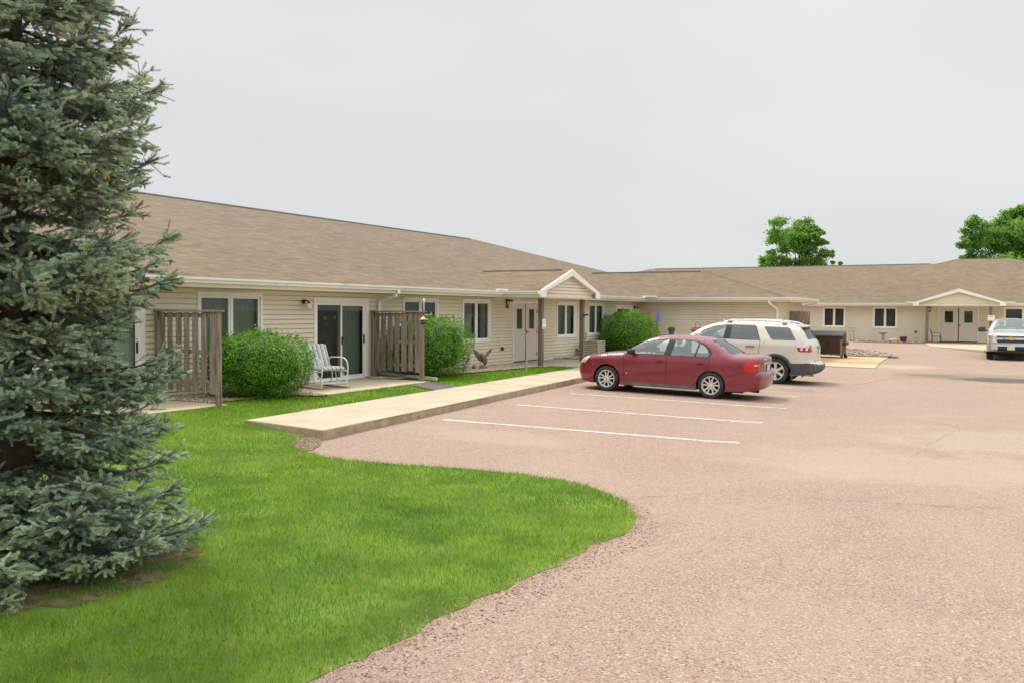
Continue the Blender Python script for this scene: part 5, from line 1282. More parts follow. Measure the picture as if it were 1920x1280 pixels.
for sd in (-1, 1):
    for i, hx in ((0, 2.18), (1, 3.10)):
        mb = MB(); B.raised(mb, [(hx,1.075),(hx+.02,1.095),(hx+.26,1.105),(hx+.28,1.088),(hx+.26,1.075)], .035, (sd,), 0); B.side_patch(mb, [(hx+.04,1.05),(hx+.02,1.10),(hx+.12,1.135),(hx+.22,1.12),(hx+.23,1.07),(hx+.14,1.04)], .003, (sd,), 1, .03); mb.build('handle', [M_CHROME, M_WHITE], D2[(sd, i)])
    mb = MB()
    for cx, cz, r_ in B.arches:
        o_ = [(cx + (r_ + .055) * math.cos(a), cz + (r_ + .055) * math.sin(a)) for a in np.linspace(-.15, math.pi + .15, 30)]
        i_ = [(cx + (r_ - .002) * math.cos(a), cz + (r_ - .002) * math.sin(a)) for a in np.linspace(-.15, math.pi + .15, 30)]
        va = B.pts(o_, .004, sd); vb = B.pts(o_, .018, sd); vc = B.pts(i_, .020, sd); vd = B.pts(i_, -.03, sd); n = 30
        mb.add(va + vb + vc + vd, [(k*n+i, k*n+i+1, (k+1)*n+i+1, (k+1)*n+i) for k in range(3) for i in range(n - 1)])
    mb.build('arch_trim', M_CLAD, SUV, smooth=50)
    mb = MB(); B.raised(mb, [(1.47,.28),(1.47,.47),(3.55,.50),(3.55,.28)], .012, (sd,)); mb.build('sill', M_CLAD, SUV, smooth=30)
    mb = MB(); B.side_patch(mb, [(4.42,.285),(4.52,.46),(4.48,.635),(4.75,.645),(5.08,.657),(5.118,.63),(5.132,.58),(5.13,.50),(5.12,.44),(5.075,.37),(5.02,.335),(4.7,.295)], .012, (sd,)); 
    if sd < 0: B.end_patch(mb, .345, .650, -1, 1, False, .012, 0, 7, 14)
    mb.build('rear_bumper', M_CLAD, SUV, smooth=60)
    mb = MB(); B.side_patch(mb, tl2, .003, (sd,), 0, .04); B.end_patch(mb, .99, 1.185, sd * .88, sd * 1.0, False, .003, 0)
    B.side_patch(mb, [(4.595,1.195),(4.62,1.115),(4.972,1.115),(4.952,1.195)], .008, (sd,), 1, .04)
    for hx in (4.76, 4.90): B.side_patch(mb, [(hx-.03,1.03),(hx-.03,1.11),(hx+.03,1.11),(hx+.03,1.03)], .007, (sd,), 2, .03)
    mb.build('tail_light', [M_TAIL, M_CHROME, M_TAILW], SUV, smooth=50)
    mb = MB(); B.side_patch(mb, hl2, .002, (sd,), 0, .04); B.end_patch(mb, .88, 1.0, sd * .6, sd, True, .004); mb.build('headlight', M_HEAD, SUV)
    mb = MB(); mb.bevbox((-.09, -.13, -.09), (.08, .13, .09), .045, 0, Matrix.Translation((1.66, sd * 1.10, 1.36)), 3); mb.build('mirror', M_WHITE, D2[(sd, 0)], smooth=50)
    mb = MB(); y_ = sd * .66; mb.tube([(2.35, y_, 1.80), (2.6, y_, 1.855), (3.3, y_, 1.875), (4.0, y_, 1.855), (4.3, y_, 1.825), (4.47, y_ * .99, 1.77)], [.015, .022, .024, .024, .022, .014], 8); mb.bevbox((2.45, y_-.02, 1.77), (2.6, y_+.02, 1.85), .01); mb.bevbox((4.12, y_-.02, 1.76), (4.26, y_+.02, 1.84), .01); mb.build('roof_rail', M_CHROME, SUV, smooth=50)
    mb = MB(); mb.bevbox((4.47, min(sd*.72, sd*.96), .12), (4.485, max(sd*.72, sd*.96), .40), .003); mb.build('mud_flap', M_BLKP, SUV)
mb = MB()
vs = []
for k, y_ in enumerate(np.linspace(-.66, .66, 9)):
    b_ = .06 * (1 - (y_ / .66) ** 2); vs += [(4.50, y_, 1.745 + b_ * .6), (4.80 + b_, y_ * .98, 1.735 + b_ * .3), (4.80 + b_, y_ * .98, 1.705 + b_ * .3), (4.58, y_, 1.675)]
mb.add(vs, [(k*4+j, k*4+(j+1) % 4, (k+1)*4+(j+1) % 4, (k+1)*4+j) for k in range(8) for j in range(4)] + [(0,1,2,3), (32,35,34,33)]); mb.build('spoiler', M_WHITE, SUV, smooth=50)
mb = MB(); B.end_patch(mb, .93, 1.07, -.17, .17, False, .012, 0, 2, 4); mb.build('license_plate', M_PLATE, SUV)
mb = MB(); B.end_patch(mb, 1.10, 1.16, -.30, .30, False, .03, 0, 2, 6); mb.build('tailgate_trim', M_CHROME, SUV)
mb = MB(); mb.tube([(4.6, -.52, .30), (5.06, -.54, .29)], .035, 12); mb.build('exhaust', M_CHROME, SUV, smooth=40)
mb = MB(); B.end_patch(mb, .70, .98, -.5, .5, True, .006); mb.build('grille', M_CLAD, SUV)
mb = MB(); mb.tube([(3.9, 0, 1.80), (4.05, 0, 1.92)], .008, 6); mb.build('antenna', M_BLKP, SUV)
h_ = float(B.hw([(3.66, 1.20)])[0]); badge(SUV, 'SLT', (3.66, -h_ - .002, 1.215), (R(90), 0, 0), .05, M_CHROME)
h_ = float(B.hw([(4.90, .74)])[0]); badge(SUV, 'ACADIA', B.endpt(.73, -.62, False, .006), (R(90), 0, R(72)), .055, M_CHROME)

# ================================================================ silver pickup, nose toward the camera
W3 = 2.03; px0 = on_z(1839, 668, zl(-.6, 47.6) + .12)
PY = 47.3; PX = on_y(1850.5, 660, PY + .3).x + W3 / 2 - .04
PK = thing('pickup_truck', (PX, PY, zl(PX, PY + 1)), 'silver pickup truck seen from the front with chrome grille and dark mirrors', 'truck', rz=R(90))
top = [(.12,.40),(.02,.48),(.0,.60),(.02,.80),(.05,.95),(.06,1.12),(.12,1.19),(.35,1.235),(1.0,1.28),(1.38,1.31),(1.5,1.345),(1.75,1.53),(2.05,1.74),(2.35,1.825),(2.9,1.85),(3.5,1.84),(3.75,1.80),(3.88,1.60),(3.95,1.36),(4.05,1.33),(5.5,1.34),(5.78,1.33),(5.82,1.2),(5.80,.75),(5.84,.68),(5.83,.5),(5.75,.46)]
bot = [(5.75,.46),(4.8,.42),(4.2,.38),(1.6,.38),(.5,.38),(.12,.40)]
K = Car(top, bot, W3, 1.30, [(.98, .39, .47), (4.65, .39, .47)], tumble=.42, rnd=.09, tf=(.7, .13), tr=(.3, .04), bowf=.10, bowr=.03, bowt=.05)
r1 = [(1.78,1.345),(2.02,1.58),(2.15,1.68),(2.72,1.76),(2.70,1.345)]; r2_ = [(2.80,1.345),(2.82,1.765),(3.45,1.75),(3.55,1.345)]
h1 = [(1.62,1.30),(1.62,.50),(2.74,.50),(2.76,1.80),(2.2,1.74),(1.75,1.40)]
h2 = [(2.745,.50),(3.62,.50),(3.66,1.30),(3.55,1.79),(2.765,1.80)]
D3 = assemble(PK, K, M_SILV, [(h1, [0]), (h2, [1])], [[(1.72,1.33),(2.05,1.62),(2.15,1.71),(2.74,1.79),(3.50,1.775),(3.60,1.33)]], [(r1, M_CARG), (r2_, M_CARG)], (1.45, 2.22, 1.335), (3.74, 3.93, 1.40, 1.78), M_CARG, M_CARG, [])
wells(PK, K); cabin(PK, K, 1.5, 3.7, .82, .6, 1.22)
mb = MB(); mb.bevbox((.6, -.7, .34), (5.6, .7, .6), .03); mb.build('underbody', M_WELL, PK)
for x in (.98, 4.65):
    for sd in (-1, 1): make_wheel(PK, x, sd * (W3 / 2 - .02), .39, .39, .225, .26, 5, 'single', sd)
car_seat(PK, 2.5, -.42, .92); car_seat(PK, 2.5, .42, .92)
mb = MB(); mb.bevbox((1.55, -.78, 1.0), (2.0, .78, 1.31), .06, 0, None, 3); mb.build('dashboard', M_DASH, PK, smooth=50)
mb = MB(); K.end_patch(mb, .74, 1.15, -.68, .68, True, .012, 0, 4, 12); mb.build('grille', M_BLKP, PK)
for z0, z1 in ((1.125, 1.165), (.945, 1.035), (.755, .785)):
    mb = MB(); K.end_patch(mb, z0, z1, -.72, .72, True, .035, 0, 2, 12); K.end_patch(mb, z0 - .004, z0, -.72, .72, True, .03, 0, 1, 12); mb.build('grille_bar', M_CHROME, PK, smooth=50)
c_ = K.endpt(.99, 0, True, .06); mb = MB(); e = .075
for s_ in (-1, 1):
    pass
poly = [(-2.2*e,.55*e),(-.7*e,.55*e),(-.55*e,1.0*e),(.9*e,1.0*e),(.75*e,.55*e),(2.2*e,.55*e),(1.9*e,-.55*e),(.7*e,-.55*e),(.55*e,-1.0*e),(-.9*e,-1.0*e),(-.75*e,-.55*e),(-2.4*e,-.55*e)]
mb.prism(poly, lambda u, v: Vector((c_.x, c_.y + u, c_.z + v)), lambda u, v: Vector((c_.x + .03, c_.y + u, c_.z + v))); mb.build('grille_emblem', M_GOLD, PK)
for sd in (-1, 1):
    mb = MB(); K.end_patch(mb, .80, 1.15, sd * .72, sd * .98, True, .012, 0); K.side_patch(mb, [(.06,.82),(.38,.84),(.40,1.14),(.10,1.14)], .004, (sd,), 0, .04); K.side_patch(mb, [(.14,.84),(.36,.86),(.38,1.12),(.16,1.12)], .008, (sd,), 1, .04); K.end_patch(mb, .82, 1.12, sd * .90, sd * .98, True, .02, 1); mb.build('headlight', [M_HEAD, M_AMB], PK)
    mb = MB(); mb.bevbox((-.11, -.17, -.12), (.09, .17, .12), .06, 0, Matrix.Translation((1.80, sd * 1.24, 1.38)), 3); mb.tube([(1.78, sd * .98, 1.30), (1.80, sd * 1.12, 1.34)], .03, 8); mb.build('mirror', M_CLAD, D3[(sd, 0)], smooth=50)
mb = MB(); K.end_patch(mb, .50, .73, -1.0, -.66, True, .05, 0, 3, 4); K.end_patch(mb, .50, .73, .66, 1.0, True, .05, 0, 3, 4); K.end_patch(mb, .645, .735, -.66, .66, True, .052, 0, 3, 8); mb.build('front_bumper', M_CHROME, PK, smooth=50)
mb = MB(); K.end_patch(mb, .42, .64, -.66, .66, True, .045, 0, 3, 8); mb.build('valance', M_BLKP, PK)
c_ = K.endpt(.56, 0, True, .07); mb = MB(); mb.box((c_.x - .004, c_.y - .155, c_.z - .045), (c_.x + .004, c_.y + .155, c_.z + .08)); mb.box((c_.x - .0045, c_.y - .155, c_.z - .08), (c_.x + .004, c_.y + .155, c_.z - .045), 1); mb.build('license_plate', [M_PLATE, M_PLATEY], PK)
mb = MB(); mb.tube([(1.52, -.75, 1.355), (1.50, -.05, 1.395)], .012, 6); mb.tube([(1.52, .02, 1.395), (1.50, .72, 1.37)], .012, 6); mb.build('wiper', M_BLKP, PK)
# ---------------------------------------------------------------- plants
def leaf_mat(name, cols, rough=.55, sub=.3, spec=.25, nscale=1.2, tint=((.75, .82, .8), (1.15, 1.12, 1.0))):
    m = bpy.data.materials.new(name); m.use_nodes = True
    nt = m.node_tree; N = nt.nodes; L = nt.links; b = N['Principled BSDF']; b.inputs['Roughness'].default_value = rough; b.inputs['Specular IOR Level'].default_value = spec
    g = N.new('ShaderNodeNewGeometry'); rp = N.new('ShaderNodeValToRGB'); L.new(g.outputs['Random Per Island'], rp.inputs[0]); cr = rp.color_ramp
    cr.elements[0].color = (*cols[0], 1); cr.elements[1].color = (*cols[-1], 1)
    for i, c in enumerate(cols[1:-1]):
        e = cr.elements.new((i + 1) / (len(cols) - 1)); e.color = (*c, 1)
    tc = N.new('ShaderNodeTexCoord'); nz = N.new('ShaderNodeTexNoise'); nz.inputs['Scale'].default_value = nscale; nz.inputs['Detail'].default_value = 4; L.new(tc.outputs['Object'], nz.inputs[0])
    r2 = N.new('ShaderNodeValToRGB'); L.new(nz.outputs[0], r2.inputs[0]); c2 = r2.color_ramp
    c2.elements[0].position = .35; c2.elements[0].color = (*tint[0], 1); c2.elements[1].position = .65; c2.elements[1].color = (*tint[1], 1)
    mx = N.new('ShaderNodeMix'); mx.data_type = 'RGBA'; mx.blend_type = 'MULTIPLY'; mx.inputs[0].default_value = 1
    L.new(rp.outputs[0], mx.inputs[6]); L.new(r2.outputs[0], mx.inputs[7]); L.new(mx.outputs[2], b.inputs['Base Color'])
    tr = N.new('ShaderNodeBsdfTranslucent'); L.new(mx.outputs[2], tr.inputs[0]); ms = N.new('ShaderNodeMixShader'); ms.inputs[0].default_value = sub
    L.new(b.outputs[0], ms.inputs[1]); L.new(tr.outputs[0], ms.inputs[2]); L.new(ms.outputs[0], N['Material Output'].inputs['Surface'])
    MAT[name] = m; return m
M_OLD = leaf_mat('spruce_needle', [(.085, .130, .115), (.125, .18, .165), (.17, .235, .22)], sub=.18)
M_NEW = leaf_mat('spruce_new_growth', [(.52, .64, .48), (.63, .74, .60), (.74, .83, .72)], sub=.34)
M_BUD = mat('bud_scale', (.42, .20, .06), .6, var=.25, scale=30, col2=(.52, .29, .10))
M_TWIG = mat('twig_bark', (.10, .065, .042), .85, var=.25, scale=10)
M_BARK = mat('spruce_bark', (.085, .062, .048), .95, var=.35, scale=9, bump=.8, bscale=30)

def brush(n, nl, w, fwd, taper, spread=1.0):
    """one needled shoot: per vertex (along fraction, along metres, radial u, radial v)"""
    V = []
    for i in range(n):
        s = (i + .5) / n; ph = i * 2.39996; f = fwd * (1 - .0 * s); ln = nl * (1 - taper * s * s) * (.85 + .3 * ((i * 7) % 5) / 5)
        c, s_ = math.cos(ph), math.sin(ph)
        r0 = .003; ca, sa = math.cos(f), math.sin(f)
        # base edge is tangential
        V.append((s, 0, r0 * c - w/2 * s_, r0 * s_ + w/2 * c)); V.append((s, 0, r0 * c + w/2 * s_, r0 * s_ - w/2 * c))
        V.append((s, ln * ca, (r0 + ln * sa * spread) * c, (r0 + ln * sa * spread) * s_))
    return np.array(V)
def dress(O, A, Ln, proto):
    n = len(O); k = len(proto)
    up = np.tile([0, 0, 1.0], (n, 1)); U = np.cross(A, up); U /= np.linalg.norm(U, axis=1)[:, None] + 1e-6; Wv = np.cross(U, A)
    ph = rng.random(n) * 6.283; c, s = np.cos(ph)[:, None], np.sin(ph)[:, None]; U2 = U * c + Wv * s; W2 = -U * s + Wv * c
    al = proto[None, :, 0] * Ln[:, None] + proto[None, :, 1]
    return (O[:, None, :] + A[:, None, :] * al[..., None] + U2[:, None, :] * proto[None, :, 2, None] + W2[:, None, :] * proto[None, :, 3, None]).reshape(-1, 3)
def spruce(loc, H, label):
    root = thing('spruce_tree', loc, label, 'tree')
    rs = random.Random(5)
    seg_old, seg_new, seg_in, buds, cones = [], [], [], [], []
    wood = MB()
    wood.tube([(0, 0, -.1), (.02, 0, 1.0), (0, .02, 3), (.01, -.01, 6), (0, 0, H * .8), (0, 0, H)], [.19, .165, .14, .10, .04, .01], 14)
    def Rz(z): return max(.10, 1.42 * (1 - z / H) ** .95 * np.interp(z, [0, .5, .9, 1.35, 1.75, 2.05, 2.4, 2.7, 2.95, 3.3, 4.2, 4.6, 5.2, 6], [1.0, 1.0, 1.02, .88, .84, .80, 1.20, .74, .80, 1.12, 1.0, .94, 1.06, 1]))
    z = .22; wi = 0
    def branchlet(p, d, L, depth, z0, dense):
        """needled branchlet, returns nothing; splits in 7 cm pieces, side shoots alternate"""
        n = max(1, int(L / .075)); st = L / n; q = p.copy(); dd = d.copy()
        for i in range(n):
            dd = (dd + Vector((rs.gauss(0, .05), rs.gauss(0, .05), rs.gauss(0, .05) + (.03 if i > n * .5 else -.02)))).normalized()
            last = i == n - 1
            (seg_new if last and (depth == 0 or rs.random() < .42) else seg_old).append((q.copy(), dd.copy(), st * (1.25 if last else 1.05)))
            q = q + dd * st
            if depth < 2 and dense and i < n - 1 + (n == 1):
                for s_ in (-1, 1):
                    if rs.random() < .66:
                        sd = Vector((-dd.y, dd.x, 0)).normalized() * s_
                        nd = (dd * .72 + sd * .70 + Vector((0, 0, rs.uniform(-.28, .10)))).normalized()
                        branchlet(q, nd, max(.06, (L - st * i) * rs.uniform(.34, .55)), depth + 1, z0, dense and L > .3)
            if rs.random() < .05: seg_new.append((q.copy(), (dd + Vector((0, 0, .5))).normalized(), .06))
        if depth == 0 or (depth == 1 and rs.random() < .5):
            sd0 = Vector((-dd.y, dd.x, 0)).normalized()
            for s_ in (-1, 1):
                if rs.random() < .8: seg_new.append((q - dd * st * .9, (dd * .7 + sd0 * s_ * .7 + Vector((0, 0, rs.uniform(-.15, .5)))).normalized(), rs.uniform(.06, .095)))
        if rs.random() < .16: buds.append((q, dd))
        if z0 > 1.2 and rs.random() < .05: cones.append(q - dd * st * .5)
    while z < H - .25:
        high = z > 6.0
        nb = 9 if z < 6 else 6; R_ = Rz(z); a0 = wi * 1.3 + rs.random()
        for b in range(nb):
            az = a0 + 2 * math.pi * b / nb + rs.gauss(0, .14); zz = z + rs.uniform(-.12, .12)
            L = R_ * rs.uniform(.78, 1.10); out = Vector((math.cos(az), math.sin(az), 0))
            el0 = rs.uniform(-.10, .10) + (.30 if zz > 4 else 0) * (zz / 8) - (.12 if zz < 1 else 0); q = Vector((0, 0, zz)) + out * .08; pts = [q.copy()]; n = 9
            for i in range(1, n + 1):
                t = i / n; el = el0 - .20 * math.sin(t * math.pi * .8) + .62 * t ** 3
                q = q + (out * math.cos(el) + Vector((0, 0, math.sin(el)))) * (L / n) + Vector((-out.y, out.x, 0)) * rs.gauss(0, .012); 
                if zz < 1.2 and q.z < .10: q.z = .10 + rs.random() * .05
                pts.append(q.copy())
            wood.tube(pts, [.017 * (1 - i / (n + 1.5)) ** 1.3 * (R_ / 1.5 + .2) + .003 for i in range(n + 1)], 5, 1, caps=False)
            step = .098 if not high else .15
            s = .13 * L if not high else .2 * L; k = 0
            while s < L:
                t = s / L; i = min(n - 1, int(t * n)); f = t * n - i; p = pts[i].lerp(pts[i+1], f); d = (pts[i+1] - pts[i]).normalized()
                seg_old.append((p.copy(), d.copy(), step))
                for s_ in (-1, 1):
                    sd = Vector((-d.y, d.x, 0)).normalized() * s_
                    bl = (.42 * (1 - t) ** .7 + .16) * min(1, R_ / 1.1) * rs.uniform(.7, 1.15)
                    if t < .35: bl *= .55 + t
                    nd = (d * (.50 + .25 * t) + sd * .80 + Vector((0, 0, rs.uniform(-.34, .06)))).normalized()
                    if (k + (s_ > 0)) % 1 == 0: branchlet(p, nd, bl, 1 if bl < .2 else 0, zz, not high)
                if rs.random() < .95: branchlet(p, (d * .7 + Vector((rs.gauss(0,.3), rs.gauss(0,.3), rs.choice((-.6, .5, .4, -.4))))).normalized(), .17 * rs.uniform(.7, 1.3), 2, zz, False)
                s += step; k += 1
            for q_ in range(7): branchlet(pts[-1] - (pts[-1] - pts[-2]) * .1 * q_, ((pts[-1] - pts[-2]).normalized() + Vector((rs.gauss(0, .45), rs.gauss(0, .45), rs.uniform(-.1, .5)))).normalized(), .10, 2, zz, False)
        z += rs.uniform(.21, .29) * (1 if z < 6 else 1.3); wi += 1
    def arr(S): return (np.array([s[0][:] for s in S]), np.array([s[1][:] for s in S]), np.array([s[2] for s in S]))
    po = brush(22, .023, .0056, 1.0, .1); pn = brush(60, .024, .0072, .66, .35)
    Oo, Ao, Lo = arr(seg_old); On, An, Ln_ = arr(seg_new)
    V1 = dress(Oo, Ao, Lo, po); V2 = dress(On, An, Ln_, pn)
    V = np.concatenate([V1, V2]); F = np.arange(len(V)).reshape(-1, 3)
    mi = np.concatenate([np.zeros(len(V1) // 3, int), np.ones(len(V2) // 3, int)])
    # twig cores (thin three-sided prisms), buds
    print('spruce segs', len(seg_old), len(seg_new), 'tris', len(F))
    cr = mesh_np('crown', V, F, [M_OLD, M_NEW], mi, root)
    Oa = np.concatenate([Oo, On]); Aa = np.concatenate([Ao, An]); La = np.concatenate([Lo, Ln_])
    tri = []
    for j in range(3):
        a = 2.094 * j
        for e in (0, 1): tri.append((e, 0, .0022 * math.cos(a), .0022 * math.sin(a)))
    tw = dress(Oa, Aa, La, np.array(tri)); n = len(Oa); o = (np.arange(n) * 6)[:, None, None]
    F = (np.array([[0, 1, 3, 2], [2, 3, 5, 4], [4, 5, 1, 0]])[None] + o).reshape(-1, 4); mesh_np('twig_core', tw, F, M_TWIG, None, cr)
    bb = MB()
    for p, d in buds:
        u = d.orthogonal().normalized() * .006; v = d.cross(u).normalized() * .006
        bb.add([p - d * .004 + u, p - d * .004 + v, p - d * .004 - u, p - d * .004 - v, p + d * .020], [(0,1,4), (1,2,4), (2,3,4), (3,0,4)])
    for p in cones:
        r_ = .011; h_ = .040
        bb.add([p + Vector((0, 0, 0)), p + Vector((r_, 0, -h_*.4)), p + Vector((0, r_, -h_*.4)), p + Vector((-r_, 0, -h_*.4)), p + Vector((0, -r_, -h_*.4)), p + Vector((0, 0, -h_*1.2))], [(0,1,2), (0,2,3), (0,3,4), (0,4,1), (5,2,1), (5,3,2), (5,4,3), (5,1,4)])
    bb.build('cones', M_BUD, cr, recalc=False)
    wood.build('trunk', [M_BARK, M_TWIG], root, smooth=True, recalc=False)
    return root
sz = zg(*SPRUCE)
spruce((SPRUCE.x, SPRUCE.y, sz), 12.4, 'tall blue spruce with pale new tips standing on the lawn close to the viewer')

def leaves(P, Nrm, size, fold=.25, aspect=.5):
    """a four-point leaf at each P whose face looks roughly along Nrm"""
    n = len(P); r = rng.normal(0, 1, (n, 3)); T = np.cross(Nrm, r); T /= np.linalg.norm(T, axis=1)[:, None] + 1e-6
    B = np.cross(Nrm, T); B /= np.linalg.norm(B, axis=1)[:, None] + 1e-6
    s = size * (.6 + .8 * rng.random((n, 1)))
    a = P - T * s * .5; c = P + T * s * .5; b = P + B * s * aspect * .5 + Nrm * s * fold * .3; d = P - B * s * aspect * .5 + Nrm * s * fold * .3
    V = np.stack([a, b, c, d], 1).reshape(-1, 3); F = (np.arange(n) * 4)[:, None, None] + np.array([[0, 1, 2], [0, 2, 3]])[None]
    return V, F.reshape(-1, 3)
M_SHRUB = leaf_mat('shrub_leaf', [(.06, .185, .012), (.105, .295, .018), (.17, .40, .03), (.30, .53, .06)], sub=.34, nscale=3.5, tint=((.55, .66, .62), (1.2, 1.14, 1.0)))  # low end of the tint noise paints dark hollows into the leaves
M_CORE = mat('shrub_dark_core', (.035, .045, .018), .95, var=.4, scale=20)  # dark fill colour, the shade inside the shrub painted in
def shrub(loc, half, label, n=15000, size=.042, seed=1):
    root = thing('shrub', loc, label, 'shrub', 'clipped shrubs by the patio screens'); n = int(n * 1.6)
    g = np.random.default_rng(seed); hx, hy, hz = half
    D = g.normal(0, 1, (n, 3)); D /= np.linalg.norm(D, axis=1)[:, None]
    def rad(D):
        e = 2.7; k = (np.abs(D) ** e).sum(1) ** (-1 / e)
        nz = np.array([noise.fractal(Vector(d) * 2.2 + Vector((seed * 3, 0, 0)), 1.0, 2.0, 3) for d in D]); return k * (1 + .17 * nz)
    r = rad(D) * (1 - .30 * g.random(n) ** 2.2)
    P = D * r[:, None] * np.array([hx, hy, hz]); P[:, 2] += hz
    # lumpy tufts: gather leaves toward shoot centres
    Nn = D * np.array([1 / hx, 1 / hy, 1 / hz]); Nn += g.normal(0, .55, Nn.shape) + np.array([0, 0, .35]); Nn /= np.linalg.norm(Nn, axis=1)[:, None]
    # shoots that stick out over the clipped surface
    m = 300; Ds = g.normal(0, 1, (m, 3)); Ds[:, 2] = np.abs(Ds[:, 2]) * 1.5 + .25; Ds /= np.linalg.norm(Ds, axis=1)[:, None]
    S = Ds * rad(Ds)[:, None] * np.array([hx, hy, hz]); S[:, 2] += hz
    up = Ds * .4 + np.array([0, 0, .8]) + g.normal(0, .2, Ds.shape); ln = .03 + .10 * g.random(m) ** 2
    Q = np.concatenate([S + up * ln[:, None] * t + g.normal(0, .010, S.shape) for t in np.linspace(-.6, 1, 8)]); NQ = g.normal(0, 1, Q.shape); NQ /= np.linalg.norm(NQ, axis=1)[:, None]
    P = np.concatenate([P, Q]); Nn = np.concatenate([Nn, NQ]); P[:, 2] = np.maximum(P[:, 2], .02)
    V, F = leaves(P, Nn, size); mesh_np('crown', V, F, M_SHRUB, None, root)
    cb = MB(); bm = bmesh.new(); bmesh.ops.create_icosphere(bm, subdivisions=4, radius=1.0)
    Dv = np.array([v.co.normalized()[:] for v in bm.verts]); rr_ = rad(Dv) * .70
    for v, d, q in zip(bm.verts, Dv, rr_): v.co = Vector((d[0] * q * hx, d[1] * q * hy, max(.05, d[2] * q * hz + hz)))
    cb.bm(bm); cb.build('twig_core', M_CORE, root, smooth=True)  # solid dark core that blocks the view through, in place of inner branches
    st = MB()
    for k in range(14):
        a = g.random() * 6.28; st.tube([(.1 * math.cos(a), .1 * math.sin(a), 0), (.55 * hx * math.cos(a), .55 * hy * math.sin(a), hz * .8)], [.014, .008], 5)
    st.build('stem', M_TWIG, root)
    return root
shrub((-13.72, 14.08, .18), (1.02, 1.03, .66), 'clipped green shrub between the weathered wood screen and the white patio chair', 17000, seed=1)
shrub((-14.06, 20.95, .18), (1.06, 1.36, .82), 'rounded green shrub behind the wood screen with the bird feeder', 17000, seed=2)
shrub((-14.05, 36.15, .17), (1.2, 1.25, .90), 'large green shrub beside the air conditioner, below the blue sign', 14000, .05, seed=3)

M_LEAF = leaf_mat('tree_leaf', [(.13, .28, .055), (.20, .39, .075), (.27, .48, .10), (.34, .55, .14)], sub=.45, nscale=.5)
def broadleaf(px_clumps, Y, label, base, seed, n_per=1.0):
    g = np.random.default_rng(seed); mpp = Y * .93 / FPX * 1.1
    C = [];
    for (x, y, r) in px_clumps:
        p = on_y(x, y, Y); C.append((p.x, p.y + g.normal(0, 1.3), p.z, r * mpp * 1.25))
    cx = base[0]; z0 = base[2]
    zmin = min(c[2] for c in C)
    for k in range(7):     # the lower crown that the roof hides
        C.append((cx + max(-2.6, min(2.6, g.normal(0, 1.6))), Y + g.normal(0, 2), zmin - 1.2 - 1.6 * g.random(), 1.5))
    root = thing('broadleaf_tree', (cx, Y, z0), label, 'tree', 'trees behind the far roof')
    wood = MB(); fork = Vector((0, 0, 3.0)); wood.tube([(0, 0, -.2), (.05, 0, 1.4), fork], [.30, .24, .20], 10)
    Ps = []; Ns = []
    for (x, y, z, r) in C:
        c = Vector((x - cx, y - Y, z - z0)); mid = fork.lerp(c, .5) + Vector((0, 0, -.12 * (c - fork).length)) * .5 + Vector((g.normal(0, .2), g.normal(0, .2), 0))
        wood.tube([fork, mid, c, c + Vector((g.normal(0, .3), g.normal(0, .3), r * .7))], [.09, .05, .025, .008], 6)
        ns = max(5, int(9 * (r / 1.2) ** 2)); 
        for s in range(ns):
            d = Vector((g.normal(), g.normal(), g.normal())).normalized(); q = c + d * r * (.35 + .6 * g.random() ** .6) * Vector((1, 1.1, .9)).x
            wood.tube([c, c.lerp(q, .6) + Vector((0, 0, .05)), q], [.02, .012, .005], 4, caps=False)
            n = int(210 * n_per * (.6 + .8 * g.random())); sp = .36 * min(1.3, r)
            X = g.normal(0, 1, (n, 3)) * np.array([sp, sp, sp * .62]) + np.array(q[:]); Ps.append(X)
            N_ = g.normal(0, .7, (n, 3)) + np.array([d.x * .4, d.y * .4, .7]); Ns.append(N_ / np.linalg.norm(N_, axis=1)[:, None])
    V, F = leaves(np.concatenate(Ps), np.concatenate(Ns), .20, aspect=.8); print('tree leaves', len(F) // 2)
    mesh_np('crown', V, F, M_LEAF, None, root); wood.build('trunk', M_BARK, root, smooth=True)
    return root
T1 = [(1462,432,10),(1478,428,12),(1500,424,12),(1515,426,11),(1524,434,8),(1452,447,9),(1470,447,13),(1492,447,14),(1512,450,12),(1457,460,8),(1478,465,12),(1500,468,13),(1520,466,10),(1541,436,5),(1536,445,6),(1545,458,6),(1530,455,5),(1548,476,6),(1556,475,4),(1536,480,10),(1515,485,12),(1492,490,12),(1468,487,12),(1448,487,10),(1435,494,9),(1443,472,5),(1530,494,8),(1562,493,2),(1576,494,2),(1500,440,9)]
broadleaf(T1, 105, 'round-topped green tree rising alone behind the middle of the far roof', (-20.8, 105, -.3), 3)
T2 = [(1829,421,8),(1840,428,11),(1818,442,8),(1831,440,12),(1809,461,6),(1822,463,9),(1845,450,14),(1865,440,13),(1862,421,9),(1880,408,9),(1892,402,9),(1907,400,8),(1888,422,13),(1906,424,13),(1880,445,13),(1902,450,14),(1858,468,13),(1838,477,10),(1820,480,9),(1878,474,12),(1898,478,13),(1920,470,14),(1925,430,14),(1922,402,10),(1940,450,16),(1945,420,14),(1960,470,14),(1942,398,10),(1965,440,14),(1950,485,12)]
broadleaf(T2, 112, 'leafy green tree at the right edge of the photo behind the roof', (1.5, 112, -.3), 8)
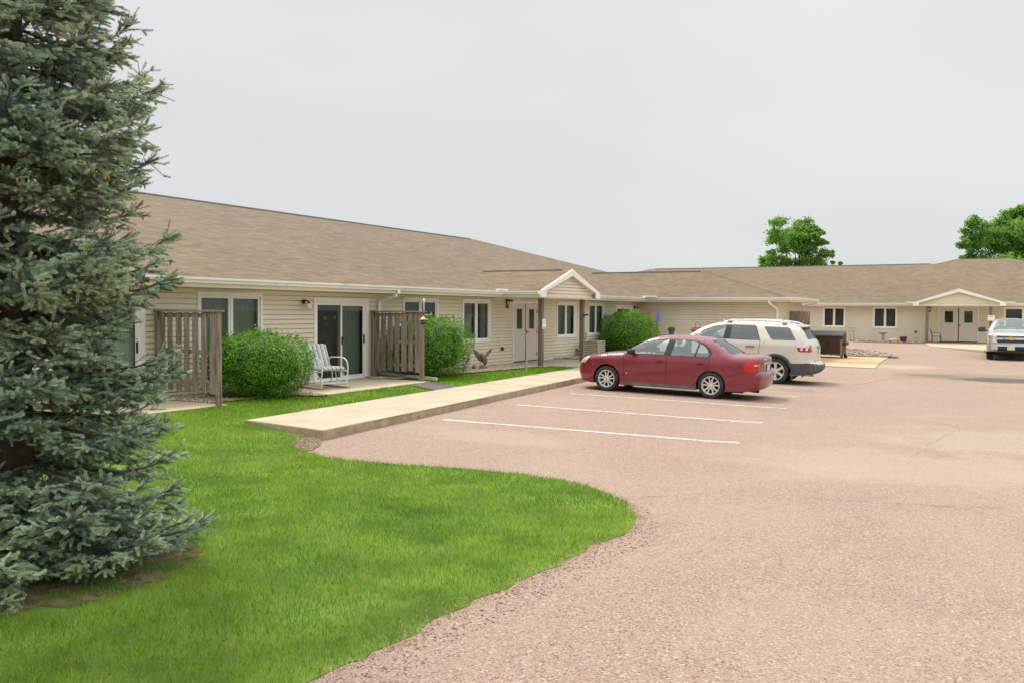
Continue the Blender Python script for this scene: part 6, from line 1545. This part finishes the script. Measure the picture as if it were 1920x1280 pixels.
# ---------------------------------------------------------------- patio screens
M_WOOD = mat('weathered_board', (.195, .152, .12), .85, var=.3, scale=3.2, stretch=(7, 7, .55), col2=(.275, .222, .182), bump=.6, bscale=22, dirt=((.42, .37, .32), 5, .57, .12))
M_WOODM = mat('mossy_cap', (.23, .175, .11), .85, var=.2, scale=6, col2=(.28, .23, .15), bump=.4, bscale=20)
M_CEDAR = mat('stained_cap', (.42, .15, .06), .7, var=.15, scale=5, col2=(.46, .19, .09), bump=.3, bscale=30)
def screen(a, b, label, n=7, bw=.19, z0=.43, z1=1.94, base=.18, cap=M_WOODM, posts=M_WOOD, side=-1, tail=True):
    a, b = Vector((a[0], a[1], base)), Vector((b[0], b[1], base)); d = b - a; L = d.length; u = d / L; nrm = Vector((u.y, -u.x, 0)) * -side
    M = Matrix(((u.x, nrm.x, 0, a.x), (u.y, nrm.y, 0, a.y), (0, 0, 1, 0), (0, 0, 0, 1)))
    root = thing('privacy_screen', a, label, 'fence', 'wooden screens between the patios'); inv = Matrix.Translation(-a)
    M = inv @ M
    mb = MB(); mb.bevbox((-.02, -.09, z1 + .02), (L + .02, .07, z1 + .055), .006, 0, M); mb.build('cap_rail', cap, root)
    for zr_ in (z0 + .12, z0 + .72, z1 - .09):
        mb = MB(); mb.bevbox((.02, -.036, zr_), (L - .05, .002, zr_ + .085), .004, 0, M); mb.build('rail', M_WOOD, root)
    for x in (.045, L - .055):
        mb = MB(); mb.bevbox((x - .046, -.046, .0 if x > 1 else .1), (x + .046, .046, z1 + .02), .006, 0, M); mb.build('post', posts, root)
    pitch = (L - .17) / n
    for k in range(n):
        x = .10 + pitch * (k + .5); j = rng.normal(0, .006, 4); w_ = bw * (1 + rng.normal(0, .03))
        mb = MB(); M2 = M @ Matrix.Translation((x + j[0], .014 + abs(j[1]), 0)) @ Matrix.Rotation(j[2] * .7, 4, 'Y') @ Matrix.Rotation(j[3] * 4, 4, 'Z')
        mb.bevbox((-w_ / 2, -.010, z0 + j[1] * 3), (w_ / 2, .010, z1 + .01), .004, 0, M2); o = mb.build('board', M_WOOD, root)
    return root
screen((-15.15, 12.72), (-12.9, 12.27), 'weathered grey wood screen nearest the spruce, left of the first shrub')
screen((-15.15, 19.86), (-13.08, 19.27), 'weathered brown wood screen beside the sliding door, with a bird feeder at its post')
screen((-15.15, 37.35), (-13.35, 36.98), 'wood screen with orange stained top rail standing behind the large shrub', cap=M_CEDAR, posts=M_CEDAR)
# solid board screen by the dumpster
fr_ = thing('board_screen', (-8.7, 42.5, .1), 'plain grey solid board screen on the wing corner beside the dumpster', 'fence')
for k in range(6):
    mb = MB(); mb.bevbox((.005 + k * .146, -.012 + .004 * (k % 2), .15), (.005 + k * .146 + .142, .012 + .004 * (k % 2), 1.985 - .004 * k), .004); mb.build('board', M_WOOD, fr_)
mb = MB(); mb.bevbox((0, .02, .4), (.88, .06, .49), .004); mb.build('rail', M_WOOD, fr_); mb = MB(); mb.bevbox((0, .02, 1.6), (.88, .06, 1.69), .004); mb.build('rail', M_WOOD, fr_)
mb = MB(); mb.bevbox((.79, .062, -.2), (.88, .15, 1.95), .004); mb.build('post', M_WOOD, fr_)

# ---------------------------------------------------------------- bird feeder on a white hook pole
M_WHT = mat('white_enamel', (.74, .73, .70), .4, var=.04, scale=10, dirt=((.45, .33, .22), 18, .66, .08))
base = Vector((-13.2, 19.47, .19))
pl_ = thing('feeder_pole', base, 'thin white shepherd pole with finial rising at the end of the brown screen', 'pole')
mb = MB(); mb.tube([(0, 0, 0), (0, 0, 2.0)], .013, 8); mb.build('pole', M_WHT, pl_)
mb = MB(); mb.lathe([(.0, 2.13), (.03, 2.11), (.036, 2.08), (.02, 2.04), (.013, 1.99)], (0,0,0), 'Z', 12); mb.build('finial', M_WHT, pl_, smooth=True)
f1 = lambda x, z: (x * 1.2, x * -1.9, z)
f2 = lambda x, z: (x * .65, x * .75, z)
mb = MB(); mb.tube([f1(0, 1.79), f1(.06, 1.82), f1(.13, 1.81), f1(.16, 1.77), f1(.16, 1.70)], .007, 6); mb.build('hook', M_IRON, pl_)
mb = MB(); mb.tube([f2(0, 1.72), f2(.12, 1.71), f2(.19, 1.72), f2(.205, 1.755), f2(.185, 1.78)], .008, 6); mb.build('hook', M_WHT, pl_)
fp = base + Vector(f1(.16, 1.70)); fd = thing('bird_feeder', fp, 'small hanging bird feeder with copper roof beside the white pole', 'bird feeder')
mb = MB(); mb.lathe([(.004, -.01), (.012, -.03), (.05, -.065), (.115, -.10), (.118, -.108), (.04, -.10)], (0,0,0), 'Z', 18); mb.build('roof', mat('copper', (.62, .27, .15), .35, .6, var=.1), fd, smooth=50)
mb = MB(); mb.lathe([(.062, -.10), (.062, -.21), (.055, -.22), (.001, -.22)], (0,0,0), 'Z', 14); mb.build('seed_tube', mat('smoked_plastic', (.10, .11, .11), .3, var=.3, scale=30), fd, smooth=50)
mb = MB(); mb.lathe([(.001, -.225), (.085, -.225), (.09, -.21), (.085, -.215), (.001, -.218)], (0,0,0), 'Z', 18); mb.build('tray', M_IRON, fd)
mb = MB()
mb.tube([(0,0,0), (0,0,-.02)], .003, 5); mb.build('hanger', M_IRON, fd)
# wrought iron ornament on a board of that screen
p = Vector((-13.97, 19.55, 1.60)); orn = thing('wall_ornament', p, 'dark wrought iron scroll ornament hung on the brown wood screen', 'ornament')
mb = MB(); u_ = Vector((.962, -.273, 0)); n_ = Vector((-.273, -.962, 0)) * .03
def sp(x, z): return u_ * x + n_ * 1.0 + Vector((0, 0, z))
mb.tube([sp(-.03, .12), sp(-.05, .17), sp(0, .20), sp(.05, .17), sp(.03, .12), sp(0, .08), sp(0, -.16)], .007, 6)
for s_ in (-1, 1): mb.tube([sp(0, -.16), sp(s_ * .03, -.19), sp(s_ * .05, -.17), sp(s_ * .04, -.15)], .006, 6)
mb.build('scroll', M_IRON, orn)
mb = MB(); mb.lathe([(.001, .10), (.02, .07), (.022, .03), (.001, .0)], sp(0, -.02), 'Z', 10); mb.build('thermometer', M_WHT, orn, smooth=True)

# ---------------------------------------------------------------- striped patio glider
def stripe_mat():
    m = mat('striped_cushion', (.60, .60, .56), .85, var=.05, scale=10)
    nt = m.node_tree; N = nt.nodes; L = nt.links; b = N['Principled BSDF']; src = b.inputs['Base Color'].links[0].from_socket
    tc = N.new('ShaderNodeTexCoord'); sx = N.new('ShaderNodeSeparateXYZ'); L.new(tc.outputs['Object'], sx.inputs[0])
    def mt(op, a, c): 
        n = N.new('ShaderNodeMath'); n.operation = op; L.new(a, n.inputs[0]); n.inputs[1].default_value = c; return n.outputs[0]
    fr1 = N.new('ShaderNodeMath'); fr1.operation = 'FRACT'; L.new(mt('DIVIDE', sx.outputs[1], .115), fr1.inputs[0])
    rp = N.new('ShaderNodeValToRGB'); L.new(fr1.outputs[0], rp.inputs[0]); cr = rp.color_ramp; cr.interpolation = 'CONSTANT'
    cr.elements[0].color = (.58, .59, .55, 1); cr.elements[1].position = .42; cr.elements[1].color = (.085, .125, .13, 1)
    for p_, c in ((.56, (.30, .34, .33)), (.72, (.58, .58, .54)), (.80, (.15, .20, .19)), (.86, (.42, .44, .41))):
        e = cr.elements.new(p_); e.color = (*c, 1)
    L.new(rp.outputs[0], b.inputs['Base Color']); return m
M_STR = stripe_mat()
ch = thing('patio_chair', (-13.85, 16.38, .215), 'white tubular patio glider chair with grey striped cushion on the patio', 'chair', rz=R(-14))
# local: x forward, y width
wd = .36
mb = MB(); mb.bevbox((-.27, -wd + .03, .415), (.31, wd - .03, .50), .04, 0, None, 3); 
for k in range(6): mb.tube([(.30, -wd + .07 + k * .117, .45), (.335, -wd + .07 + k * .117, .44)], .032, 8)
mb.build('seat_cushion', M_STR, ch, smooth=60)
mb = MB(); Mb = Matrix.Translation((-.27, 0, .47)) @ Matrix.Rotation(R(-24), 4, 'Y'); mb.bevbox((-.045, -wd + .04, 0), (.035, wd - .04, .58), .035, 0, Mb, 3); mb.build('back_cushion', M_STR, ch, smooth=60)
for s_ in (-1, 1):
    y_ = s_ * wd
    mb = MB(); mb.tube(catmull([(-.52, y_, .98), (-.42, y_, .74), (-.33, y_, .50), (-.28, y_, .40), (.0, y_, .385), (.34, y_, .40)], .05), .015, 8); mb.build('frame', M_WHT, ch, smooth=True)
    mb = MB(); mb.tube(catmull([(-.37, y_, .58), (-.32, y_, .68), (-.1, y_, .70), (.18, y_, .695), (.31, y_, .64), (.37, y_, .50), (.36, y_, .30), (.30, y_, .17)], .04), .016, 8); mb.build('armrest', M_WHT, ch, smooth=True)
    mb = MB(); mb.tube(catmull([(-.50, y_ * .98, .03), (-.44, y_ * .98, .04), (-.30, y_ * .98, .12), (-.22, y_ * .98, .27), (-.26, y_ * .98, .40)], .04), .015, 8); mb.build('leg', M_WHT, ch, smooth=True)
    mb = MB(); mb.tube(catmull([(.34, y_ * .98, .0), (.34, y_ * .98, .16), (.30, y_ * .98, .24), (.22, y_ * .98, .28), (.16, y_ * .98, .38)], .04), .015, 8); mb.build('leg', M_WHT, ch, smooth=True)
    mb = MB(); mb.tube([(-.5, y_ * .98, .035), (.36, y_ * .98, .035)], .014, 8); mb.build('runner', M_WHT, ch, smooth=True)
    mb = MB(); mb.tube(catmull([(-.06, y_ * .9, .36), (-.02, y_ * .9, .24), (.06, y_ * .9, .16), (.12, y_ * .9, .13)], .04), .011, 8); mb.build('swing_arm', M_WHT, ch, smooth=True)
    mb = MB(); mb.bevbox((-.56, y_ * .98 - .04, -.0), (.40, y_ * .98 + .04, .022), .004); mb.build('runner_board', M_WOOD, ch)
for (x_, z_) in ((.34, .13), (.12, .13), (-.34, .10)):
    mb = MB(); mb.tube([(x_, -wd * .98, z_), (x_, wd * .98, z_)], .013, 8); mb.build('crossbar', M_WHT, ch, smooth=True)

# flat grey stepping block by the downspout
bl = MB(); bl.bevbox((-.19, -.10, 0), (.19, .10, .05), .012); o = bl.build('paver_block', M_CONCG, None, loc=(-14.55, 19.3, .215)); tag(o, 'small flat grey block lying on the patio beside the screen', 'block')

# ---------------------------------------------------------------- eagle statue
ep = ground(903, 690); eg = thing('eagle_statue', (-14.28, 24.35, .2), 'brown eagle garden statue with raised wings and white tail by the wall', 'statue')
M_FEA = mat('eagle_brown', (.17, .10, .065), .7, var=.35, scale=25, stretch=(1, 1, .3), col2=(.24, .15, .10)); M_EW = mat('eagle_white', (.66, .63, .60), .7, var=.06)
mb = MB(); mb.lathe([(.001, .0), (.16, .0), (.15, .05), (.10, .10), (.07, .13), (.001, .13)], (0,0,0), 'Z', 14); mb.build('base', mat('statue_rock', (.20, .12, .10), .85, var=.3, scale=20), eg, smooth=True)
RV = Vector((.72, .69, 0))                      # along the wall, toward the right of the photo
def ev(x, z, d=0.0): return RV * x + Vector((RV.y, -RV.x, 0)) * d + Vector((0, 0, z))
mb = MB(); mb.tube([ev(.02, .12), ev(.05, .22), ev(.05, .32), ev(-.02, .42), ev(-.08, .50)], [.035, .075, .09, .075, .03], 12); mb.build('body', M_FEA, eg, smooth=True)
mb = MB(); mb.tube([ev(.03, .14), ev(-.03, .18), ev(-.07, .18), ev(-.10, .16)], [.045, .05, .035, .006], 10); mb.build('head', M_EW, eg, smooth=True)
mb = MB(); mb.tube([ev(-.09, .17), ev(-.125, .155), ev(-.135, .13)], [.018, .014, .002], 8); mb.build('beak', M_GOLD, eg, smooth=True)
mb = MB(); mb.prism([(.02, .36), (.10, .44), (.24, .46), (.20, .40), (.10, .36), (.05, .32)], lambda x, z: ev(x, z, -.02), lambda x, z: ev(x, z, .03)); mb.build('tail', M_EW, eg)
for q, ply in ((-.05, [(.0, .30), (-.06, .42), (-.17, .56), (-.32, .64), (-.30, .54), (-.25, .44), (-.20, .36), (-.12, .26), (-.04, .22)]), (.05, [(.04, .40), (.06, .47), (.12, .56), (.21, .63), (.29, .67), (.25, .58), (.19, .50), (.12, .43)])):
    mb = MB(); mb.prism(ply, lambda x, z: ev(x, z, q - .015), lambda x, z: ev(x, z, q + .015)); mb.build('wing', M_FEA, eg)
M_PINK = leaf_mat('pink_petal', [(.62, .10, .26), (.72, .16, .34), (.80, .30, .42)], sub=.3); M_PLEAF = leaf_mat('pot_leaf', [(.07, .15, .02), (.13, .24, .04), (.20, .26, .06)], sub=.3)
def flowers(root, c, r, h, n, petal=M_PINK, leaf=M_PLEAF, size=.05, frac=.5):
    g = np.random.default_rng(int(abs(c[0]) * 100) % 991 + n); D = g.normal(0, 1, (n, 3)); D /= np.linalg.norm(D, axis=1)[:, None]
    P = D * np.array([r, r, h]) * (.5 + .5 * g.random((n, 1))) + np.array(c); up = P[:, 2] > c[2]
    k = up & (g.random(n) < frac)
    for nm, sel, m_ in (('blossom', k, petal), ('foliage', ~k, leaf)):
        V, F = leaves(P[sel], D[sel], size, aspect=.8); mesh_np(nm, V, F, m_, None, root)
fl = thing('garden_flowers', (-14.42, 24.0, .2), 'low pink flowers at the foot of the eagle statue', 'flowers'); flowers(fl, (0, 0, .10), .09, .10, 120, size=.03, frac=.8)

# ---------------------------------------------------------------- sign seen edge-on, air conditioner, meter
M_GALV = mat('galvanised_steel', (.50, .52, .53), .4, .5, var=.08, scale=20)
sp_ = thing('sign_post', (-12.45, 23.75, .15), 'thin galvanised sign post in the grass strip, its narrow sign turned edge-on', 'sign')
mb = MB()
mb.bevbox((-.022, -.016, -.2), (.022, .016, 1.0), .004); mb.build('post', M_GALV, sp_)
mb = MB(); mb.bevbox((-.16, .018, .62), (.16, .022, 1.27), .001, 0, Matrix.Rotation(R(118.6), 4, 'Z')); mb.build('sign_panel', M_GALV, sp_)
M_AC = mat('condenser_beige', (.52, .47, .37), .5, var=.05, scale=6, dirt=((.38, .33, .26), 9, .6, .15))
ac = thing('air_conditioner', (-14.50, 33.45, .22), 'beige outdoor air conditioner unit standing against the wall left of the large shrub', 'air conditioner')
mb = MB(); mb.bevbox((-.36, -.36, -.05), (.36, .36, .0), .01); mb.build('pad', M_CONCG, ac)
mb = MB()
for k in range(7): mb.bevbox((-.33, -.33, .03 + k * .078), (.33, .33, .03 + k * .078 + .058), .02)
for s_ in ((-1,-1), (1,-1), (1,1), (-1,1)): mb.bevbox((s_[0]*.335 - .02, s_[1]*.335 - .02, .0), (s_[0]*.335 + .02, s_[1]*.335 + .02, .60), .006)
mb.bevbox((-.29, -.29, .01), (.29, .29, .58), .01); mb.build('cabinet', M_AC, ac)
mb = MB(); mb.bevbox((-.355, -.355, .59), (.355, .355, .63), .012); mb.build('lid', M_AC, ac)
mb = MB(); mb.lathe([(.26, .632), (.24, .645), (.20, .648), (.16, .645), (.0, .65)], (0,0,0), 'Z', 24); mb.build('fan_guard', M_IRON, ac, smooth=True)
mb = MB(); mb.tube([(-.33, -.2, .1), (-.42, -.22, .12), (-.5, -.25, .2), (-.66, -.25, .3)], .02, 8); mb.tube([(-.33, -.26, .06), (-.42, -.32, .05), (-.52, -.3, .14), (-.66, -.32, .25)], .015, 8); mb.build('hose', M_IRON, ac, smooth=True)
mt_ = MB(); mt_.bevbox((-.0, -.09, -.14), (.10, .09, .14), .01); mt_.tube([(.05, 0, -.14), (.05, 0, -.75)], .016, 8); o = mt_.build('disconnect_box', M_GALV, None, loc=(-15.17, 33.95, 1.02)); tag(o, 'small grey electrical box with conduit on the siding above the air conditioner', 'electrical box')

# blue sign on a wooden post
bs = thing('sign_post', (-13.28, 37.5, .15), 'narrow blue sign on a tan wooden post in front of the cross wing', 'sign')
mb = MB(); mb.bevbox((-.035, -.03, -.2), (.035, .03, 1.85), .005); mb.build('post', mat('tan_post', (.34, .26, .14), .8, var=.15, scale=6), bs)
mb = MB(); mb.bevbox((-.155, -.042, 1.42), (.155, -.036, 1.90), .0015, 0, Matrix.Rotation(R(86), 4, 'Z') @ Matrix.Translation((0, 0, 0))); mb.build('sign_panel', mat('sign_blue', (.115, .155, .48), .5, var=.05), bs)

# planter bench and pots before the cross wing
bn = thing('planter_bench', (-12.55, 39.0, .15), 'low dark wooden plant bench along the cross wing wall behind the cars', 'bench')
mb = MB(); mb.bevbox((-1.15, -.2, .80), (1.20, .2, .85), .01); mb.build('top', M_WOOD, bn)
for x_ in (-1.05, 1.1):
    for y_ in (-.15, .15): mb = MB(); mb.bevbox((x_ - .035, y_ - .035, 0), (x_ + .035, y_ + .035, .80), .005); mb.build('leg', M_WOOD, bn)
M_POTB = mat('blue_glaze', (.045, .125, .24), .3, var=.1, coat=.4); M_POTP = mat('plum_plastic', (.17, .022, .07), .45, var=.1)
def pot(name, loc, r0, r1, h, m, label, cat='flower pot', group=None):
    t = thing(name, loc, label, cat, group); mb = MB()
    mb.lathe([(.001, 0), (r0, 0), (r1, h * .88), (r1 * 1.08, h * .88), (r1 * 1.08, h), (r1 * .96, h), (r1 * .92, h * .9), (.001, h * .9)], (0,0,0), 'Z', 28); mb.build('pot', m, t, smooth=35); return t
fp_ = pot('flower_pot', (-13.13, 39.0, 1.0), .10, .125, .20, M_POTB, 'blue glazed pot of pink flowers standing on the plant bench'); flowers(fp_, (0, 0, .25), .19, .12, 420, size=.055, frac=.35)
hb_ = thing('hanging_basket', (-11.88, 38.85, 1.0), 'pink flowers in a basket with a dark wire hoop handle, left of the white car', 'flower basket')
mb = MB(); mb.lathe([(.001, 0), (.14, 0), (.19, .14), (.17, .14), (.001, .12)], (0,0,0), 'Z', 20); mb.build('basket', M_WOOD, hb_, smooth=35)
mb = MB(); mb.tube([(-.11, 0, .1), (-.11, 0, .46), (-.09, 0, .53), (-.02, 0, .565), (.05, 0, .55), (.10, 0, .48), (.10, 0, .40), (.10, 0, .1)], .009, 6); mb.build('handle', M_IRON, hb_, smooth=True); flowers(hb_, (0, 0, .22), .30, .15, 900, size=.055, frac=.62)

# ---------------------------------------------------------------- dumpster
M_DMP = mat('dumpster_brown', (.050, .028, .018), .55, var=.25, scale=3, dirt=((.10, .05, .025), 5, .6, .15)); M_LID = mat('dumpster_lid', (.10, .105, .11), .45, var=.15, scale=8); M_RST = mat('bare_metal', (.26, .19, .11), .6, .4, var=.2, scale=8)
dz = zl(-7.4, 45) + .05
dm = thing('dumpster', (-7.62, 45.1, dz), 'dark brown steel dumpster on wheels with ribbed black lids on the concrete pad', 'dumpster')
Lx, Ly = .92, .62
mb = MB()
vs = [(-Lx, -Ly + .04, .14), (Lx, -Ly + .04, .14), (Lx, Ly - .04, .14), (-Lx, Ly - .04, .14), (-Lx, -Ly, .95), (Lx, -Ly, .95), (Lx, Ly, 1.10), (-Lx, Ly, 1.10)]
mb.add(vs, [(0,3,2,1), (0,1,5,4), (1,2,6,5), (2,3,7,6), (3,0,4,7)]); mb.build('body', M_DMP, dm)
mb = MB(); mb.bevbox((-Lx - .03, -Ly - .03, .93), (Lx + .03, -Ly + .03, .985), .008); mb.bevbox((Lx - .03, -Ly + .03, .93), (Lx + .03, Ly - .02, .985), .008); mb.bevbox((-Lx, -Ly - .02, .14), (Lx, -Ly + .035, .20), .008); mb.bevbox((-.30, -Ly - .022, .20), (-.22, -Ly + .03, .93), .006); mb.bevbox((.36, -Ly - .022, .20), (.44, -Ly + .03, .93), .006); mb.build('rim', M_DMP, dm)
mb = MB(); mb.bevbox((Lx - .09, -Ly - .035, .05), (Lx + .02, -Ly - .0, .82), .006); mb.build('corner_post', M_RST, dm)
mb = MB(); mb.bevbox((Lx, -.45, .55), (Lx + .14, .45, .70), .01); mb.build('fork_pocket', M_DMP, dm)
for a_, b_ in ((-Lx - .02, -.02), (.02, Lx + .02)):
    mb = MB(); n = 20
    for i in range(n):
        x0 = a_ + (b_ - a_) * i / n; x1 = a_ + (b_ - a_) * (i + 1) / n; up = .035 if i % 2 == 0 else 0
        mb.bevbox((x0 + .002, -Ly - .05, .985), (x1 - .002, Ly + .05, 1.015 + up), .006, 0, Matrix.Translation((0, -Ly, .985)) @ Matrix.Rotation(R(8), 4, 'X') @ Matrix.Translation((0, Ly, -.985)))
    mb.build('lid', M_LID, dm)
for x_ in (-Lx + .14, Lx - .02):
    for y_ in (-Ly + .1, Ly - .1):
        mb = MB(); mb.bevbox((x_ - .05, y_ - .03, .09), (x_ + .05, y_ + .03, .15), .006); mb.tube([(x_ , y_ - .025, .06), (x_, y_ + .025, .06)], .06, 14); mb.build('wheel', M_BLKP, dm)
mb = MB(); mb.tube([(Lx + .10, -.2, .05), (Lx + .10, -.14, .05)], .085, 18); mb.build('wheel', M_BLKP, dm)
cb_ = MB(); cb_.bevbox((-.9, -.08, 0), (.9, .08, .13), .02); o = cb_.build('parking_block', M_CONC, None, loc=(-8.0, 47.6, zl(-8, 47.6) + .03)); tag(o, 'pale concrete wheel stop lying behind the dumpster', 'wheel stop')

# ---------------------------------------------------------------- things before the far building
M_STONE = mat('cast_stone', (.42, .36, .27), .85, var=.12, scale=9)
bb_ = thing('bird_bath', (-7.03, 63.4, .17), 'pale stone pedestal bird bath below the second window', 'bird bath')
mb = MB(); mb.lathe([(.001, 0), (.17, 0), (.16, .05), (.09, .10), (.075, .25), (.10, .38), (.08, .46), (.12, .50)], (0,0,0), 'Z', 18); mb.build('pedestal', M_STONE, bb_, smooth=40)
mb = MB(); mb.lathe([(.10, .49), (.26, .55), (.31, .60), (.29, .605), (.2, .56), (.001, .545)], (0,0,0), 'Z', 24); mb.build('bowl', M_STONE, bb_, smooth=40)
pot('planter_pot', (-5.79, 63.3, .17), .165, .22, .36, M_POTP, 'empty plum coloured pot by the wall between boulder and doors')
bo = MB(); bm = bmesh.new(); bmesh.ops.create_icosphere(bm, subdivisions=3, radius=1.0)
for v in bm.verts: v.co = v.co * (1 + .22 * noise.noise(v.co * 1.7)); v.co = Vector((v.co.x * .34, v.co.y * .24, max(-.05, v.co.z * .20 + .10)))
bo.bm(bm); o = bo.build('boulder', mat('pink_granite', (.46, .30, .22), .8, var=.15, scale=8), None, smooth=50, loc=(-6.28, 62.9, .15)); tag(o, 'rounded pinkish boulder beside the plum pot', 'boulder')
M_GRN = mat('green_enamel', (.035, .11, .085), .4, var=.1)
gc_ = thing('garden_chair', (-3.92, 63.5, .16), 'dark green metal garden chair beside the double doors of the far building', 'chair')
for s_ in (-1, 1):
    y_ = s_ * .24
    mb = MB(); mb.tube([(-.22, y_, 0), (-.20, y_, .42), (-.26, y_, .70), (-.34, y_, .86)], .016, 6); mb.build('leg', M_GRN, gc_); mb = MB(); mb.tube([(.30, y_, 0), (.28, y_, .42), (.26, y_, .62), (-.22, y_, .64)], .016, 6); mb.build('leg', M_GRN, gc_)
mb = MB(); mb.bevbox((-.21, -.23, .40), (.30, .23, .43), .008); mb.build('seat', M_GRN, gc_)
mb = MB()
for k in range(7): mb.tube([(-.21, -.21 + k * .07, .46), (-.27, -.21 + k * .07, .70), (-.34, -.21 + k * .07, .86)], .008, 5)
mb.tube([(-.34, -.24, .86), (-.34, .24, .86)], .016, 6); mb.build('backrest', M_GRN, gc_)
wc = thing('wire_rack', (-8.9, 63.3, .17), 'thin dark wire garden stand leaning by the wall behind the dumpster', 'garden stand')
mb = MB()
for q in ([(-.26, 0, .86), (.24, 0, .86)], [(-.24, 0, .80), (-.10, 0, 0)], [(.22, 0, .86), (.10, 0, .45), (.10, 0, 0)], [(-.2, 0, .66), (.17, 0, .66)], [(-.15, 0, .42), (.1, 0, .42)], [(-.12, .2, 0), (-.15, 0, .42)], [(.1, .2, 0), (.1, 0, .42)], [(-.05, 0, .86), (-.02, 0, .42)], [(.08, 0, .86), (.04, 0, .42)]): mb.tube(q, .007, 5)
mb.build('wire_frame', M_IRON, wc)
# ---------------------------------------------------------------- camera
cd = bpy.data.cameras.new('camera'); co = bpy.data.objects.new('camera', cd); COL.objects.link(co)
cd.sensor_width = 36.0; cd.lens = FPX / 1920 * 36.0; cd.clip_start = 0.1; cd.clip_end = 4000
co.matrix_world = Matrix.Translation(EYE) @ CAM_M.to_4x4(); scene.camera = co

# ---------------------------------------------------------------- sun behind thin overcast, cloudy sky
to_sun = Vector((-0.50, 0.16, 1.0)).normalized()
ld = bpy.data.lights.new('sun', 'SUN'); ld.energy = 2.3; ld.angle = R(10); ld.color = (1.0, .95, .87)
lo = bpy.data.objects.new('sun', ld); COL.objects.link(lo); lo.rotation_euler = (-to_sun).to_track_quat('-Z', 'Y').to_euler(); lo.location = (0, 0, 30)
w = bpy.data.worlds.new('World'); scene.world = w; w.use_nodes = True
nt = w.node_tree; N = nt.nodes; L = nt.links; bg = N['Background']
sky = N.new('ShaderNodeTexSky'); sky.sky_type = 'NISHITA'; sky.sun_disc = False
sky.sun_elevation = math.asin(to_sun.z); sky.sun_rotation = math.atan2(to_sun.x, to_sun.y)
tc = N.new('ShaderNodeTexCoord'); sx = N.new('ShaderNodeSeparateXYZ'); L.new(tc.outputs['Generated'], sx.inputs[0])
rp = N.new('ShaderNodeValToRGB'); L.new(sx.outputs[2], rp.inputs[0]); cr = rp.color_ramp      # overcast luminance, brighter overhead
cr.elements[0].position = 0.0; cr.elements[0].color = (.68, .70, .70, 1)
cr.elements[1].position = 1.0; cr.elements[1].color = (1, 1, 1, 1)
for p, c in ((.12, (.69, .705, .71)), (.34, (.75, .755, .76)), (.6, (.92, .92, .92))):
    e = cr.elements.new(p); e.color = (*c, 1)
gz_ = N.new('ShaderNodeMapRange'); gz_.inputs[1].default_value = .40; gz_.inputs[2].default_value = .95; gz_.inputs[3].default_value = 1.0; gz_.inputs[4].default_value = 2.15; L.new(sx.outputs[2], gz_.inputs[0])
mp = N.new('ShaderNodeMapping'); mp.inputs['Scale'].default_value = (1, 1, 3.0); L.new(tc.outputs['Generated'], mp.inputs[0])
nz = N.new('ShaderNodeTexNoise'); nz.inputs['Scale'].default_value = 1.5; nz.inputs['Detail'].default_value = 4; nz.inputs['Roughness'].default_value = .42; L.new(mp.outputs[0], nz.inputs[0])
r2 = N.new('ShaderNodeMapRange'); r2.inputs[1].default_value = .3; r2.inputs[2].default_value = .7; r2.inputs[3].default_value = .895; r2.inputs[4].default_value = 1.10; L.new(nz.outputs[0], r2.inputs[0])
mu = N.new('ShaderNodeMath'); mu.operation = 'MULTIPLY'; L.new(gz_.outputs[0], mu.inputs[0]); L.new(r2.outputs[0], mu.inputs[1])
vs_ = N.new('ShaderNodeVectorMath'); vs_.operation = 'SCALE'; L.new(rp.outputs[0], vs_.inputs[0]); L.new(mu.outputs[0], vs_.inputs['Scale'])
mx = N.new('ShaderNodeMix'); mx.data_type = 'RGBA'; mx.inputs[0].default_value = .008
L.new(vs_.outputs[0], mx.inputs[6]); L.new(sky.outputs[0], mx.inputs[7])
L.new(mx.outputs[2], bg.inputs[0]); bg.inputs[1].default_value = 1.0
vs = scene.view_settings; vs.view_transform = 'Standard'; vs.look = 'None'; vs.exposure = 0.0; vs.gamma = 1.0; vs.use_curve_mapping = False
scene.cycles.max_bounces = 8; scene.cycles.transparent_max_bounces = 24; scene.cycles.caustics_reflective = False; scene.cycles.caustics_refractive = False
